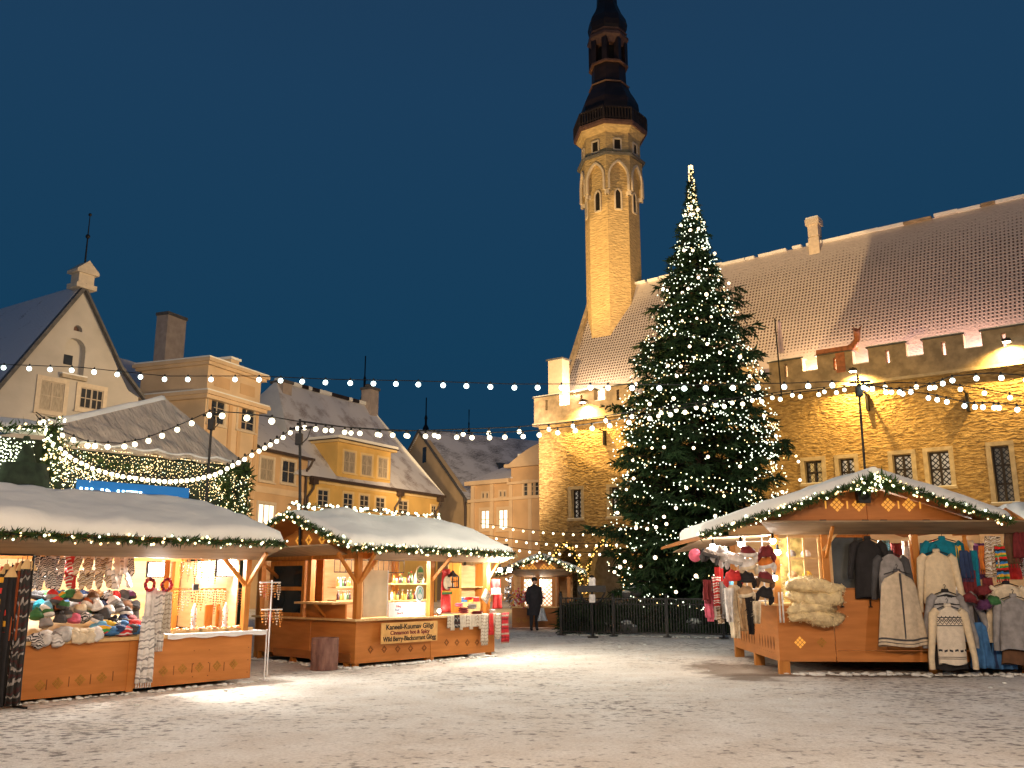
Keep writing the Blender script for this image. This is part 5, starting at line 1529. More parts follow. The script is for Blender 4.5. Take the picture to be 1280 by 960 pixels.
# flaps
mb = MB(); mb.prism([(.25, 0, zh), (L2 + .25, 0, zh), (xe1 + .05, ye + .03, ze - .1), (-.0, ye + .03, ze - .1)], (0, 0, .025), M['flap']); mb.build('flap', s2)
mb = MB(); mb.prism([(0, .35, zh + .1), (0, W2 + .1, zh + .1), (-.85, W2 + .2, zh + .22), (-.85, -.1, zh + .26)], (0, 0, .025), M['flap']); mb.build('flap', s2)
# garlands: front verge, ridge, eave
pt = lambda x, y, z: S2.w(x, y, z)
garland([pt(xf - .03, yr + (yr - ye) * .75, zr - (zr - ze) * .75 + .02), pt(xf - .03, yr, zr + .02), pt(xf - .03, ye, ze - .0)], 'fir garland with lights on the gable edge of the middle stall', 60, random.Random(21), .08, br=.022)
garland([pt(xf, ye - .03, ze - .03), pt(xe1, ye - .03, ze - .05)], 'fir garland with warm lights along the eave of the middle stall', 85, random.Random(22), .075, br=.02)
garland([pt(xf, yr, zr + .22), pt(xrr, yr, zr + .2)], 'string of pale lights half buried in the snow along the middle stall ridge', 70, random.Random(23), .06, dens=30, br=.028, bm=('bulb_p',), group='lit fir garlands on the stalls')
# inner shelves with jars and bottles
JM = [mat('amber_glass', (.5, .25, .05), .15, .2, 3, spec=.8), mat('dark_wine_glass', (.06, .02, .03), .12, .2, 3, spec=.8), mat('pale_glass', (.5, .55, .5), .12, .2, 3, spec=.8), mat('honey_jar', (.65, .42, .1), .2, .2, 3, spec=.6), mat('green_glass', (.05, .14, .05), .12, .2, 3, spec=.8)]
rr = random.Random(31)
names = ['amber bottle', 'dark wine bottle', 'clear bottle', 'honey jar', 'green bottle']
ysf = 1.25
for r_, (py, x0p, x1p, n) in enumerate(((729, 489, 531, 11), (750, 487, 528, 12))):
    xa, z = S2.hit(x0p, py, ysf); xb, _ = S2.hit(x1p, py, ysf)
    mb = MB(); mb.box(xa - .1, xb + .1, ysf - .1, ysf + .16, z - .03, z, M['timber_pale']); mb.build('shelf', s2)
    for i in range(n):
        k = (i * 3 + r_ * 2 + (i // 4)) % 5
        bottle(JM[k], S2.w(xa + (xb - xa) * (i + .5) / n, ysf + rr.uniform(-.03, .05), z), rr.uniform(.2, .26) if k != 3 else .13, .036, '%s, %s from left on the %s shelf behind the oval signs' % (names[k], ORD[i], ('upper', 'lower')[r_]), capm=K[rr.choice(('red', 'yellow', 'white', 'black', 'green'))], jar=(k == 3))
for r_, (py, n) in enumerate(((733, 6), (750, 6))):
    xa, z = S2.hit(421, py, 1.7); xb, _ = S2.hit(438, py, 1.7)
    mb = MB(); mb.box(xa - .1, xb + .1, 1.6, 1.9, z - .03, z, M['timber_pale']); mb.build('shelf', s2)
    for i in range(n):
        k = (i * 2 + r_) % 5
        bottle(JM[k], S2.w(xa + (xb - xa) * (i + .5) / n, 1.7, z), .2 if k != 3 else .12, .034, '%s, %s from left on the %s shelf behind the corner post' % (names[k], ORD[i], ('upper', 'lower')[r_]), capm=K['white'], jar=(k == 3))
mb = MB(); xa, z = S2.hit(418, 708, 1.7); xb = S2.hit(505, 708, 1.7)[0]; mb.tube([(xa, 1.7, z + .15), (xb, 1.7, z + .15)], .012, M['iron'], 5); mb.tube([(xa, 1.7, z - .12), (xb, 1.7, z - .12)], .012, M['iron'], 5)
for i in range(14): x = xa + (xb - xa) * i / 13; mb.tube([(x, 1.7, z - .12), (x, 1.7, z + .15)], .01, M['iron'], 4)
mb.build('wire_rack', s2)
# glazed window in the gable end
yw0 = W2 * .5; yw1 = W2 * .86
mb = MB()
for (y0, y1, z0, z1) in ((yw0, yw0 + .08, zc, zh), (yw1 - .08, yw1, zc, zh), (yw0 + .08, yw1 - .08, zc, zc + .08), (yw0 + .08, yw1 - .08, (zc + zh) / 2 - .04, (zc + zh) / 2 + .04), (yw0 + .08, yw1 - .08, zh - .1, zh)): mb.box(-.02, .05, y0, y1, z0, z1, M['timber'])
wo = mb.build('side_window', s2); MB().box(.01, .02, yw0 + .02, yw1 - .02, zc + .02, zh - .02, M['glass']).build('pane', wo)
# little ledge table on the gable end
mb = MB(); z = zc + .28; mb.box(-.35, .35, W2 * .1, W2 * .46, z, z + .04, M['timber_pale']); mb.box(.0, .04, W2 * .1, W2 * .46, zc, z, M['ply']); mb.beam((-.3, W2 * .28, z), (0, W2 * .28, zc + .02), .03, .05, M['timber']); mb.build('ledge', s2)
# white banner board, price board, lit from below
xa, z0 = S2.hit(454, 771, .12); xb, z1 = S2.hit(485, 713, .12)
o = empty('banner_board', S2.w(xa, .13, 0), S2.a, 'blank cream board standing on the counter right of the corner post', 'board')
MB().box(0, xb - xa, 0, .025, z0, z1, mat('cream_board', (.62, .5, .34), .6)).build('sheet', o)
MB().box(xb - xa, xb - xa + .02, -.01, .03, z0, z1, M['white_cloth']).build('edge', o)
xa, z0 = S2.hit(486, 772, .25); xb, z1 = S2.hit(532, 752, .25)
o = empty('price_board', S2.w((xa + xb) / 2, .25, (z0 + z1) / 2), S2.a, 'glaringly lit white price board with faint red and blue writing on the counter', 'price board')
MB().box(-(xb - xa) / 2, (xb - xa) / 2, 0, .02, -(z1 - z0) / 2, (z1 - z0) / 2, M['white_cloth']).build('sheet', o)
for k, (s, zz, c) in enumerate((('Glögi  hot 3,00', .07, 'red'), ('Rum  Tee  Kohv', 0, 'blue'), ('Snacks  2,50', -.07, 'red'))): text_mesh(s, .07, K[c], .002, 'lettering', o, (-.12, -.004, zz))
# oval signs
for k, (px, py, c1, c2) in enumerate(((525, 717, (.05, .16, .05), (.62, .5, .3)), (524.5, 742, (.1, .35, .32), (.8, .82, .8)))):
    x, z = S2.hit(px, py, -.02)
    o = empty('oval_sign', S2.w(x, -.03, z), S2.a, ('upper oval sign, cream with a green hill and dark lettering', 'lower oval sign, white with a blue-green pointed emblem')[k], 'sign', 'oval signs on the middle stall')
    el = [(.115 * math.cos(t), 0, .17 * math.sin(t)) for t in [i * PI / 14 for i in range(28)]]
    mb = MB(); mb.prism(el, (0, .02, 0), mat('oval_face_%d' % k, c2, .5)); mb.build('sign_face', o)
    mb = MB(); n = 28
    ring = [(p[0] * s, -.004, p[2] * s) for s in (.8, .7) for p in el]
    mb.add(ring, [(i, (i + 1) % n, n + (i + 1) % n, n + i) for i in range(n)], mat('oval_ink_%d' % k, c1, .6))
    gm = mat('oval_emblem_%d' % k, tuple(v * 1.6 for v in c1), .6)
    if k == 0:
        mb.prism([(p[0] * .66, -.003, p[2] * .66 + 0) for p in el if p[2] > .03], (0, -.003, 0), gm)
    else:
        mb.prism([(-.06, -.003, -.02), (-.03, -.003, .06), (0, -.003, .11), (.03, -.003, .06), (.06, -.003, -.02), (.02, -.003, 0), (0, -.003, .05), (-.02, -.003, 0)], (0, -.003, 0), gm)
    mb.build('emblem', o)
    if k == 0: text_mesh('GLÖGI', .05, K['black'], .002, 'lettering', o, (0, -.006, -.03)); text_mesh('BAR', .045, K['black'], .002, 'lettering', o, (0, -.006, -.075))
# lettered board hung on the counter
xa, z1 = S2.hit(477, 779, -.16); xb, _ = S2.hit(547, 777, -.16); _, z0 = S2.hit(512, 803, -.16)
o = empty('lettered_board', S2.w((xa + xb) / 2, -.16, (z0 + z1) / 2), S2.a, 'pale wooden board with dark hand-painted lines of lettering hung below the counter', 'sign board')
w = xb - xa; h = z1 - z0
MB().box(-w / 2, w / 2, 0, .02, -h / 2, h / 2, mat('pale_sign_wood', (.62, .36, .12), .6, .15, 5)).build('plank', o)
for s, zz, sz, ww in (('Kaneeli-Kuumav Glögi', h * .28, .14, w * .84), ('Cinnamon hot & Spicy', 0.0, .11, w * .7), ('Wild Berry-Blackcurrant Glögg', -h * .29, .13, w * .94)):
    text_mesh(s, sz, K['maroon' if sz < .12 else 'black'], .002, 'lettering', o, (0, -.004, zz), width=ww, bold=.003)
# lantern, gift bag, candle
x, z = S2.hit(565, 727, -.1)
o = empty('hanging_lantern', S2.w(x, -.12, z), S2.a, 'black wire-framed lantern hanging right of the oval signs', 'lantern')
mb = MB()
for sx in (-1, 1):
    for sy in (-1, 1): mb.box(sx * .09 - .012, sx * .09 + .012, sy * .09 - .012, sy * .09 + .012, -.13, .12, M['iron'])
mb.box(-.1, .1, -.1, .1, -.14, -.12, M['iron']); mb.box(-.1, .1, -.1, .1, .1, .12, M['iron'])
for s in (-1, 1): mb.box(-.1, .1, s * .09 - .006, s * .09 + .006, -.01, .01, M['iron']); mb.box(s * .03 - .006, s * .03 + .006, -.1, -.088, -.12, .1, M['iron'])
mb.lathe([(.13, .12), (.04, .2), (.02, .24)], M['iron'], n=4, a0=PI / 4, smooth=False); mb.tube([(0, 0, .24), (0, 0, .42)], .006, M['iron'], 4); mb.build('cage', o)
mb = MB(); mb.lathe([(.03, -.12), (.03, -.03)], M['white_cloth'], n=8); mb.build('candle', o)
x, z1 = S2.hit(557, 711, .0); _, z0 = S2.hit(557, 766, .0)
cloth('wall_hanging', .3, z1 - z0, K['red'], S2.w(x - .0, -.02, z1), S2.a, 1.5, .012, .02, .8, 1.05, 3, 'tall red fabric hanging with a cream panel beside the black lantern', 'wall hanging')
hgo = [q for q in bpy.data.objects if q.name.startswith('wall_hanging')][-1]
mb = MB(); mb.prism([(.12 * math.cos(t), -.045, -.3 + .15 * math.sin(t)) for t in [i * PI / 10 for i in range(20)]], (0, .01, 0), K['cream']); mb.build('panel', hgo)
mb = MB(); mb.box(-.15, .15, -.045, -.03, -.55, -.5, K['green']); mb.box(-.15, .15, -.045, -.03, -.5, -.47, K['yellow']); mb.build('band', hgo)
# tea light glare at the corner of the linen counter
x, z = S2.hit(549, 768, .1)
o = empty('counter_lamp', S2.w(x, .1, zc), 0, 'small bright lamp standing on the counter beneath the red hanging', 'lamp'); mb = MB(); mb.lathe([(.05, 0), (.05, .02), (.015, .03), (.015, .06)], M['iron'], n=10); mb.build('foot', o); mb = MB(); mb.ball((0, 0, .1), .045, emit('counter_lamp_glow', (1, .9, .75), 25)); mb.build('bulb', o)
lamp('POINT', S2.w(x, -.02, zc + .16), 12, (1, .85, .65), size=.05, name='counter_light')
# linens over the counter edge
rr = random.Random(41)
for i in range(15):
    px = 561 + i * 3.9
    x, z = S2.hit(px, 768, -.14)
    c = ('linen', 'linen_pat', 'stripe_brown')[0 if i % 3 else 1] if i not in (2, 3) else 'dots'
    mk = M['linen'] if c == 'linen' else K[c]
    cloth('linen_cloth', .1, (.27 + .05 * (i % 3 == 1)), mk, S2.w(x, -.15, zc + .01), S2.a + rr.uniform(-.2, .2), 1.3, .02, .014, .9, 1.05, i, '%s over the middle stall counter edge, %s from left' % ({'linen': 'plain beige linen cloth', 'linen_pat': 'patterned beige linen cloth', 'dots': 'dark patterned cloth'}[c], ORD[i]), 'linen cloth', 'linen cloths hanging over the middle stall counter')
for i, (px, ht, wd, c, nm) in enumerate(((605, .62, .2, 'linen_pat', 'long patterned linen runner at the end of the middle stall counter'), (612, .4, .16, 'red', 'short red runner with woven squares over the counter end'), (619, .5, .15, 'linen_pat', 'narrow pale runner beside the red one'), (627, .6, .26, 'plaid', 'red tartan blanket hanging at the counter corner'))):
    x, z = S2.hit(px, 768, -.16)
    cloth('table_runner', wd, ht, K[c], S2.w(x, -.18 - .03 * i, zc + .02), S2.a, 1.5, .025, .014, .95, 1.1, i * 3, nm, 'table runner', 'runners and blankets at the middle stall corner', fringe=8)
# wares on the linen counter
for i, (px, py, w, d_, h, c, nm) in enumerate(((580, 763, .3, .2, .12, 'maroon', 'folded maroon cloth on the linen counter'), (590, 758, .26, .2, .1, 'grey', 'folded grey cloth on the linen counter'), (574, 756, .2, .2, .08, 'pink', 'pink parcel on the linen counter'), (586, 748, .22, .2, .06, 'red', 'red box on the rear shelf of the linen counter'), (596, 768, .3, .24, .06, 'maroon', 'maroon cloth folded flat under the white pile'), (612, 764, .3, .25, .09, 'white', 'pile of white cloths at the counter corner'))):
    x, z = S2.hit(px, py, .1)
    mb = MB(); rg = random.Random(i + 5)
    for l in range(3): mb.ball((rg.uniform(-.02, .02), rg.uniform(-.02, .02), h * (l + .5) / 3), (w / 2, d_ / 2, h / 4.2), K[c], 14, 5, jit=.05, rr=rg)
    o = mb.build('folded_cloth'); o.location = S2.w(x, .1, max(zc + .005, z - h / 2)); o.rotation_euler = (0, 0, S2.a + rg.uniform(-.2, .2)); tag(o, nm, 'cloth', 'folded cloths on the linen counter')
x, z = S2.hit(592, 745, .2)
mb = MB(); mb.cbox((0, 0, 0), (.24, .02, .26), M['linen'], Matrix.Rotation(R(35), 3, 'Y')); mb.cbox((0, -.012, 0), (.2, .008, .22), K['linen_pat'], Matrix.Rotation(R(35), 3, 'Y'))
o = mb.build('cushion'); o.location = S2.w(x + .15, -.05, z); o.rotation_euler = (0, 0, S2.a); tag(o, 'tilted beige linen square propped between the wares and the red stockings', 'cushion')
mb = MB(); xw0 = S2.hit(572, 735, 1.0)[0]; xw1 = S2.hit(608, 735, 1.0)[0]; _, z = S2.hit(590, 733, 1.0)
mb.box(xw0, xw1, 1.0, 1.25, z - .03, z, M['timber_pale']); mb.box(xw0, xw1, 1.3, 1.33, zc, z + .5, M['inner']); mb.box(xw0, xw0 + .08, .95, 1.3, zc, zh, M['timber']); mb.box(xw1 - .08, xw1, .95, 1.3, zc, zh, M['timber']); mb.build('shelf_unit', s2)
for i, (px, c) in enumerate(((580, 'blue'), (588, 'yellow'), (596, 'red'))):
    x, z = S2.hit(px, 738, 1.0); mb = MB(); mb.cbox((0, 0, .05), (.2, .18, .1), K[c]); mb.cbox((0, 0, .105), (.21, .19, .012), K['white']); o = mb.build('gift_box'); o.location = S2.w(x, 1.08, zc + .25); o.rotation_euler = (0, 0, S2.a + .2 * i); tag(o, '%s box with a white lid under the shelf of the linen counter' % c, 'box', 'boxes under the linen shelf')
    mb = MB(); mb.box(x - .13, x + .13, 1.0, 1.25, zc, zc + .249, M['timber_pale']); mb.build('box_stand', s2)
for i, (px, py, c, nm) in enumerate(((617, 724, 'red', 'upper red cushion cover with a white lower band at the stall corner'), (621, 742, 'red', 'lower plain red stocking beneath the banded cover'))):
    x, z = S2.hit(px, py, -.1)
    o = cloth('stocking', .26 - .03 * i, .34, K[c], S2.w(x, -.14 + .03 * i, z), S2.a - .2, 1.2, .02, .03, 1, .9 + i * .2, i, nm, 'stocking', 'red stockings at the middle stall corner')
    if i == 0: mb = MB(); mb.box(-.13, .13, -.05, -.03, -.34, -.2, K['white']); mb.build('band', o)
x, z = S2.hit(632, 722, 0)
mb = MB(); rg = random.Random(8)
needle_tufts(mb, [Vector((.05 * math.sin(i), 0, -i * .08)) for i in range(9)], .05, 120, K['black'], rg, .12)
for i in range(18): mb.ball((rg.uniform(-.1, .1), rg.uniform(-.05, .05), -rg.uniform(0, .6)), .02, K[rg.choice(('white', 'grey', 'black'))], 5, 3)
o = mb.build('hanging_twigs'); o.location = S2.w(x, -.1, z); tag(o, 'dark twigs with pale baubles hanging from the right corner of the middle stall', 'decoration')
for i, px in enumerate((625, 637)):
    x, z = S2.hit(px, 712, -.25)
    o = empty('spot_bulb', S2.w(x, -.25, z), S2.a, ('left of two glaring lamps under the right end of the middle stall roof', 'right of two glaring lamps under the right end of the middle stall roof')[i], 'lamp', 'glaring lamps at the middle stall end')
    mb = MB(); mb.lathe([(.03, .12), (.035, .05), (.05, .03)], M['iron'], n=8); mb.tube([(0, 0, .1), (0, .02, .3)], .008, M['iron'], 4); mb.build('holder', o)
    mb = MB(); mb.ball((0, 0, 0), .055, emit('spot_bulb_glow', (1, .93, .85), 40)); mb.build('bulb', o)
    lamp('POINT', S2.w(x, -.28, z - .08), 120, (1, .88, .7), size=.06, name='stall_light')
for (x, y, p) in ((xs2 * .35, .8, 38), (xs2 * .8, .7, 45), ((xs2 + xr2) / 2, .6, 40), (.7, W2 * .6, 30)):
    lamp('POINT', S2.w(x, y, zh - .05), p * 2.9, (1, .86, .66), size=.08, name='stall_light')
lamp('POINT', S2.w(S2.hit(522, 760, 0)[0], .05, zc + .18), 14, (1, .95, .88), size=.04, name='counter_light')
# wicker barrel bin on the snow
p = gnd(405, 837)
o = empty('litter_bin', p, 0, 'round brown basket-like bin of upright slats standing before the middle stall', 'litter bin')
M['bark'] = mat('reddish_brown_slats', (.12, .055, .045), .8, .4, 8, .5, 20, col2=(.26, .14, .11), stretch=(1, 1, .3))
h = (838 - 801) / FPX * p.y * 1.0; rad = 16 / FPX * p.y
mb = MB()
for i in range(30):
    t = 2 * PI * i / 30; mb.cbox((math.cos(t) * rad * .97, math.sin(t) * rad * .97, h / 2), (.02, rad * .19, h), M['bark'], Matrix.Rotation(t, 3, 'Z'))
mb.lathe([(rad * .93, .02), (rad * .93, h * .94)], M['ornament_dark'], n=24); mb.build('barrel', o)
mb = MB()
for z in (.12, h * .5, h - .12): mb.lathe([(rad * 1.02, z), (rad * 1.03, z + .025)], M['bark'], n=24)
mb.build('hoop', o)
# ------------------------------------------------------------------ stall at the right: sheepskins and knitwear
a = gnd(976, 842)
S3 = Fr((a.x, a.y), R(-1.5))
s3 = fr_empty('market_stall', S3, 'gabled wooden stall at the right hung with sheepskins, capes and sweaters', 'market stall', 'wooden market stalls')
h3_ = lambda px, py, y=0: S3.hit(px, py, y)
zb = h3_(1000, 827)[1]; zs = h3_(1000, 757)[1]; zp = h3_(1070, 737)[1]; zh = h3_(1100, 668)[1]
x1 = h3_(1044, 800)[0]; x2 = h3_(1108, 800)[0]; XR = 6.0; D3 = 3.9
xa_ = .0
mb = MB()
mb.box(0, x1 - .008, 0, .03, zb, zs, M['ply']); mb.box(x1 + .008, x2 - .008, 0, .03, zb + .2, zp, M['ply']); mb.box(x2 + .008, XR, 0, .03, zb + .2, zp, M['ply'])
mb.box(x1 + .008, XR, -.012, .0, zb, zb + .19, M['ply'])
x, z = h3_(1000, 803); diamonds(mb, x, z, .2, M['glow_cut']); x, z = h3_(1027, 803); diamonds(mb, x, z, .17, M['ornament'])
for i in range(9): mb.box(.0, .03, .4 + i * .16, .45 + i * .16, zb + .12, zb + .13, M['ornament_dark'])
mb.box(0, .03, .03, D3, zb, zs, M['ply']); mb.box(0, XR, D3, D3 + .03, zb, zh + .4, M['inner'])
mb.build('counter_panel', s3)
f = MB()
for i in range(6): y_ = .35 + i * .22; f.prism([(-.004, y_, zb + .18), (-.004, y_ + .045, zb + .3), (-.004, y_, zb + .42), (-.004, y_ - .045, zb + .3)], (-.004, 0, 0), M['ornament_dark'])
for i in range(7): y_ = 1.9 + i * .24; f.prism([(-.004, y_, zb + .18), (-.004, y_ + .045, zb + .3), (-.004, y_, zb + .42), (-.004, y_ - .045, zb + .3)], (-.004, 0, 0), M['ornament_dark'])
f.build('ornament', s3)
for (x, y) in ((.09, .06), (.09, D3 * .5), (.09, D3 - .1), (2.9, .2), (4.6, .2)):
    mb = MB(); mb.box(x - .1, x + .09, y - .06, y + .08, -.03, zb + .02, M['timber']); mb.build('leg', s3)
MB().box(.04, XR, .04, D3 - .02, zb + .02, zb + .06, M['ply_dark']).build('added_floor', s3)  # slab added so that lamp light does not leak between the legs
mb = MB(); mb.box(-.12, .6, -.02, D3, zs, zs + .035, M['timber_pale']); mb.box(.6, x1, -.08, .5, zs, zs + .035, M['timber_pale']); mb.build('counter_top', s3)
for (x, y, z0, z1, m_) in ((.05, .08, zs, zh, 'timber'), (h3_(1033, 700)[0], .08, zs, zh, 'timber'), (h3_(1087, 700)[0], .1, zp, zh, 'timber'), (h3_(1147, 700)[0], .1, zp, zh, 'timber'), (5.5, .1, zp, zh, 'timber'), (.05, D3 - .05, zs, zh, 'timber')):
    mb = MB(); mb.box(x - .06, x + .06, y - .06, y + .06, z0, z1, M[m_]); mb.build('post', s3)
mb = MB(); xq = h3_(1033, 700)[0]; mb.beam((xq, .0, zh - .42), (xq + .0, -.5, zh + .12), .05, .06, M['timber']); mb.beam((xq - .05, .0, zh - .3), (xq + .22, -.02, zh + .02), .03, .04, M['timber_pale']); mb.build('brace', s3)
# roof
yv = -.85
pkx, pkz = h3_(1092, 590, yv); lx, lz = h3_(877, 670, yv); rx, rz = h3_(1261, 652, yv)
pkz -= .1
YB = 4.6
mb = MB()
th = .06
for (p, q_) in (((lx, lz), (pkx, pkz)), ((pkx, pkz), (rx, rz))):
    mb.prism([(p[0], yv, p[1]), (q_[0], yv, q_[1]), (q_[0], yv, q_[1] - th), (p[0], yv, p[1] - th)], (0, YB - yv, 0), M['ply_dark'])
ro = mb.build('roof', s3)
sm = MB(); sl_ = (pkz - lz) / (pkx - lx)
snow_slab(sm, (lx - .02, yv - .05, lz + .004), (lx + .45, YB, lz + .45 * sl_ + .004), (pkx, YB, pkz + .004), (pkx, yv - .05, pkz + .004), .2, M['snow'], 16, 20, .04, 2, .1)
snow_slab(sm, (rx + .05, yv - .05, rz + .004), (rx + .05, YB, rz + .004), (pkx, YB, pkz + .004), (pkx, yv - .05, pkz + .004), .2, M['snow'], 16, 20, .04, 7, .1)
sm.tube([(pkx, yv - .01, pkz + .1), (pkx, YB, pkz + .1)], .1, M['snow'], 10)
sm.build('roof_snow', ro)
# gable board
zg = h3_(1100, 650, -.35)[1]
yg = -.35
sl_l = (pkz - lz) / (pkx - lx); sl_r = (pkz - rz) / (rx - pkx)
zlo = h3_(1100, 656, yg)[1]
for (pp, sgn) in (((lx + (zlo + .12 - lz) / sl_l, pkx - .006), 1), ((pkx + .006, rx - (zlo + .12 - rz) / sl_r), -1)):
    mb = MB()
    if sgn == 1: poly = [(pp[0], yg, zlo), (pp[1], yg, zlo), (pp[1], yg, pkz - .1), (pp[0], yg, zlo + .05)]
    else: poly = [(pp[0], yg, zlo), (pp[1], yg, zlo), (pp[1], yg, zlo + .05), (pp[0], yg, pkz - .1)]
    mb.prism(poly, (0, .03, 0), M['ply']); mb.build('gable_board', s3)
mb = MB(); mb.box(lx + (zlo - lz) / sl_l + .1, rx - .2, yg - .03, yg, zlo, zlo + .1, M['ply_dark']); mb.build('gable_beam', s3)
for k, px in enumerate((1046, 1073, 1110, 1136)):
    x, z = h3_(px, 631, yg); mb = MB(); diamonds(mb, x, z, .24, M['glow_cut'], y=yg - .004); mb.build('carved_opening', s3)
for px in (1032, 1059, 1123, 1150):
    x, z = h3_(px, 631, yg); mb = MB(); mb.box(x - .014, x + .014, yg - .006, yg - .001, z - .07, z + .07, M['glow_cut']); mb.build('carved_slot', s3)
for px in (1028, 1081, 1104, 1157, 1209):
    x, z = h3_(px, 651, yg - .05); mb = MB(); mb.box(x - .05, x + .06, yg - .09, yg - .03, z - .015, z + .02, M['iron']); mb.tube([(x, yg - .08, z), (x + .03, yg - .14, z - .04)], .014, M['iron'], 5); mb.build('latch', s3)
# flaps: front and left
zf = h3_(1100, 652, yv + .05)[1]
mb = MB(); mb.prism([(0, 0, zh), (XR, 0, zh), (XR, yv + .1, zf), (h3_(950, 650, yv + .1)[0], yv + .1, zf)], (0, 0, .025), M['flap']); mb.build('flap', s3)
B_ = S3.loc(at(938, 683, S3.w(0, D3).y)); C_ = S3.loc(at(842, 691, S3.w(0, D3 - .5).y)); Dp = S3.loc(at(880, 672, S3.w(0, 0).y))
mb = MB(); mb.prism([(0, 0, zh), (0, D3, B_.z), (C_.x, D3 - .5, C_.z), (Dp.x, 0.0, Dp.z)], (0, 0, .025), M['flap']); mb.build('flap', s3)
fl_l = (C_.x, Dp.x)
garland([S3.w(lx - .03, yv - .06, lz - .02), S3.w(pkx, yv - .06, pkz - .03), S3.w(rx + .03, yv - .06, rz - .02)], 'fir garland with white lights following the gable of the right stall', 95, random.Random(33), .07, br=.02, bm=('bulb_p', 'bulb_w'))
rg = random.Random(34)
o = empty('fir_spray', S3.w(pkx, yv - .08, pkz - .06), 0, 'bushy cluster of fir twigs and lights at the right stall gable peak', 'decoration')
mb = MB(); needle_tufts(mb, [Vector((x * .08 - .3, 0, -abs(x - 4) * .03)) for x in range(9)], .14, 500, M['needles2'], rg, .13); mb.build('foliage', o)
for i in range(34): inst(bulb_mesh(M['bulb_p' if i % 2 else 'bulb_w'], .02), 'bulb', o, loc=(rg.gauss(0, .2), -.12 + rg.uniform(-.05, .1), rg.gauss(-.05, .08)))
# black loudspeaker box below the peak, mast behind it
x, z = h3_(1077, 619, -.45)
o = empty('loudspeaker', S3.w(x, -.5, z), S3.a, 'black box loudspeaker fixed under the peak of the right stall gable', 'loudspeaker')
mb = MB(); mb.prism([(-.13, -.1, .15), (.13, -.1, .15), (.11, -.1, -.15), (-.11, -.1, -.15)], (0, .14, 0), M['iron']); mb.build('cabinet', o); MB().lathe([(.09, -.0), (.09, .01)], M['cable'], n=14).build('speaker_cone', o, loc=(0, -.11, 0), rot=(PI / 2, 0, 0))
# glazed part: lattice window with a yellowish backing and dark window
gy = .12
xa, z1 = h3_(985, 670, gy); xb, z0 = h3_(1027, 735, gy)
zt_w = zh - .02
M['yellow_glass'] = mat('yellowish_glass', (.42, .33, .12), .15, .5, 7, spec=.8)
mb = MB(); n = 3
for i in range(3): x = xa + (xb - xa) * i / 2; mb.box(x - .02, x + .02, gy - .02, gy + .02, zs + .04, zt_w, M['timber_pale'])
for j in range(4): z = zs + .06 + (zt_w - zs - .08) * j / 3; mb.box(xa + .02, xb - .02, gy - .018, gy + .018, z - .018, z + .018, M['timber_pale'])
wo = mb.build('window', s3)
MB().box(xa, xb, gy + .9, gy + .92, zs, zt_w, M['yellow_glass']).build('backing', wo)
# wares seen behind it
for i in range(6):
    x = xa + (xb - xa) * (.25 + .5 * (i % 2)); z = zs + .12 + (zt_w - zs - .1) * (i // 2) / 3
    mb = MB(); mb.lathe([(.09, 0), (.1, .05), (.07, .1), (.01, .13)], K[rg.choice(('grey', 'white', 'yellow', 'tan', 'green'))], n=10, c=(0, 0, 0))
    o = mb.build('hat'); o.location = S3.w(x, .5, z); tag(o, 'felt hat behind the %s %s pane of the slatted window' % (('lower', 'middle', 'upper')[i // 2], ('left', 'right')[i % 2]), 'hat', 'felt hats behind the slatted window')
xa2, _ = h3_(1041, 700, .1); xb2, _ = h3_(1082, 700, .1)
M['grey_glass'] = mat('dusky_window_glass', (.09, .1, .1), .08, .3, 2, spec=.9)
mb = MB(); mb.box(xa2, xb2, .12, .14, zp, zh - .05, M['grey_glass']); wo = mb.build('dark_window', s3)
mb = MB(); xm2 = (xa2 + xb2) / 2 + .15; mb.box(xm2 - .03, xm2 + .03, .09, .119, zp, zh - .05, M['iron']); mb.box(xa2, xb2, .08, .16, zh - .05, zh, M['timber']); mb.build('mullion', wo)
mb = MB(); mb.box(x1 - .02, XR, -.02, .4, zp, zp + .03, M['ply_dark']); mb.build('sill', s3)
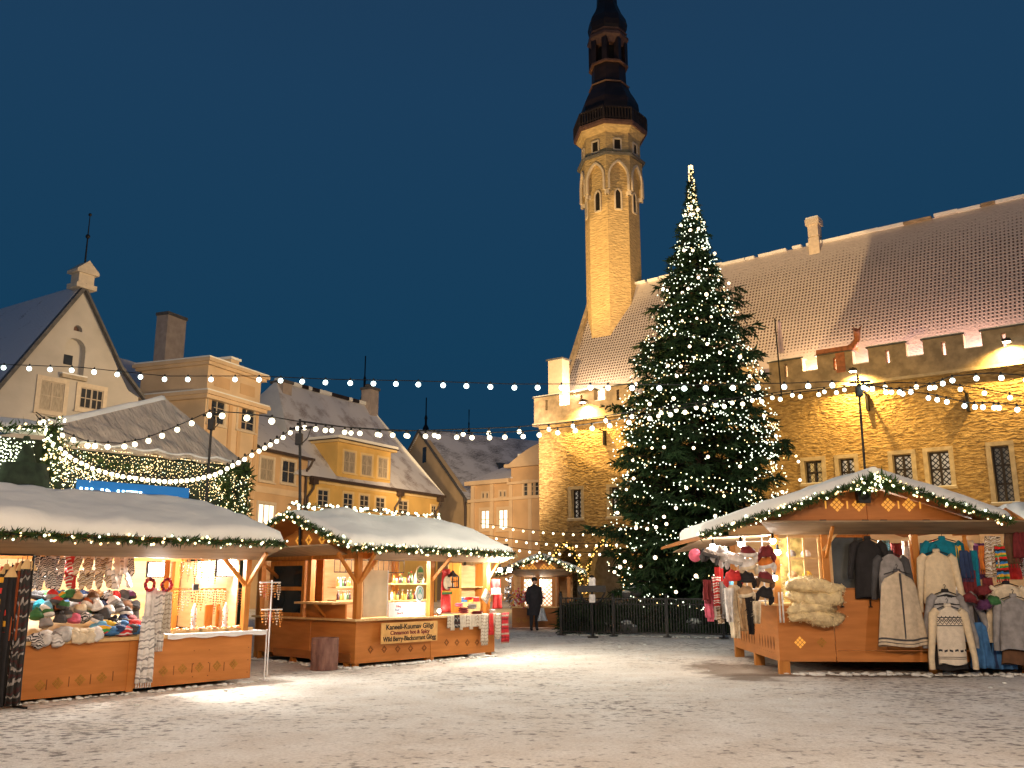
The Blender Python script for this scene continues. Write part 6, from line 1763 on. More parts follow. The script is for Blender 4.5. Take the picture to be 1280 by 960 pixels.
# ---- sheepskins
M['fleece'] = mat('cream_sheepskin', (.86, .66, .37), .95, .25, 6, 1.0, 30, bd=.05)
def fleece(loc, w, d_, h, seed, label, group, mm, rot=0, blade=.03, nb=420, cat='sheepskin', name='sheepskin'):
    rg = random.Random(seed); mb = MB()
    n, k = 26, 12; vs = []
    for j in range(k + 1):
        ph = -PI / 2 + PI * j / k
        for i in range(n):
            t = 2 * PI * i / n
            e = 1 + .2 * math.sin(2 * t + seed * 1.7) * math.cos(ph) + .1 * math.sin(5 * t + seed * 2)
            p = Vector((math.copysign(abs(math.cos(t)) ** .7, math.cos(t)) * math.cos(ph) * w / 2 * e, math.copysign(abs(math.sin(t)) ** .8, math.sin(t)) * math.cos(ph) * d_ / 2 * e, math.copysign(abs(math.sin(ph)) ** .8, math.sin(ph)) * h / 2))
            p *= 1 + .3 * mnoise.noise(p * 5 + Vector((seed, 0, 0))); p.z += .05 * math.sin(p.x * 6 + seed * 2.3)
            vs.append(p)
    mb.add(vs, [(i + j * n, (i + 1) % n + j * n, (i + 1) % n + (j + 1) * n, i + (j + 1) * n) for j in range(k) for i in range(n)], mm, True)
    # curls of wool
    b = []; f = []
    for _ in range(nb):
        p = rg.choice(vs); dn = p.normalized(); c = p + Vector((rg.gauss(0, .02), rg.gauss(0, .02), rg.gauss(0, .015)))
        s = dn.cross(Vector((rg.random(), rg.random(), rg.random() - .5))).normalized() * blade * .35
        tip = c + (dn + Vector((rg.gauss(0, .5), rg.gauss(0, .5), -.5))).normalized() * blade
        q = len(b); b += [c - s, c + s, tip]; f.append((q, q + 1, q + 2))
    mb.add(b, f, mm)
    o = mb.build(name); o.location = loc; o.rotation_euler = (rot, rg.uniform(-.06, .06), S3.a + rg.uniform(-.1, .1)); tag(o, label, cat, group); return o
for i, (px, py, w, h) in enumerate(((1014, 733, .8, .19), (1018, 747, .92, .2), (1012, 759, .95, .18), (1016, 770, .9, .18))):
    x, z = h3_(px, py, -.14)
    fleece(S3.w(x, -.17 - .02 * (i % 2), z), w, .6, h * 1.6, i + 1, '%s cream sheepskin of the pile at the right stall counter' % ('topmost', 'second highest', 'third from the top', 'lowest')[i], 'cream sheepskins piled on the right stall counter', M['fleece'])
# ---- fur hats on the corner rack
x0, _ = h3_(918, 700, .2)
mb = MB(); 
rk_x = [h3_(935, 700, -.1)[0], h3_(957, 700, -.1)[0]]
root = empty('hat_rack', S3.w(0, 0, 0), S3.a, 'white wire rack of fur hats at the left corner of the right stall', 'hat rack')
mb = MB()
for x in rk_x + [h3_(972, 700, -.1)[0]]:
    mb.tube([(x, .1, zs), (x, .1, zh - .05)], .015, M['white_cloth'], 6)
for j in range(6): z = zs + .08 + j * .22; mb.tube([(rk_x[0] - .15, .1, z), (rk_x[1] + .35, .1, z)], .01, M['white_cloth'], 5)
mb.build('frame', root)
lamp_w = emit('hat_stall_lamp_glow', (1, .96, .9), 30)
hc = [[(928 + 7, 690, 'maroon', 'white'), (935, 706, 'white', 'cream'), (933, 722, 'black', 'black'), (932, 740, 'tan', 'cream')], [(957, 690, 'maroon', 'maroon'), (957, 704, 'orange', 'white'), (956, 722, 'maroon', 'brown'), (955, 741, 'black', 'black')], [(918, 700, 'white', 'pale_grey'), (916, 720, 'red', 'red')]]
fm = {c: K[c] for c in K}
for ci, colm in enumerate(hc):
    for ri, (px, py, c, c2) in enumerate(colm):
        x, z = h3_(px, py, -.15)
        hat(K[c], S3.w(x, -.18, z - .06), '%s fur-trimmed hat, %s down the %s column of the corner rack' % (c, ORD[ri], ('middle', 'right', 'left')[ci]), r=.135, h=.17, m2=K[c2], flaps=True, rz=S3.a, tilt=.2, group='fur hats on the corner rack of the right stall')
for i, (px, py, c, nm) in enumerate(((869, 694, 'pink', 'round magenta beret hanging at the outer end of the left flap'), (880, 694, 'black', 'black beret beside the magenta one'))):
    x, z = h3_(px, py, .6)
    mb = MB(); mb.ball((0, 0, 0), (.13 - .03 * i, .06, .13), K[c], 14, 8); o = mb.build('beret'); o.location = S3.w(x, .6, z); tag(o, nm, 'beret', 'berets under the left flap')
for i, (px, py, c, nm) in enumerate(((888, 690, 'stripe_grey', 'grey checked fur cap hanging under the left flap'), (900, 688, 'grey', 'plain grey fur cap beside the checked one'), (910, 695, 'pale_grey', 'pale grey fur cap nearest the bright lamps'))):
    x, z = h3_(px, py, .4)
    hat(K[c], S3.w(x, .4, z - .08), nm, r=.15, h=.17, m2=K['pale_grey' if i else 'charcoal'], flaps=True, tilt=.15, group='fur caps under the left flap')
# scarves and tasselled caps on the outer left side
sc = [(884, 728, 'maroon'), (890, 732, 'white'), (895, 724, 'stripe_rw'), (900, 728, 'pink'), (905, 730, 'grey'), (911, 724, 'lightblue'), (908, 738, 'navy'), (887, 742, 'pink'), (894, 742, 'brown'), (900, 745, 'stripe_brown'), (905, 745, 'brown'), (899, 712, 'red')]
for i, (px, py, c) in enumerate(sorted(sc)):
    y = .5 + .08 * (i % 4); x, z = h3_(px, py, y)
    cn = {'stripe_rw': 'red and white', 'stripe_brown': 'brown and cream', 'lightblue': 'light blue'}.get(c, c)
    cloth('scarf', .2, .38 + .12 * (i % 3), K[c], S3.w(x, y, z + .05), S3.a + .5, 2.2, .05, .03, 1, .8, i * 1.3, '%s scarf bunched on the outer left side of the stall, %s from left' % (cn, ORD[i]), 'scarf', 'scarves bunched at the left side of the right stall', fringe=5)
for i in range(10):
    x, z = h3_(880 + rg.uniform(0, 26), 745 + rg.uniform(0, 38), .45)
for i, (px, py, w, h, c, nm) in enumerate(((917, 738, .26, .95, 'cream', 'long cream goat fur hanging at the corner of the right stall'), (927, 745, .24, .72, 'tan', 'tan and cream fur hanging beside the black one'), (936, 752, .2, .68, 'black', 'black shaggy fur hanging from the corner counter'), (943, 758, .2, .4, 'cream', 'short cream fur to the right of the black one'), (909, 742, .2, .6, 'white', 'white fur hanging outermost at the stall corner'))):
    x, z = h3_(px, py, -.12)
    o = cloth('hanging_fur', w, h, K[c], S3.w(x, -.14 - .03 * i, z + .1), S3.a, 1.6, .06, .06, .9, .55, i * 2, nm, 'fur', 'furs hanging at the corner of the right stall')
    rg2 = random.Random(i); f = MB()
    needle_tufts(f, [Vector((rg2.uniform(-w / 2.3, w / 2.3) * (1 - .4 * t / 10), -.05, -h * t / 10)) for t in range(11)], .05, 120, K[c], rg2, .05, 1.2); f.build('hair', o)
# white ribbons
for i, px in enumerate((973, 977)):
    x, z = h3_(px, 740, -.12); cloth('ribbon', .03, .55, K['white'], S3.w(x, -.14, z), S3.a, 1, .01, .006, 1, 1, i, ('left of two thin white ribbons at the corner post', 'right of two thin white ribbons at the corner post')[i], 'ribbon', 'white ribbons at the corner post')
# bright lamps inside
for i, (px, py) in enumerate(((891, 683), (926, 680), (966, 676), (968, 722), (972, 690))):
    x, z = h3_(px, py, -.05 if i else .3)
    o = empty('stall_bulb', S3.w(x, -.05 if i else .3, z), S3.a, ('glaring lamp above the grey fur caps', 'glaring lamp above the left column of fur hats', 'glaring lamp at the top of the corner post', 'lower glaring lamp between the fur hats and the sheepskins', 'second glaring lamp down the corner post')[i], 'lamp', 'glaring lamps at the right stall corner')
    mb = MB(); mb.lathe([(.02, .14), (.03, .06), (.05, .04)], M['iron'], n=8); mb.build('holder', o)
    mb = MB(); mb.ball((0, 0, 0), .06, lamp_w); mb.build('bulb', o)
    lamp('POINT', S3.w(x, .35, z + .02), (30, 45, 40, 28, 16)[i], (1, .9, .76), size=.06, name='stall_light')
lamp('POINT', S3.w(2.2, 1.0, zh - .1), 80, (1, .85, .6), size=.08, name='stall_light')
lamp('POINT', S3.w(4.2, 1.0, zh - .1), 60, (1, .92, .8), size=.08, name='stall_light')
# knitwear hung deeper inside, seen between the front garments
BK = ['lightblue', 'maroon', 'white', 'navy', 'stripe_rw', 'green', 'cream', 'purple', 'blue', 'red', 'stripe_bw', 'rust']
for i, c in enumerate(BK):
    x = 2.35 + i * .27; cn = {'lightblue': 'light blue', 'stripe_rw': 'red and white', 'stripe_bw': 'black and white'}.get(c, c)
    cloth('knitted_top', .3, .7, K[c], S3.w(x, .75 + .1 * (i % 3), zh - .08 - .05 * (i % 2)), S3.a + .3 * math.sin(i * 2), 2, .05, .05, .7, 1.1, i, '%s knitted top hung inside the right stall, %s from the left' % (cn, ORD[i]), 'knitted top', 'knitted tops hung inside the right stall')
# ---- garments in front
def G(px, py, y): x, z = h3_(px, py, y); return S3.w(x, y, z)
mY = -.25
garment('coat', .5, 1.1, K['black'], G(1084, 672, -.05), S3.a, 'long black coat hanging behind the grey hooded one', seed=1, sl=.6, flare=1.25)
garment('coat', .48, 1.15, K['grey'], G(1112, 690, -.12), S3.a, 'charcoal grey coat with dark fur collar behind the cream cape', seed=2, m2=K['black'], sl=.7, slm=K['charcoal'], flare=1.1)
mb_c = mat('oatmeal_wool', (.56, .46, .33), .9, .12, 12, .4, 60)
mb_b = mat('cream_knit', (.68, .56, .38), .9, .08, 14, .5, 70)
cape = garment('cape', .62, 1.32, mb_c, G(1121, 713, -.42), S3.a + .1, 'oatmeal wool cape with dark edging hanging lowest before the counter', sleeves=False, m2=K['charcoal'], band=[(.9, .925), (.955, .965)], flare=1.5, seed=3, thick=.1, folds=7)
f = MB(); f.box(-.012, .012, -.12, -.085, -1.2, -.05, K['charcoal']); f.build('front_seam', cape)
garment('sweater', .62, .7, K['teal'], G(1177, 672, -.05), S3.a, 'teal blue sweater hanging behind the cream cardigan', seed=5, sl=.6, flare=1.1)
garment('cardigan', .54, .95, mb_b, G(1170, 688, -.2), S3.a, 'plain cream cardigan in front of the teal sweater', seed=6, sl=.95, flare=1.15, folds=4)
garment('vest', .5, .75, K['pale_grey'], G(1181, 738, -.34), S3.a, 'grey vest with black fur yoke below the cream cardigan', seed=7, m2=K['black'], band=[(.08, .34)], sl=.85, slm=K['grey'], flare=1.1, spread=.2)
# Nordic sweater: black zigzag yoke and a band of marks over the hem
def nordic():
    m = mat('nordic_knit', (.68, .6, .48), .9, .08, 14, .5, 60)
    N, L, b = nodes_of(m)
    tc = N.new('ShaderNodeTexCoord'); sx = N.new('ShaderNodeSeparateXYZ'); L.new(tc.outputs['Object'], sx.inputs[0])
    def op(o, a, bb, c=None):
        q = N.new('ShaderNodeMath'); q.operation = o
        for i, t in enumerate((a, bb, c)):
            if t is None: continue
            if isinstance(t, (int, float)): q.inputs[i].default_value = t
            else: L.new(t, q.inputs[i])
        return q.outputs[0]
    zz = sx.outputs['Z']; xx = sx.outputs['X']
    tri = op('PINGPONG', op('MULTIPLY', xx, 14), 1.0)
    tri2 = op('PINGPONG', op('ADD', op('MULTIPLY', xx, 14), 1.0), 1.0)
    def line(zc, amp, t, w): return op('COMPARE', op('SUBTRACT', zz, op('MULTIPLY_ADD', t, amp, zc)), 0.0, w)
    out = None
    for q in (line(-.29, .09, tri, .010), line(-.29, .09, tri2, .010), line(-.29 - .05, .09, tri, .008), line(-.29 - .05, .09, tri2, .008), line(-.22, 0, tri, .008), line(-.36, 0, tri, .008),
              op('MULTIPLY', line(-.80, .02, tri, .018), op('GREATER_THAN', op('FRACT', op('MULTIPLY', xx, 11), 0), .35)), line(-.90, 0, tri, .006), line(-.93, 0, tri, .006)):
        out = q if out is None else op('MAXIMUM', out, q)
    base = b.inputs['Base Color'].links[0].from_socket
    mx = N.new('ShaderNodeMixRGB'); L.new(base, mx.inputs[1]); mx.inputs[2].default_value = (.03, .03, .035, 1); L.new(out, mx.inputs[0]); L.new(mx.outputs[0], b.inputs['Base Color'])
    return m
garment('sweater', .5, 1.02, nordic(), G(1184, 756, -.5), S3.a, 'white sweater with black zigzag yoke and figured hem, lowest on the front', seed=9, sl=.95, slm=mb_b, flare=1.0, folds=3, spread=.13)
garment('skirt', .5, .5, K['black'], G(1184, 800, -.3), S3.a, 'black skirt showing beneath the white zigzag sweater', sleeves=False, seed=10, flare=1.35, collar=False, thick=.12, hook=False)
garment('sweater', .5, .95, K['grey'], G(1196, 735, -.18), S3.a, 'grey sweater with white cuff band right of the zigzag sweater', seed=11, sl=.8, m2=K['white'], flare=1.1, spread=.25)
for i, (px, py, w, h, c, nm) in enumerate(((1201, 694, .22, .6, 'yellow', 'ochre patterned scarf hanging right of the cream cardigan'), (1212, 700, .25, .7, 'teal', 'blue-green shawl behind the leaning pole'), (1210, 725, .24, .6, 'maroon', 'maroon shawl behind the leaning pole'), (1206, 700, .2, .5, 'navy', 'navy scarf behind the ochre one'))):
    cloth('scarf', w, h, K[c], G(px, py - 12, -.1 - .04 * i), S3.a, 2.5, .04, .02, 1, 1.1, i, nm, 'scarf', 'scarves around the leaning pole', fringe=6)
for i, (px, py, w, h, c, nm) in enumerate(((1223, 690, .25, .55, 'purple', 'purple shawl right of the leaning pole'), (1229, 690, .22, .45, 'orange', 'orange and rust shawl right of the leaning pole'), (1240, 678, .34, .75, 'stripe_brown', 'brown and cream knitted bag hanging under the flap'), (1249, 690, .22, .6, 'stripe_multi', 'multicoloured shawl under the right end of the flap'), (1263, 672, .3, .6, 'brown', 'brown fox fur hanging under the right end of the flap'), (1275, 668, .3, .55, 'maroon', 'crimson lace shawl at the far right edge'), (1234, 730, .2, .5, 'maroon', 'dark red shawl beside the pole'), (1245, 742, .18, .5, 'purple', 'dark plum shawl right of the pole'), (1222, 760, .25, .5, 'charcoal', 'charcoal shawl behind the pole'))):
    cloth('shawl', w, h, K[c], G(px, py - 8, -.05 - .05 * (i % 4)), S3.a, 2.3, .05, .03, .8, 1.1, i * 1.7, nm, 'shawl', 'shawls under the right end of the flap', fringe=6)
for i, (px, py, c, nm) in enumerate(((1230, 742, 'maroon', 'dark red fur hat hanging right of the leaning pole'), (1212, 752, 'maroon', 'crimson knitted hat on the leaning pole'), (1231, 760, 'purple', 'plum coloured hat lower beside the pole'), (1243, 755, 'green', 'moss green hat beside the plum one'))):
    hat(K[c], G(px, py, -.38) , nm, r=.11, h=.15, group='hats beside the leaning pole', fur=K[c])
garment('jacket', .56, .6, K['cream'], G(1257, 728, -.2), S3.a, 'cream jacket with black collar behind the grey turtleneck', seed=13, m2=K['black'], sl=.9, flare=1.1)
garment('sweater', .56, .95, K['grey'], G(1266, 744, -.4), S3.a, 'plain grey turtleneck sweater at the far right', seed=14, sl=.8, flare=1.2, folds=5, m2=K['grey'])
garment('skirt', .5, .3, K['brown'], G(1270, 808, -.3), S3.a, 'brown patterned skirt under the grey turtleneck', sleeves=False, seed=15, flare=1.2, collar=False, hook=False)
for i, (px, py, w, h) in enumerate(((1232, 765, .34, .98), (1250, 772, .34, .9), (1222, 778, .3, .8))):
    p = G(px, py, -.12 - .05 * i)
    cloth('blue_cloth', w, min(h, p.z - .03), K['blue' if i else 'navy'], p, S3.a, 2.5, .06, .03, .9, 1.25, i * 2, ('dark blue cloth hanging to the snow behind the leaning pole', 'blue cloth hanging to the snow right of the pole', 'blue cloth hanging to the snow left of the pole')[i], 'cloth', 'blue cloths hanging to the snow')
p0 = G(1205, 670, -.35); p1 = gnd(1243, 836); p1 = Vector((p1.x, p1.y, .0))
mb = MB(); mb.beam(p0 - p1, (0, 0, .02), .07, .05, M['timber']); mb.cbox((0, 0, .04), (.16, .14, .08), M['iron'])
o = mb.build('leaning_pole'); o.location = p1; tag(o, 'orange wooden pole leaning against the right stall front', 'pole')
# small iron hooks on the boards
for px, py in ((1053, 757), (1088, 757), (1147, 762), (1037, 740)):
    x, z = h3_(px, py, -.02); mb = MB(); mb.box(x - .03, x + .03, -.05, 0, z - .03, z - .015, M['iron']); mb.box(x - .012, x + .012, -.04, -.015, z - .015, z + .1, M['iron']); mb.build('hook', s3)
# ---- neighbouring stall at the right edge
x5 = h3_(1262, 700, .9)[0]
SE = Fr((S3.w(x5 + .55, 1.2).x, S3.w(x5 + .55, 1.2).y), S3.a + R(4))
s5 = fr_empty('market_stall', SE, 'neighbouring stall cut by the right edge, its snowy roof just showing', 'market stall', 'wooden market stalls')
mb = MB(); mb.box(.3, 3, 0, .03, .1, 1.1, M['ply']); mb.build('counter_panel', s5)
MB().box(.3, 3, 2.2, 2.25, 0, 2.7, M['inner']).build('back_wall', s5)
mb = MB(); mb.box(.3, .4, 0, .1, 1.1, 2.6, M['timber']); mb.build('post', s5)
ze5 = SE.hit(1270, 658, -.5)[1]; zr5 = SE.hit(1275, 636, 1)[1]
roof_two(s5, SE, (-.1, 3.4, .35, 3.4), -.5, ze5, 1.2, ze5 + .5, 2.8, ze5, .18, 12)
garland([SE.w(-.1, -.55, ze5 - .03), SE.w(3.3, -.55, ze5 - .03)], 'fir garland on the eave of the stall cut by the right edge', 40, random.Random(44), .07, br=.022)
lamp('POINT', SE.w(.7, -.1, ze5 - .35), 45, (1, .92, .8), size=.06, name='stall_light')
for i in range(8):
    mb = MB(); rg2 = random.Random(i)
    for _ in range(26): mb.ball((rg2.gauss(0, .07), rg2.gauss(0, .05), rg2.gauss(0, .1)), rg2.uniform(.02, .035), K[('red', 'maroon', 'white', 'pink')[rg2.randrange(4)]], 5, 3)
    o = mb.build('berry_bunch'); o.location = SE.w(.35 + (i % 4) * .25, .0, ze5 - .35 - .3 * (i // 4)); tag(o, 'red and white berry bunch, %s from left, %s row, right edge' % (ORD[i % 4], ('upper', 'lower')[i // 4]), 'decoration', 'berry bunches in the stall at the right edge')
# ------------------------------------------------------------------ far stall, tree, railings, person, marquee, strings of bulbs
a = gnd(645, 786); b = gnd(702, 786.5)
S4 = Fr((a.x, a.y), R(-4))
s4 = fr_empty('market_stall', S4, 'small far stall behind the dark figure, its windows brightly lit', 'market stall', 'wooden market stalls')
P4s = lambda px, py, y=0: S4.hit(px, py, y)
xl = P4s(640, 770)[0]; xr = P4s(716, 770)[0]; zc = P4s(690, 760)[1]; zh = P4s(690, 721)[1]
mb = MB()
mb.box(xl, xr - .5, 0, .05, .05, zc, M['ply_dark'])
for px in (639 + 9, 656, 698): x, z = P4s(px, 775); diamonds(mb, x, z, .2, M['ornament'])
mb.build('counter_panel', s4)
mb = MB(); mb.box(xl, xr, 2.6, 2.65, 0, zh + .2, M['inner']); mb.box(xr - .55, xr - .5, .05, 2.6, 0, zh, M['ply_dark']); mb.build('back_wall', s4)
for px in (640, 653, 672.5, 692, 711):
    x, _ = P4s(px, 740); mb = MB(); mb.box(x - .06, x + .06, -.02, .1, zc if px < 700 else 0, zh, M['timber']); mb.build('post', s4)
MB().box(xl, xr, -.05, .4, zc, zc + .05, M['timber_pale']).build('counter_top', s4)
M['stall_pane'] = lattice_mat('far_stall_window', (.8, .78, .74), (.45, .3, .16), 9, 3.0)
for p0, p1 in ((654.5, 670.5), (674.5, 690.5)):
    xa, z1 = P4s(p0, 724); xb, z0 = P4s(p1, 759)
    MB().box(xa, xb, .3, .32, z0 + .05, z1, M['stall_pane']).build('window', s4)
    for k in range(7):
        pass
yv = -.9
pk = P4s(676, 696, yv); rr_ = P4s(733, 718.5, yv); ll = (2 * pk[0] - rr_[0], rr_[1])
mb = MB()
for p, q_ in ((ll, pk), (pk, rr_)): mb.prism([(p[0], yv, p[1]), (q_[0], yv, q_[1]), (q_[0], yv, q_[1] - .05), (p[0], yv, p[1] - .05)], (0, 4.2, 0), M['ply_dark'])
ro = mb.build('roof', s4)
sm = MB()
for p in (ll, rr_): snow_slab(sm, (p[0], yv - .05, p[1] + .004), (p[0], 3.3, p[1] + .004), (pk[0], 3.3, pk[1] + .004), (pk[0], yv - .05, pk[1] + .004), .16, M['snow'], 8, 8, .04, 3, .1)
sm.build('roof_snow', ro)
zg = P4s(676, 712, -.3)[1]
mb = MB(); mb.prism([(ll[0] + .9, -.3, zg), (rr_[0] - .9, -.3, zg), (pk[0], -.3, pk[1] - .12)], (0, .03, 0), M['ply']); mb.box(ll[0] + .5, rr_[0] - .5, -.33, -.301, zg - .05, zg + .06, M['ply_dark']); mb.build('gable_board', s4)
for px in (657, 666, 680, 689): x, z = P4s(px, 710.5, -.31); mb = MB(); diamonds(mb, x, z, .3, M['glow_cut'], y=-.34); mb.build('carved_opening', s4)
mb = MB(); mb.prism([(ll[0] + .7, 0, zh), (rr_[0] - .7, 0, zh), (rr_[0] - .4, yv + .1, zg - .02), (ll[0] + .4, yv + .1, zg - .02)], (0, 0, .025), M['flap']); mb.build('flap', s4)
garland([S4.w(ll[0], yv - .06, ll[1]), S4.w(pk[0], yv - .06, pk[1]), S4.w(rr_[0], yv - .06, rr_[1])], 'fir garland with warm lights on the gable of the small far stall', 60, random.Random(51), .08, dens=200, br=.03, L=.12)
lamp('POINT', S4.w(0.8, .2, zh - .15), 60, (1, .85, .7), size=.06, name='stall_light')
rg = random.Random(52)
for i in range(14):
    x, z = P4s(643 + i * 2.2, 752 - (i % 3) * 5, -.02)
    mb = MB()
    for _ in range(14): mb.ball((rg.gauss(0, .07), rg.gauss(0, .04), rg.gauss(0, .09)), rg.uniform(.03, .05), K[('red', 'white', 'maroon', 'pink', 'yellow')[rg.randrange(5)]], 5, 3)
    o = mb.build('gift_bundle'); o.location = S4.w(x, -.05, z); tag(o, 'gift bundle on the far stall counter, %s from the left' % ORD[i], 'gift', 'gift bundles on the far stall')

# ---- the great spruce
base = gnd(880, 787); TXc, TYc = at(874, 780, 32.3).x, 32.3
TOP = at(863.5, 212, TYc).z
kpx = lambda z: (Vector((TXc, TYc, z - EYE)).dot(FW)) / FPX
PROF = [(212, 3), (240, 4), (262, 9), (285, 16), (300, 19), (330, 30), (350, 36), (372, 44), (400, 52), (430, 62), (460, 80), (500, 92), (540, 100), (580, 104), (620, 108), (660, 112), (700, 112), (735, 104), (755, 92)]
PZ = [(at(870, py, TYc).z, hw) for py, hw in PROF]
def trad(z):
    for (z1, h1), (z0, h0) in zip(PZ, PZ[1:]):
        if z0 <= z <= z1:
            t = (z - z0) / (z1 - z0); return (h0 + (h1 - h0) * t) * kpx(z)
    return PZ[-1][1] * kpx(z) if z < PZ[-1][0] else .05
tree = empty('christmas_tree', (TXc, TYc, 0), 0, 'towering dark green spruce hung with thousands of lights before the town hall', 'christmas tree')
mb = MB(); lean = (at(863.5, 212, TYc).x - TXc)
mb.tube([(0, 0, 0), (0, 0, 1.2), (lean * .4, 0, 7), (lean * .8, 0, 13), (lean, 0, TOP - .1)], [.3, .27, .19, .09, .02], mat('spruce_bark', (.06, .04, .03), .9, .3, 6, .6, 20), 10); mb.build('trunk', tree)
rg = random.Random(61)
vs = []; fs = []; vs2 = []; fs2 = []; tips = []
zmin = 1.0
def blade(c, d, L_, w, dark):
    V, F = (vs, fs) if dark else (vs2, fs2)
    s = d.cross(Vector((rg.gauss(0, 1), rg.gauss(0, 1), rg.gauss(0, 1))))
    if s.length < 1e-4: return
    s = s.normalized() * w
    k = len(V); V += [c - s, c + s, c + d * L_ + s * .3, c + d * L_ - s * .3]; F.append((k, k + 1, k + 2, k + 3))
limb = MB()
z = zmin
while z < TOP - .5:
    f = (z - zmin) / (TOP - zmin)
    Rz = trad(z)
    nb = int(8 + 5 * (1 - f)); bs_ = min(1, .3 + Rz / 1.6)
    ph = rg.random() * 6.28
    for k in range(nb):
        a = ph + 2 * PI * k / nb + rg.uniform(-.25, .25)
        L_ = Rz * rg.uniform(.66, 1.08) * (1.0 + (.3 if rg.random() < .12 else 0))
        z0 = z + rg.uniform(-.15, .15)
        dr = L_ * .3 * (1 - f * .8)
        d = Vector((math.cos(a), math.sin(a), 0))
        cx = lean * f
        P0 = Vector((cx, 0, z0 + dr * .6))
        pts = [P0 + d * L_ * t + Vector((0, 0, -dr * math.sin(t * PI * .62) * 1.0 + (.15 * L_ * t * t if f > .5 else .06 * L_ * t ** 3))) for t in (0, .25, .5, .75, .9, 1)]
        if L_ > .6: limb.tube([pts[0], pts[2], pts[5]], [.035, .022, .008], M['dark_wood'], 4, cap=False)
        nseg = max(4, int(L_ / .16))
        for j in range(nseg):
            t = .18 + .82 * (j + rg.random()) / nseg
            s = t * 5; i0 = min(int({0: 0}.get(0) or (t / .25 if t < .75 else (3 + (t - .75) / .15 if t < .9 else 4 + (t - .9) / .1))), 4)
            tt = (0, .25, .5, .75, .9, 1); fr_ = (t - tt[i0]) / (tt[i0 + 1] - tt[i0])
            c = pts[i0].lerp(pts[i0 + 1], max(0, min(1, fr_)))
            side = Vector((-d.y, d.x, 0))
            wl_ = (.14 + .42 * (1 - abs(t - .55) * 1.3)) * min(1, L_ / 2.0)
            for sd in (-1, 1):
                # drooping twig with needles
                dirv = (side * sd * rg.uniform(.6, 1) + d * rg.uniform(.3, .9) + Vector((0, 0, rg.uniform(-.75, .05)))).normalized()
                ll_ = wl_ * rg.uniform(.7, 1.25) + .1
                nn_ = 4 if t > .4 else 2
                for q_ in range(nn_):
                    cc = c + dirv * ll_ * (q_ / nn_)
                    for _ in range(2):
                        dv = (dirv + Vector((rg.gauss(0, .45), rg.gauss(0, .45), rg.gauss(-.15, .4)))).normalized()
                        blade(cc, dv, rg.uniform(.16, .32) * bs_, rg.uniform(.022, .05) * bs_, t < .6)
        tips.append(pts[5] if rg.random() < .5 else pts[4])
    z += .30 + .12 * (1 - f) if f < .75 else .2
# leader
for i in range(160):
    zz = TOP - rg.random() ** 1.5 * 2.2; blade(Vector((lean, 0, zz)), Vector((rg.gauss(0, 1), rg.gauss(0, 1), .6)).normalized(), rg.uniform(.06, .16) + (TOP - zz) * .12, .02, False)
mb = MB(); mb.add(vs, fs, M['needles']); mb.add(vs2, fs2, mat('outer_spruce_needles', (.024, .055, .02), .6, .5, 3, spec=.2))
cr = mb.build('crown', tree); 
limb.build('limb', tree)
# small pin lights in looping strings over the crown
lt = empty('tree_lights', (TXc, TYc, 0), 0, 'strings of small white lights and warm globes wound over the great spruce', 'string lights')
mb = MB()
def oct_(mb, c, r, m):
    c = Vector(c); V = [c + Vector(v) * r for v in ((1, 0, 0), (-1, 0, 0), (0, 1, 0), (0, -1, 0), (0, 0, 1), (0, 0, -1))]
    mb.add(V, [(0, 2, 4), (2, 1, 4), (1, 3, 4), (3, 0, 4), (2, 0, 5), (1, 2, 5), (3, 1, 5), (0, 3, 5)], m)
for s in range(92):
    a = rg.uniform(0, 2 * PI); z = rg.uniform(.9, TOP - 1.5) if s > 20 else rg.uniform(.9, 8)
    da = rg.choice((-1, 1)) * rg.uniform(.5, 1.2); dz = rg.uniform(-.5, .5)
    n = rg.randint(30, 62)
    for i in range(n):
        R0 = trad(z) * (.96 + .06 * math.sin(i * .9 + s))
        f = (z - zmin) / (TOP - zmin)
        fc = -math.sin(a)
        if z > .7 and fc > -.35 and (fc > .4 or rg.random() < .35) and (trad(z) > 1.7 or rg.random() < .55):
            p = Vector((lean * f + math.cos(a) * R0, math.sin(a) * R0, z + rg.uniform(-.06, .06)))
            oct_(mb, p, rg.uniform(.02, .03), M['bulb_t' if rg.random() < .8 else 'bulb_w'])
        st = .19; a += da * st / max(.3, R0); z += dz * st + .12 * math.sin(i * .35 + s)* .5
        if z > TOP - .7: break
for i in range(420):
    z = rg.uniform(1, TOP - 2) ; a = rg.uniform(0, 2 * PI); R0 = trad(z) * rg.uniform(.75, 1.05)
    oct_(mb, (lean * (z - zmin) / (TOP - zmin) + math.cos(a) * R0, math.sin(a) * R0, z), rg.uniform(.02, .03), M['bulb_t'])
for i in range(110):
    z = TOP + .15 - rg.random() ** 1.2 * 2.3; R0 = .07 + (TOP - z) * .07; a = rg.uniform(0, 6.28)
    oct_(mb, (lean + math.cos(a) * R0, math.sin(a) * R0, z), .035, M['bulb_w'])
for i in range(150):
    z = TOP - 2.2 - rg.random() * 3.2; R0 = trad(z) * rg.uniform(.6, 1); a = rg.uniform(0, 6.28)
    oct_(mb, (lean * .9 + math.cos(a) * R0, math.sin(a) * R0, z), .03, M['bulb_t'])
tag(mb.build('pin_lights', lt), kind='stuff')
gb = bulb_mesh(M['bulb_g'], .055, 10, 6)
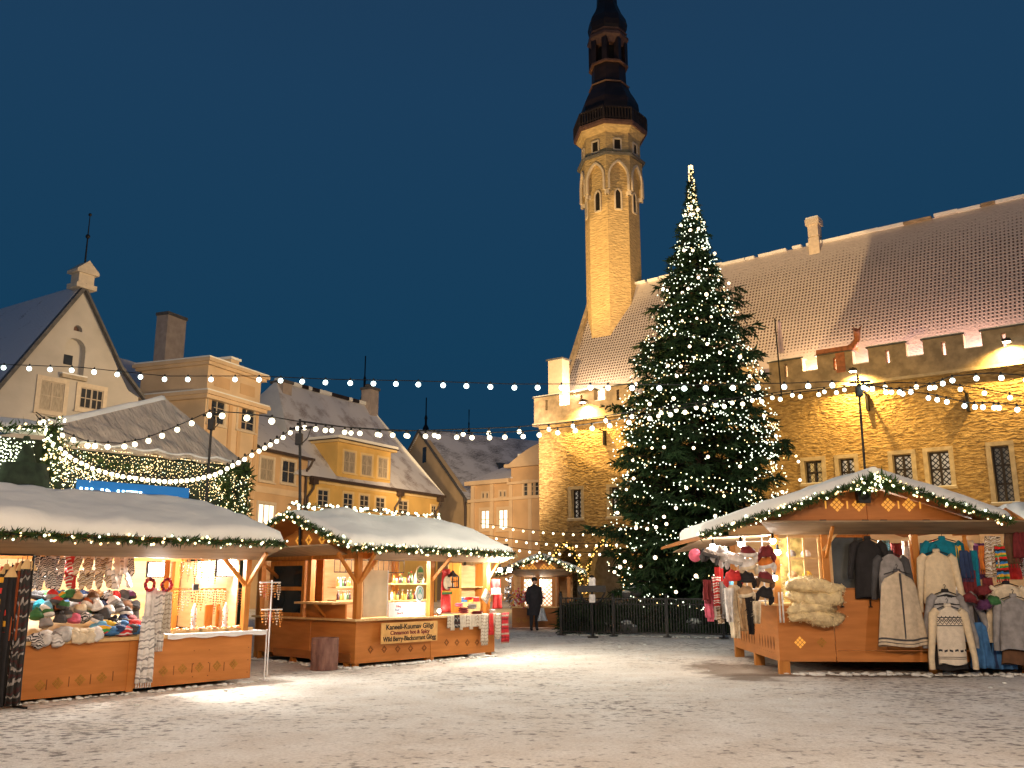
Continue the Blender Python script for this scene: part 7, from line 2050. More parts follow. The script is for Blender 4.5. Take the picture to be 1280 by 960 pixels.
GL = [(864, 258), (872, 262), (857, 268), (867, 267), (863, 268), (851, 282), (880, 278), (881, 287), (863, 288), (873, 318 - 32), (866, 313), (880, 311), (893, 317), (855, 313), (883, 337), (873, 347), (898, 350), (911, 354), (829, 361), (834, 363), (860, 361), (853, 366), (883, 368), (904, 387), (922, 390), (836, 402), (853, 401), (871, 398), (889, 396),
      (1017 - 150, 420), (843, 418), (862, 433), (884, 430), (925, 446), (868, 447), (900, 441), (835, 457), (851, 458), (937, 470), (795, 480), (846, 470), (867, 560), (885, 571), (791, 575), (815, 560), (830, 559), (925, 583), (945, 586), (998, 577), (792, 598), (845, 635), (830, 646), (833, 655), (795, 660), (809, 661), (820, 659), (864, 660), (894, 645), (775, 709), (781, 702), (801, 708), (832, 683), (819, 697), (790, 731), (768, 715),
      (772, 641), (783, 612), (988, 566), (995, 570), (978, 615), (960, 640), (905, 620), (858, 610), (823, 520), (812, 505), (842, 498), (880, 505), (955, 520), (970, 545), (1000, 600), (906, 700), (870, 720), (845, 740), (786, 556), (950, 498)]
for px, py in GL:
    d = ray(px, py); z = 0
    # nearest point of the crown surface on this ray
    best = None
    for k in range(120):
        Y = TYc - 4.2 + k * .05; p = d * (Y / d.y); p.z += EYE
        r = math.hypot(p.x - TXc - lean * max(0, (p.z - zmin) / (TOP - zmin)), p.y - TYc)
        if r < trad(p.z) * 1.02: best = p; break
    if best is None: best = d * (TYc / d.y); best.z += EYE
    inst(gb, 'globe_bulb', lt, loc=best - Vector((TXc, TYc, 0)), scale=rg.choice((.8, 1, 1, 1.2)))
# ---- railings round the tree
def railing(p0, p1, label, n_posts):
    p0 = Vector(p0); p1 = Vector(p1); L_ = (p1 - p0).length; ang = math.atan2(p1.y - p0.y, p1.x - p0.x)
    o = empty('railing', p0, ang, label, 'railing', 'black railings round the spruce')
    H = 1.15
    mb = MB(); nb = int(L_ / .085)
    for i in range(1, nb): x = i * L_ / nb; mb.box(x - .014, x + .014, -.012, .012, .1, H, M['iron'])
    mb.box(0, L_, -.02, .02, H - .04, H, M['iron']); mb.box(0, L_, -.015, .015, .09, .13, M['iron']); mb.box(0, L_, -.012, .012, H - .2, H - .17, M['iron']); mb.build('bars', o)
    for i in range(n_posts + 1):
        x = i * L_ / n_posts; mb = MB(); mb.box(x - .035, x + .035, -.035, .035, 0, H + .06, M['iron']); mb.box(x - .12, x + .12, -.1, .1, 0, .03, M['iron']); mb.ball((x, 0, H + .09), .045, M['iron']); mb.build('post', o)
pa = gnd(702, 794); pb = gnd(905, 798); 
pa2 = gnd(800, 797)
railing(pa, pb, 'long black front railing before the spruce', 3)
railing((pb.x, pb.y, 0), (pb.x + 4.5, pb.y + .3, 0), 'black railing continuing behind the right stall', 2)
railing((pa.x - .02, pa.y + .06, 0), (pa.x + .3, pa.y + 6, 0), 'black railing running back from the left corner', 3)
# clutter at the foot of the tree: snow-capped stones / boxes
for i, (px, py, r) in enumerate(((795, 738, .24), (783, 743, .16), (782, 770, .26), (790, 776, .18), (868, 780, .3), (760, 782, .22))):
    p = at(px, py, 30.3)
    mb = MB(); rg2 = random.Random(i); mb.ball((0, 0, 0), (r, r * .8, r * .8), M['slate'], 10, 6, jit=.08, rr=rg2); mb.ball((0, 0, r * .4), (r * .9, r * .72, r * .5), M['snow'], 10, 6, jit=.06, rr=rg2)
    o = mb.build('snowy_shrub' if i < 2 else 'snowy_boulder')
    o.location = (p.x, p.y, r * .75 if i > 1 else p.z)
    if i < 2:
        needle_tufts(MB(), [Vector((0, 0, 0)), Vector((0, 0, .1))], .1, 10, M['needles'], rg2)
    tag(o, ('snow clump caught on the lowest branches, the higher one', 'snow clump caught on the lowest branches, the smaller lower one', 'snow-topped stone behind the railing, third post of the front', 'small snow-topped stone beside the larger one', 'large snow-topped stone at the right of the spruce foot', 'snow-topped stone nearest the left railing corner')[i], 'snow clump' if i < 2 else 'stone', 'snow-topped lumps round the spruce foot')
# low cut firs banked up inside the railings
for i in range(9):
    x = pa.x + .5 + i * (pb.x - pa.x + 1.2) / 9; y = pa.y + 1.2 + .5 * (i % 2); rg2 = random.Random(i + 200)
    mb = MB(); core = [Vector((rg2.gauss(0, .25), rg2.gauss(0, .2), .1 + .11 * k)) for k in range(8)]
    for k in range(7): needle_tufts(mb, [core[k] + Vector((-.45, 0, 0)), core[k], core[k + 1] + Vector((.45, .1, 0))], .34 * (1 - k / 11), 300, M['needles'], rg2, .22, .3)
    mb.tube([(0, 0, 0), (0, 0, .9)], .03, M['dark_wood'], 5)
    o = mb.build('fir_sapling'); o.location = (x, y, 0); tag(o, 'low dark fir banked inside the railings, %s from left' % ORD[i], 'small fir', 'low firs inside the railings')
# ---- standing figure
pp = gnd(668, 789)
def skin(name, verts, edges, radii, m, parent, sub=2, root=0):
    me = bpy.data.meshes.new(name); me.from_pydata([tuple(v) for v in verts], edges, []); me.update()
    o = bpy.data.objects.new(name, me); COL.objects.link(o); o.parent = parent
    sk = o.modifiers.new('skin', 'SKIN'); sk.use_smooth_shade = True
    for i, r in enumerate(radii):
        q = me.skin_vertices[0].data[i]; q.radius = r if hasattr(r, '__len__') else (r, r); q.use_root = (i == root)
    ss = o.modifiers.new('sub', 'SUBSURF'); ss.levels = sub; ss.render_levels = sub
    me.materials.append(m); return o
per = empty('person', pp, R(8), 'person in a long dark coat standing before the far stall, holding a pale bag', 'person')
skin_m = mat('skin', (.5, .3, .22), .6, .05, 5); coat = mat('dark_overcoat', (.018, .018, .024), .85, .3, 6, .3, 30); hair = mat('dark_cap', (.02, .018, .018), .9, .2, 20)
V = [(0, 0, .92), (0, 0, 1.18), (0, 0, 1.4), (0, .0, 1.5), (0, -.01, 1.6), (0, -.02, 1.69), (-.09, 0, .86), (-.1, -.01, .48), (-.1, .02, .1), (-.11, -.12, .05), (.09, 0, .86), (.09, .03, .48), (.09, .06, .1), (.1, -.06, .05), (-.19, 0, 1.41), (-.25, .02, 1.13), (-.23, -.1, .9), (.19, 0, 1.41), (.25, .03, 1.13), (.24, -.02, .86)]
E = [(0, 1), (1, 2), (2, 3), (3, 4), (4, 5), (0, 6), (6, 7), (7, 8), (8, 9), (0, 10), (10, 11), (11, 12), (12, 13), (2, 14), (14, 15), (15, 16), (2, 17), (17, 18), (18, 19)]
Rr = [(.16, .12), (.17, .125), (.17, .12), .06, .085, .07, .1, .075, .055, .05, .1, .075, .055, .05, .08, .062, .05, .08, .062, .05]
skin('body', V, E, Rr, coat, per)
mb = MB(); n = 20; vs_ = []
for j, (z, rx, ry) in enumerate(((1.47, .12, .09), (1.43, .2, .12), (1.3, .22, .145), (1.05, .215, .15), (.85, .235, .17), (.6, .25, .19), (.52, .25, .19))):
    for i in range(n): t = 2 * PI * i / n; vs_.append((math.cos(t) * rx * (1 + .03 * math.sin(5 * t) * j / 6), math.sin(t) * ry, z))
mb.add(vs_, [(j * n + i, j * n + (i + 1) % n, (j + 1) * n + (i + 1) % n, (j + 1) * n + i) for j in range(6) for i in range(n)], coat, True); mb.build('coat', per)
mb = MB(); mb.ball((0, -.03, 1.645), (.083, .095, .115), skin_m, 14, 10); mb.ball((0, -.125, 1.63), (.016, .02, .022), skin_m, 6, 4)
for s in (-1, 1): mb.ball((s * .084, -.02, 1.635), (.012, .022, .03), skin_m, 6, 4); mb.ball((s * .032, -.118, 1.655), (.012, .008, .008), hair, 6, 4)
mb.box(-.025, .025, -.125, -.118, 1.585, 1.592, K['maroon']); mb.build('head', per)
mb = MB(); mb.lathe([(.1, 1.66), (.105, 1.7), (.09, 1.75), (.05, 1.785), (.005, 1.79)], hair, n=14, c=(0, -.02, 0)); mb.build('cap', per)
for s, hx, hy, hz in ((-1, -.23, -.12, .85), (1, .24, -.03, .8)):
    mb = MB(); mb.ball((hx, hy, hz), (.03, .045, .05), skin_m, 8, 6)
    for k in range(4): mb.tube([(hx - .02 + k * .013, hy - .02 + k * .012, hz - .03), (hx - .02 + k * .013, hy - .03 + k * .012, hz - .07 - (.01 if k in (1, 2) else 0)), (hx - .018 + k * .012, hy - .012 + k * .012, hz - .095)], [.01, .009, .007], skin_m, 6)
    mb.tube([(hx, hy - .035, hz), (hx + .01 * s, hy - .06, hz - .035)], [.012, .009], skin_m, 6); mb.build('hand', per)
bg_ = cloth('carrier_bag', .3, .42, mat('pale_plastic_bag', (.5, .55, .62), .4, .1, 8), pp + Vector((.27, -.05, .76)), R(8), 1.5, .06, .12, .35, 1.15, 2, 'pale bluish carrier bag hanging from the hand of the dark figure', 'bag')

# ---- signpost with lantern by the railing
p = gnd(741, 797)
o = empty('sign_post', p, 0, 'thin black post with a dark ornate board and small notices beside the railing', 'sign post')
zt = at(737, 722, p.y).z
mb = MB(); mb.tube([(0, 0, 0), (0, 0, zt)], .04, M['iron'], 8); mb.box(-.15, .15, -.15, .15, 0, .04, M['iron']); mb.build('pole', o)
zz = at(737, 736, p.y).z
mb = MB(); mb.box(-.42, .42, -.05, .05, zz - .1, zz + .1, M['iron']); mb.tube([(-.4, 0, zz - .1), (-.25, 0, zz - .35), (0, 0, zz - .45), (.25, 0, zz - .35), (.4, 0, zz - .1)], .03, M['iron'], 6); mb.ball((0, 0, zt), .08, M['iron']); mb.build('board', o)
for k, (py, w) in enumerate(((747 + 1, .09), (727, .1))): z = at(739, py, p.y).z; MB().box(-w, w, -.07, -.05, z - .12, z + .12, K['white']).build('notice', o)

# ---- festoon masts
def mast(px0, py0, px1, py1, Y, label, rad=.036, zb=0.0):
    a = at(px0, py0, Y); b = at(px1, py1, Y)
    o = empty('festoon_mast', (b.x, b.y, 0), 0, label, 'mast', 'dark masts carrying the bulb strings')
    mb = MB(); mb.tube([(0, 0, zb), (a.x - b.x, a.y - b.y, a.z)], [rad, rad * .8], M['iron'], 8); mb.build('pole', o)
    mb = MB(); z = a.z - .22; mb.tube([(a.x - b.x - .22, 0, z), (a.x - b.x + .3, 0, z + .04)], .03, M['iron'], 6); mb.box(a.x - b.x - .07, a.x - b.x + .07, -.07, .07, z - .35, z - .1, M['iron']); mb.tube([(a.x - b.x, 0, z - .4), (a.x - b.x + .2, -.05, z - .2), (a.x - b.x + .25, 0, z)], .012, M['cable'], 5); mb.build('bracket', o)
    return a
YA = S2.w(xf if False else -.82, yr if False else 1.8).y
d_ = ray(375, 600); o_ = S2.w(-.12, 0); t_ = o_.dot(S2.u) / d_.dot(S2.u)
m_mid = mast(375, 524, 375, 690, d_.y * t_, 'dark mast rising before the gable of the middle stall', zb=zg2)
m_rt = mast(1072, 468, 1080, 590, S3.w(0, -1.05).y + 6.2, 'dark mast rising behind the peak of the right stall roof')
m_lt = mast(266, 508, 258, 620, 21.5, 'dark mast rising behind the left stall roof')

# ---- strings of bulbs
def festoon(label, pts, bulbs, mk, r=.06, drop=.09, cable=True, sock=True):
    """pts: the cable in space; bulbs: fractions along it"""
    P_ = [Vector(p) for p in pts]; o = P_[0]
    root = empty('festoon_string', o, 0, label, 'string lights', 'strings of bulbs over the square')
    seg = [(P_[i + 1] - P_[i]).length for i in range(len(P_) - 1)]; T = sum(seg)
    if cable:
        mb = MB(); mb.tube([p - o for p in P_], .012, M['cable'], 4); mb.build('cable', root)
    me = bulb_mesh(M[mk], r)
    sk = MB(); sk.lathe([(.022, .0), (.026, .07), (.01, .09)], M['cable'], n=6); skm = sk.mesh('socket')
    for f in bulbs:
        s = f * T; i = 0
        while i < len(seg) - 1 and s > seg[i]: s -= seg[i]; i += 1
        c = P_[i].lerp(P_[i + 1], min(1, s / seg[i])) - o
        b_ = inst(me, 'bulb', root, loc=c - Vector((0, 0, drop)))
        if sock: inst(skm, 'socket', b_, loc=(0, 0, r * .8))
    return root
def px_line(pl, Y0, Y1, n=40):
    """cable through picture-measured heights, its distance running evenly from Y0 to Y1"""
    out = []
    x0, x1 = pl[0][0], pl[-1][0]
    for i in range(n + 1):
        x = x0 + (x1 - x0) * i / n
        for (xa, ya), (xb, yb) in zip(pl, pl[1:]):
            if min(xa, xb) - .01 <= x <= max(xa, xb) + .01: y = ya + (yb - ya) * (x - xa) / (xb - xa); break
        # even steps in real space
        t = (x - x0) / (x1 - x0); Y = 1 / ((1 - t) / Y0 + t / Y1)
        out.append(at(x, y, Y))
    return out
def frac_by_px(pl_pts, xs, x0, x1, Y0, Y1, n=40):
    seg = [(pl_pts[i + 1] - pl_pts[i]).length for i in range(len(pl_pts) - 1)]; T = sum(seg); out = []
    for x in xs:
        f = (x - x0) / (x1 - x0) * n; i = min(max(int(f), 0), n - 1); out.append(max(0, min(1, (sum(seg[:i]) + seg[i] * (f - i)) / T)))
    return out
def string(label, pl, xs, Y0, Y1, mk, r, drop=.09, sock=True):
    P_ = px_line(pl, Y0, Y1); return festoon(label, P_, frac_by_px(P_, xs, pl[0][0], pl[-1][0], Y0, Y1), mk, r, drop, True, sock)
string('long high string of cool white bulbs crossing the sky from the left edge', [(-8, 455), (100, 459), (206, 470), (320, 470), (410, 474), (520, 476), (640, 480), (760, 480), (860, 481), (980, 479), (1070, 476)],
       [5, 37, 63, 90, 118, 147, 176, 206, 235, 264, 294, 324, 351, 378, 407, 438, 467, 495, 523, 554, 583, 613, 643, 672, 702, 738, 760, 790, 824, 855, 882, 916, 947, 980, 1010, 1040], 26, m_rt.y, 'bulb_c', .07, .1)
string('string of cool white bulbs running right from the right mast, upper line', [(1072, 478), (1110, 486), (1150, 484), (1190, 470), (1240, 466), (1290, 470)], [1079, 1090, 1107, 1124, 1138, 1162, 1178, 1190, 1220, 1251, 1282], m_rt.y, 19, 'bulb_c', .06, .1)
string('sagging string of cool white bulbs running right from the right mast', [(1072, 480), (1120, 486), (1165, 493), (1210, 503), (1250, 504), (1290, 508)], [1083, 1114, 1128, 1160, 1171, 1183, 1205, 1218, 1228, 1242, 1248, 1271], m_rt.y, 18.2, 'bulb_c', .055, .1)
string('lowest string of warm bulbs running right from the right mast', [(1072, 482), (1120, 478), (1190, 480), (1240, 488), (1290, 497)], [1090, 1106, 1145, 1168, 1200, 1230, 1262], m_rt.y, 21, 'bulb_f', .06, .1)
YM = m_mid.y
string('warm string from the middle mast to the right mast, nearer line', [(375, 527), (420, 533), (480, 537), (540, 539), (600, 541), (660, 539), (720, 532), (780, 523), (850, 510), (920, 500), (1000, 490), (1072, 482)],
       [381, 395, 407, 431, 450, 472, 491, 508, 532, 548, 571, 590, 612, 631, 654, 674, 697, 719, 740, 762, 786, 812, 838, 856, 880, 905, 928, 952, 975, 1000, 1023, 1045], YM, m_rt.y, 'bulb_f', .056, .12)
string('warm string from the middle mast to the right mast, farther line', [(375, 526), (440, 535), (500, 539), (560, 537), (640, 534), (700, 529), (780, 516), (850, 506), (920, 497), (1000, 487), (1072, 480)],
       [415, 439, 475, 510, 543, 579, 611, 649, 686, 716, 757, 790, 826, 845, 870, 894, 915, 940, 965, 990, 1030, 1055], YM + .15, m_rt.y + .2, 'bulb_f', .052, .12)
string('bare-looking support wire with two bulbs between left and middle masts', [(266, 514), (300, 516), (340, 521), (375, 527)], [278, 309, 340], 21.5, YM, 'bulb_f', .075, .1)
string('warm string sagging from the left mast to the marquee corner', [(266, 512), (240, 524), (215, 535), (180, 548), (150, 554), (110, 552), (75, 538), (45, 515)], [262, 240, 222, 203, 186, 169, 156, 135, 119, 110, 92, 78, 66, 55], 21.5, 20.6, 'bulb_f', .065, .1)
string('densely set warm string sagging deepest over the marquee sign', [(375, 530), (350, 546), (325, 560), (300, 574), (270, 590), (240, 597), (210, 599), (180, 596), (150, 592), (120, 584), (90, 570), (65, 548), (45, 518)],
       [372, 363, 354, 346, 338, 331, 324, 315, 306, 298, 291, 284, 276, 269, 262, 255, 248, 241, 234, 227, 220, 213, 206, 199, 192, 185, 178, 170, 162, 154, 147, 140, 132, 124, 116, 109, 102, 95, 88, 82, 76, 70, 64, 59, 54, 50], YM, 20.6, 'bulb_f', .05, .06)
for k, (dy, Y, lab) in enumerate(((0, 44, 'far string of small bulbs before the hall arcade, highest line'), (14, 42, 'far string of small bulbs before the hall arcade, middle line'), (25, 40, 'far string of small bulbs before the hall arcade, lowest line'))):
    string(lab, [(600, 654 + dy), (660, 662 + dy), (720, 666 + dy), (785, 664 + dy)], [604 + i * 12.5 + k * 4 for i in range(14)], Y, Y - 3, 'bulb_f', .052, .1, sock=False)

# ---- lit garlands round the two nearest arches of the town hall
for k, (i0, lab) in enumerate(((0, 'golden lit garland over the first arch of the town hall'), (1, 'golden lit garland over the second arch of the town hall'))):
    ar = [p for p in ARCH[i0][2:]]
    pts = [HF.w(p[0], -.22, p[1]) for p in ar]
    pts = [pts[0] - Vector((0, 0, .9))] + pts + [pts[-1] - Vector((0, 0, .9))]
    garland(pts, lab, 75, random.Random(70 + k), .1, dens=150, bm=('bulb_y', 'bulb_y'), br=.04, L=.16, group='lit garlands on the town hall arches')

# ---- flag on a staff at the battlement
x, z = HF.hit(977, 480, -.5)
p = HF.w(x, -.6, 0)
o = empty('flag_staff', p, 0, 'thin staff with a limp pale flag above the town hall battlements', 'flag')
zt = at(975, 398, p.y).z; zb_ = at(981, 500, p.y).z
mb = MB(); mb.tube([(0, 0, zb_), (-.1, 0, zt)], .035, M['iron'], 6); mb.build('staff', o)
f = cloth('flag_cloth', .35, 1.7, mat('faded_flag', (.5, .42, .5), .8, .2, 2), (.12, 0, zt - .15), .3, 1.5, .05, .02, .5, 1.1, 3, parent=o)

# ---- marquee with light curtains behind the left stall
a = at(60, 600, 20.5)
MF = Fr((a.x, a.y), R(48))
mq = fr_empty('marquee', MF, 'large beige fabric marquee with snow on its ridge and curtains of tiny lights', 'marquee')
MP = lambda px, py, y=0: MF.hit(px, py, y)
eL = MP(60, 548); eR = MP(306, 578); zE = (eL[1] + eR[1]) / 2; XRm = eR[0]
yR = 2.2
top = MP(208, 499, yR); tl = MP(66, 533, .8)
M['canvas'] = mat('beige_marquee_fabric', (.56, .48, .39), .7, .1, 1.5, .8, 2.6, stretch=(3, 1, .3), bd=.2)
M['darkgreen'] = mat('dark_green_cladding', (.02, .035, .02), .8, .4, 5, .5, 10)
mb = MB()
def ss(p00, p10, p11, p01, n, k, m, amp):
    p00, p10, p11, p01 = map(Vector, (p00, p10, p11, p01)); vs = []
    nn = (p10 - p00).cross(p01 - p00).normalized()
    for j in range(k + 1):
        for i in range(n + 1):
            u, w = i / n, j / k
            q = p00.lerp(p10, u).lerp(p01.lerp(p11, u), w)
            e = (0 if u in (0, 1) or w in (0, 1) else 1)
            vs.append(q + nn * e * amp * (math.sin(u * 31 + w * 6) * .5 + mnoise.noise(Vector((u * 9, w * 3, 1)))) - Vector((0, 0, .3 * math.sin(PI * u) * (1 - w) * 0)))
    mb.add(vs, [(j * (n + 1) + i, j * (n + 1) + i + 1, (j + 1) * (n + 1) + i + 1, (j + 1) * (n + 1) + i) for j in range(k) for i in range(n)], m, True)
zL, zR_ = eL[1], eR[1]
A1 = (0, 0, zL); B1 = (XRm, 0, zR_); C1 = (top[0], yR, top[1]); D1 = (.25, .9, tl[1])
ss(A1, B1, C1, D1, 40, 8, M['canvas'], .05)
E1 = (XRm + .2, 4.5, zR_); mb.add([B1, E1, C1], [(0, 1, 2)], M['canvas'])
mb.build('canopy', mq)
mb = MB()
# snow on the ridge and back slope, and a scalloped fringe of snow and cloth at the eave
snow_slab(mb, D1, (C1[0], C1[1], C1[2]), (C1[0], C1[1] + 1.6, C1[2] - .35), (-.5, 3.2, tl[1] - .1), .16, M['snow'], 12, 6, .05, 4, .15)
snow_slab(mb, (-7, .6, zL - .1), (0.0, .3, zL + .1), (.3, 2.0, tl[1] + .15), (-7, 2.6, tl[1]), .2, M['snow'], 12, 6, .05, 4, .15)
mb.build('roof_snow', mq)
mb = MB(); pv = []
for i in range(41):
    u = i / 40; pv.append(Vector((XRm * u, -.03, zL + (zR_ - zL) * u - .08 * abs(math.sin(u * 6 * PI)) - .02)))
mb.tube(pv, [.06 + .02 * math.sin(i * .9) for i in range(41)], M['canvas'], 6); mb.tube([p + Vector((0, -.02, .07)) for p in pv], .035, M['snow'], 6)
mb.build('valance', mq)
mb = MB(); mb.box(0, XRm, .12, .2, 0, min(zL, zR_) - .1, M['darkgreen']); mb.box(-.1, .12, -.1, .15, 0, zL + .3, M['darkgreen']); mb.box(XRm - .15, XRm + .1, -.1, .15, 0, zR_, M['darkgreen']); mb.box(XRm, XRm + .08, .2, 4.5, 0, zR_ - .1, M['darkgreen']); mb.build('wall', mq)
rg = random.Random(81)
mb = MB()
zlow = MP(150, 612)[1]
# curtain threads
nth = 120
for i in range(nth):
    x = .3 + (XRm - .5) * (i + rg.uniform(-.2, .2)) / nth; zt = zL + (zR_ - zL) * x / XRm - .12
    zz = zt; ln = rg.uniform(.75, 1.25) * (zt - zlow)
    while zz > zt - ln:
        oct_(mb, (x + rg.uniform(-.02, .02), -.05 + rg.uniform(-.05, .05), zz), rg.uniform(.009, .015), M['bulb_w' if rg.random() < .85 else 'bulb_p']); zz -= rg.uniform(.08, .15)
# thick leafy swags crowded with lights: left corner, right corner
def swag(cx, x1, z0, z1, n):
    for _ in range(n):
        x = rg.uniform(cx, x1); z = rg.uniform(z0, z1); oct_(mb, (x, -.14 + rg.uniform(-.1, .08), z), rg.uniform(.01, .022), M['bulb_w' if rg.random() < .5 else 'bulb_p'])
swag(0, 1.0, zlow - .2, zL - .3, 130); swag(-.1, .35, zlow, zL + .1, 70)
swag(XRm - 1.0, XRm + .15, zlow - 1.3, zR_ - .35, 330)
for _ in range(90):
    u = rg.random(); x = u * 2.6; z = zL - .3 + .1 * math.sin(u * 3) + rg.gauss(0, .08) - .9 * math.sin(u * PI) * .6
    oct_(mb, (x, -.15, z), rg.uniform(.014, .026), M['bulb_w'])
tag(mb.build('light_curtain', mq), kind='stuff')
mb = MB()
needle_tufts(mb, [Vector((0, -.1, zlow - .5)), Vector((.1, -.1, zL)), Vector((1.2, -.1, zL - .5)), Vector((2.4, -.1, zL - .45))], .09, 80, M['needles2'], rg, .12)
needle_tufts(mb, [Vector((XRm - .7, -.1, zlow + .5)), Vector((XRm - .3, -.1, zlow - .6)), Vector((XRm, -.1, zlow - 1.2)), Vector((XRm, -.1, zR_ - .2)), Vector((XRm - .9, -.1, zR_ - .4))], .2, 260, M['needles2'], rg, .14)
mb.build('greenery', mq)
# blue-lit name board with white tube letters
xa, z1 = MP(97, 600, -.25); xb, z0 = MP(236, 632, -.25)
MB().box(xa, xb, -.22, -.19, z0 - .5, z1 + .02, emit('blue_lit_board', (.0, .25, .7), .45, base=(.0, .05, .15))).build('name_board', mq)
tm = emit('white_neon', (.55, .9, 1), 9)
xa2, zt2 = MP(101, 604, -.25); xb2, _ = MP(177, 619, -.25)
t_ = text_mesh('IIUNITI', .34, tm, .01, 'lettering', mq, ((xa2 + xb2) / 2, -.24, zt2 - .22), width=xb2 - xa2)
# left wing of the marquee: hanging net lights and a dark green drape
mb = MB()
xn0, xn1 = MP(-25, 560)[0], MP(40, 560)[0]
for i in range(34):
    x = xn0 + (xn1 - xn0) * i / 33; zt = MP(30, 550)[1] - .1
    zz = zt + rg.uniform(-.1, .1)
    for _ in range(rg.randint(7, 15)): oct_(mb, (x + rg.uniform(-.03, .03), -.1, zz), rg.uniform(.014, .022), M['bulb_p']); zz -= rg.uniform(.07, .11)
tag(mb.build('net_lights', mq), kind='stuff')
mb = MB(); mb.prism([(-6, .35, 0), (0, .35, 0), (0, .35, zL), (-6, .35, zL - .1)], (0, .05, 0), M['darkgreen']); mb.build('side_wall', mq)
mb = MB(); mb.lathe([(.75, zlow - .8), (.5, zlow + .4), (.25, zL - .6), (.06, zL + .0)], M['darkgreen'], n=16, c=(-.55, -.0, 0)); mb.build('drape', mq)
Lp = [MF.w(-6, .1, MP(10, 553)[1]), MF.w(-3, .1, MP(25, 548)[1]), MF.w(0, -.1, zL + .25)]
garland(Lp, 'lit greenery running up to the left corner of the marquee', 80, random.Random(90), .1, dens=160, br=.028, L=.14, group='lit greenery on the marquee')
garland([MF.w(-.05, -.2, zlow - .4), MF.w(-.15, -.2, zL - .2), MF.w(0, -.15, zL + .45)], 'upright lit greenery on the left post of the marquee', 80, random.Random(91), .14, dens=200, br=.028, L=.14, group='lit greenery on the marquee')
# lantern on the roof corner by the peach house
p = at(308, 548, 30)
# ---- rough snow swept against the stall bases
def ridge_snow(pts, r, label, seed):
    rg = random.Random(seed); P_ = dens_pts(pts, .035)
    mb = MB()
    for p in P_:
        k = rg.uniform(.4, 1) * r * (1 if rg.random() < .8 else .4)
        mb.ball(p + Vector((rg.gauss(0, r * .8), rg.gauss(0, r * .9), .005)), (k * rg.uniform(.4, 1.1), k * rg.uniform(.5, 1.1), k * rg.uniform(.15, .4)), M['snow'], 8, 5, jit=.25, rr=rg)
    tag(mb.build('swept_snow'), label, kind='stuff')
ridge_snow([SF.w(-1.2, -.08), SF.w(L1, -.05)], .07, 'thin crust of snow swept against the left stall', 1)
ridge_snow([S2.w(-.1, W2), S2.w(-.12, -.1), S2.w(L2, -.1)], .09, 'lumps of snow swept against the middle stall', 2)
ridge_snow([S3.w(.2, -.1), S3.w(3.0, -.16), S3.w(6, -.1)], .12, 'lumps of snow swept against the right stall', 3)
ridge_snow([(pa.x, pa.y + .25, 0), (pb.x, pb.y + .25, 0)], .09, 'snow gathered along the foot of the railings', 4)
# scattered clods on the square
rg = random.Random(99); mb = MB()
for i in range(130):
    y = rg.uniform(13, 27); x = rg.uniform(-.6, .6) * y
    q = Vector((x, y, 0))
    if SF.loc(q).y > -.1 and x < -2.5 and y < 18: continue
    if y > 16.5 and x > 4.5: continue
    if S2.loc(q).y > -.2 and S2.loc(q).x > -.3 and y > 15: continue
    k = rg.uniform(.008, .028); mb.ball((x, y, -.002), (k * 1.5, k * 1.3, k * .8), M['snow'], 7, 4, jit=.2, rr=rg)
tag(mb.build('snow_clods'), 'small clods of snow scattered over the square', kind='stuff')
# ------------------------------------------------------------------ lamps of the square
# street lamps behind the viewer and unseen floodlights inferred from the lit facades
lamp('POINT', (-9, -7, 9), 4300, (1, .84, .68), size=.3, name='street_lamp_light')
lamp('POINT', (10, -6, 9), 4300, (1, .82, .64), size=.3, name='street_lamp_light')
lamp('POINT', (1, -1, 6), 4200, (1, .62, .34), size=.3, name='street_lamp_light')
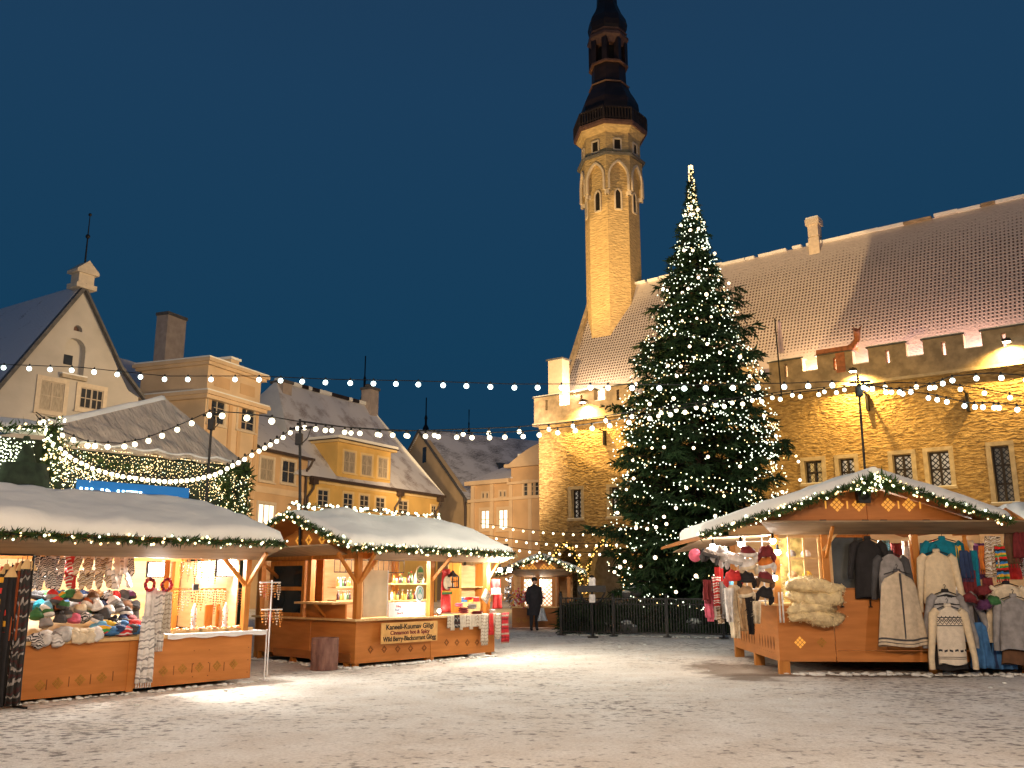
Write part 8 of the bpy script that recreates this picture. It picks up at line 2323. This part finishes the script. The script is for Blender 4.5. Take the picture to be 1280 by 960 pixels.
# the light the bulb strings themselves shed on the square
for q, pw in (((1.2, 18.0, 4.4), 270), ((2.2, 21.0, 5.0), 330), ((1.0, 14.0, 4.6), 150)):
    lamp('POINT', q, pw, (1, .88, .7), size=.6, name='festoon_light')
GOLD = (1, .58, .15)
lamp('SPOT', (-6, 33, 11), 10500, GOLD, HF.w(20, 0, 7), .4, 80, .6, 'hall_flood')
lamp('SPOT', (19, 27, 7), 5500, GOLD, HF.w(5, 0, 6), .4, 80, .6, 'hall_flood')
lamp('SPOT', HF.w(-3, -13, 9), 24000, (1, .62, .22), HF.w(TX, TY, 27), .3, 36, .5, 'tower_flood')
lamp('SPOT', HF.w(14, -9, 10), 5000, (1, .64, .25), HF.w(TX, TY, 29), .3, 34, .5, 'tower_flood')
q = lamp('SPOT', HF.w(6, -17, 12), 21000, (1, .62, .26), HF.w(7.4, 3.5, 16), .15, 52, .03, 'roof_flood'); q.data.use_square = True
lamp('SPOT', (2, 38, 10), 17000, (1, .68, .36), (-22, 64, 8), .5, 100, .7, 'house_flood')
lamp('SPOT', (-2, 48, 9), 12000, (1, .68, .4), (2, 88, 9), .5, 80, .7, 'house_flood')  # unseen spot added for the plain gable and far peach houses
lamp('SPOT', (-9, 27, 9), 2300, (1, .74, .52), (-26, 48, 9), .5, 80, .7, 'house_flood')
lamp('SPOT', (-6, 11, 7.5), 1500, (1, .76, .55), (-10, 23, 5), .3, 60, .7, 'added_marquee_spot')  # unseen spot added to lighten the marquee canopy
lamp('SPOT', (-8, 58, 9), 9000, (1, .66, .33), (-3, 88, 9), .4, 50, .7, 'house_flood')  # unseen spot added to brighten the plain gable wall
x, _ = HF.hit(717, 470, -.5); lamp('POINT', HF.w(x, -.45, 13.0), 330, (1, .7, .42), size=.08, name='chimney_light')
# behind the parapet, washing the foot of the roof
for px, pw, c_ in ((718, 900, (1, .7, .42)), (745, 500, (1, .7, .42)), (1022, 900, (1, .6, .3)), (1100, 450, (1, .55, .42)), (1170, 330, (1, .55, .42)), (1240, 450, (1, .55, .42))):
    x, _ = HF.hit(px, 470, .6)
    lamp('POINT', HF.w(x, .62, 12.15), pw, c_, size=.08, name='parapet_light')

# ------------------------------------------------------------------ render settings
SC.view_settings.view_transform = 'Standard'
try: SC.view_settings.look = 'None'
except Exception: pass
SC.view_settings.gamma = 1.0; SC.view_settings.exposure = 0
SC.cycles.use_denoising = True
SC.cycles.max_bounces = 5; SC.cycles.diffuse_bounces = 3; SC.cycles.glossy_bounces = 2; SC.cycles.transmission_bounces = 3; SC.cycles.transparent_max_bounces = 6
SC.cycles.sample_clamp_indirect = 4.0
SC.cycles.sample_clamp_direct = 0
SC.cycles.use_light_tree = True
SC.cycles.caustics_reflective = False; SC.cycles.caustics_refractive = False
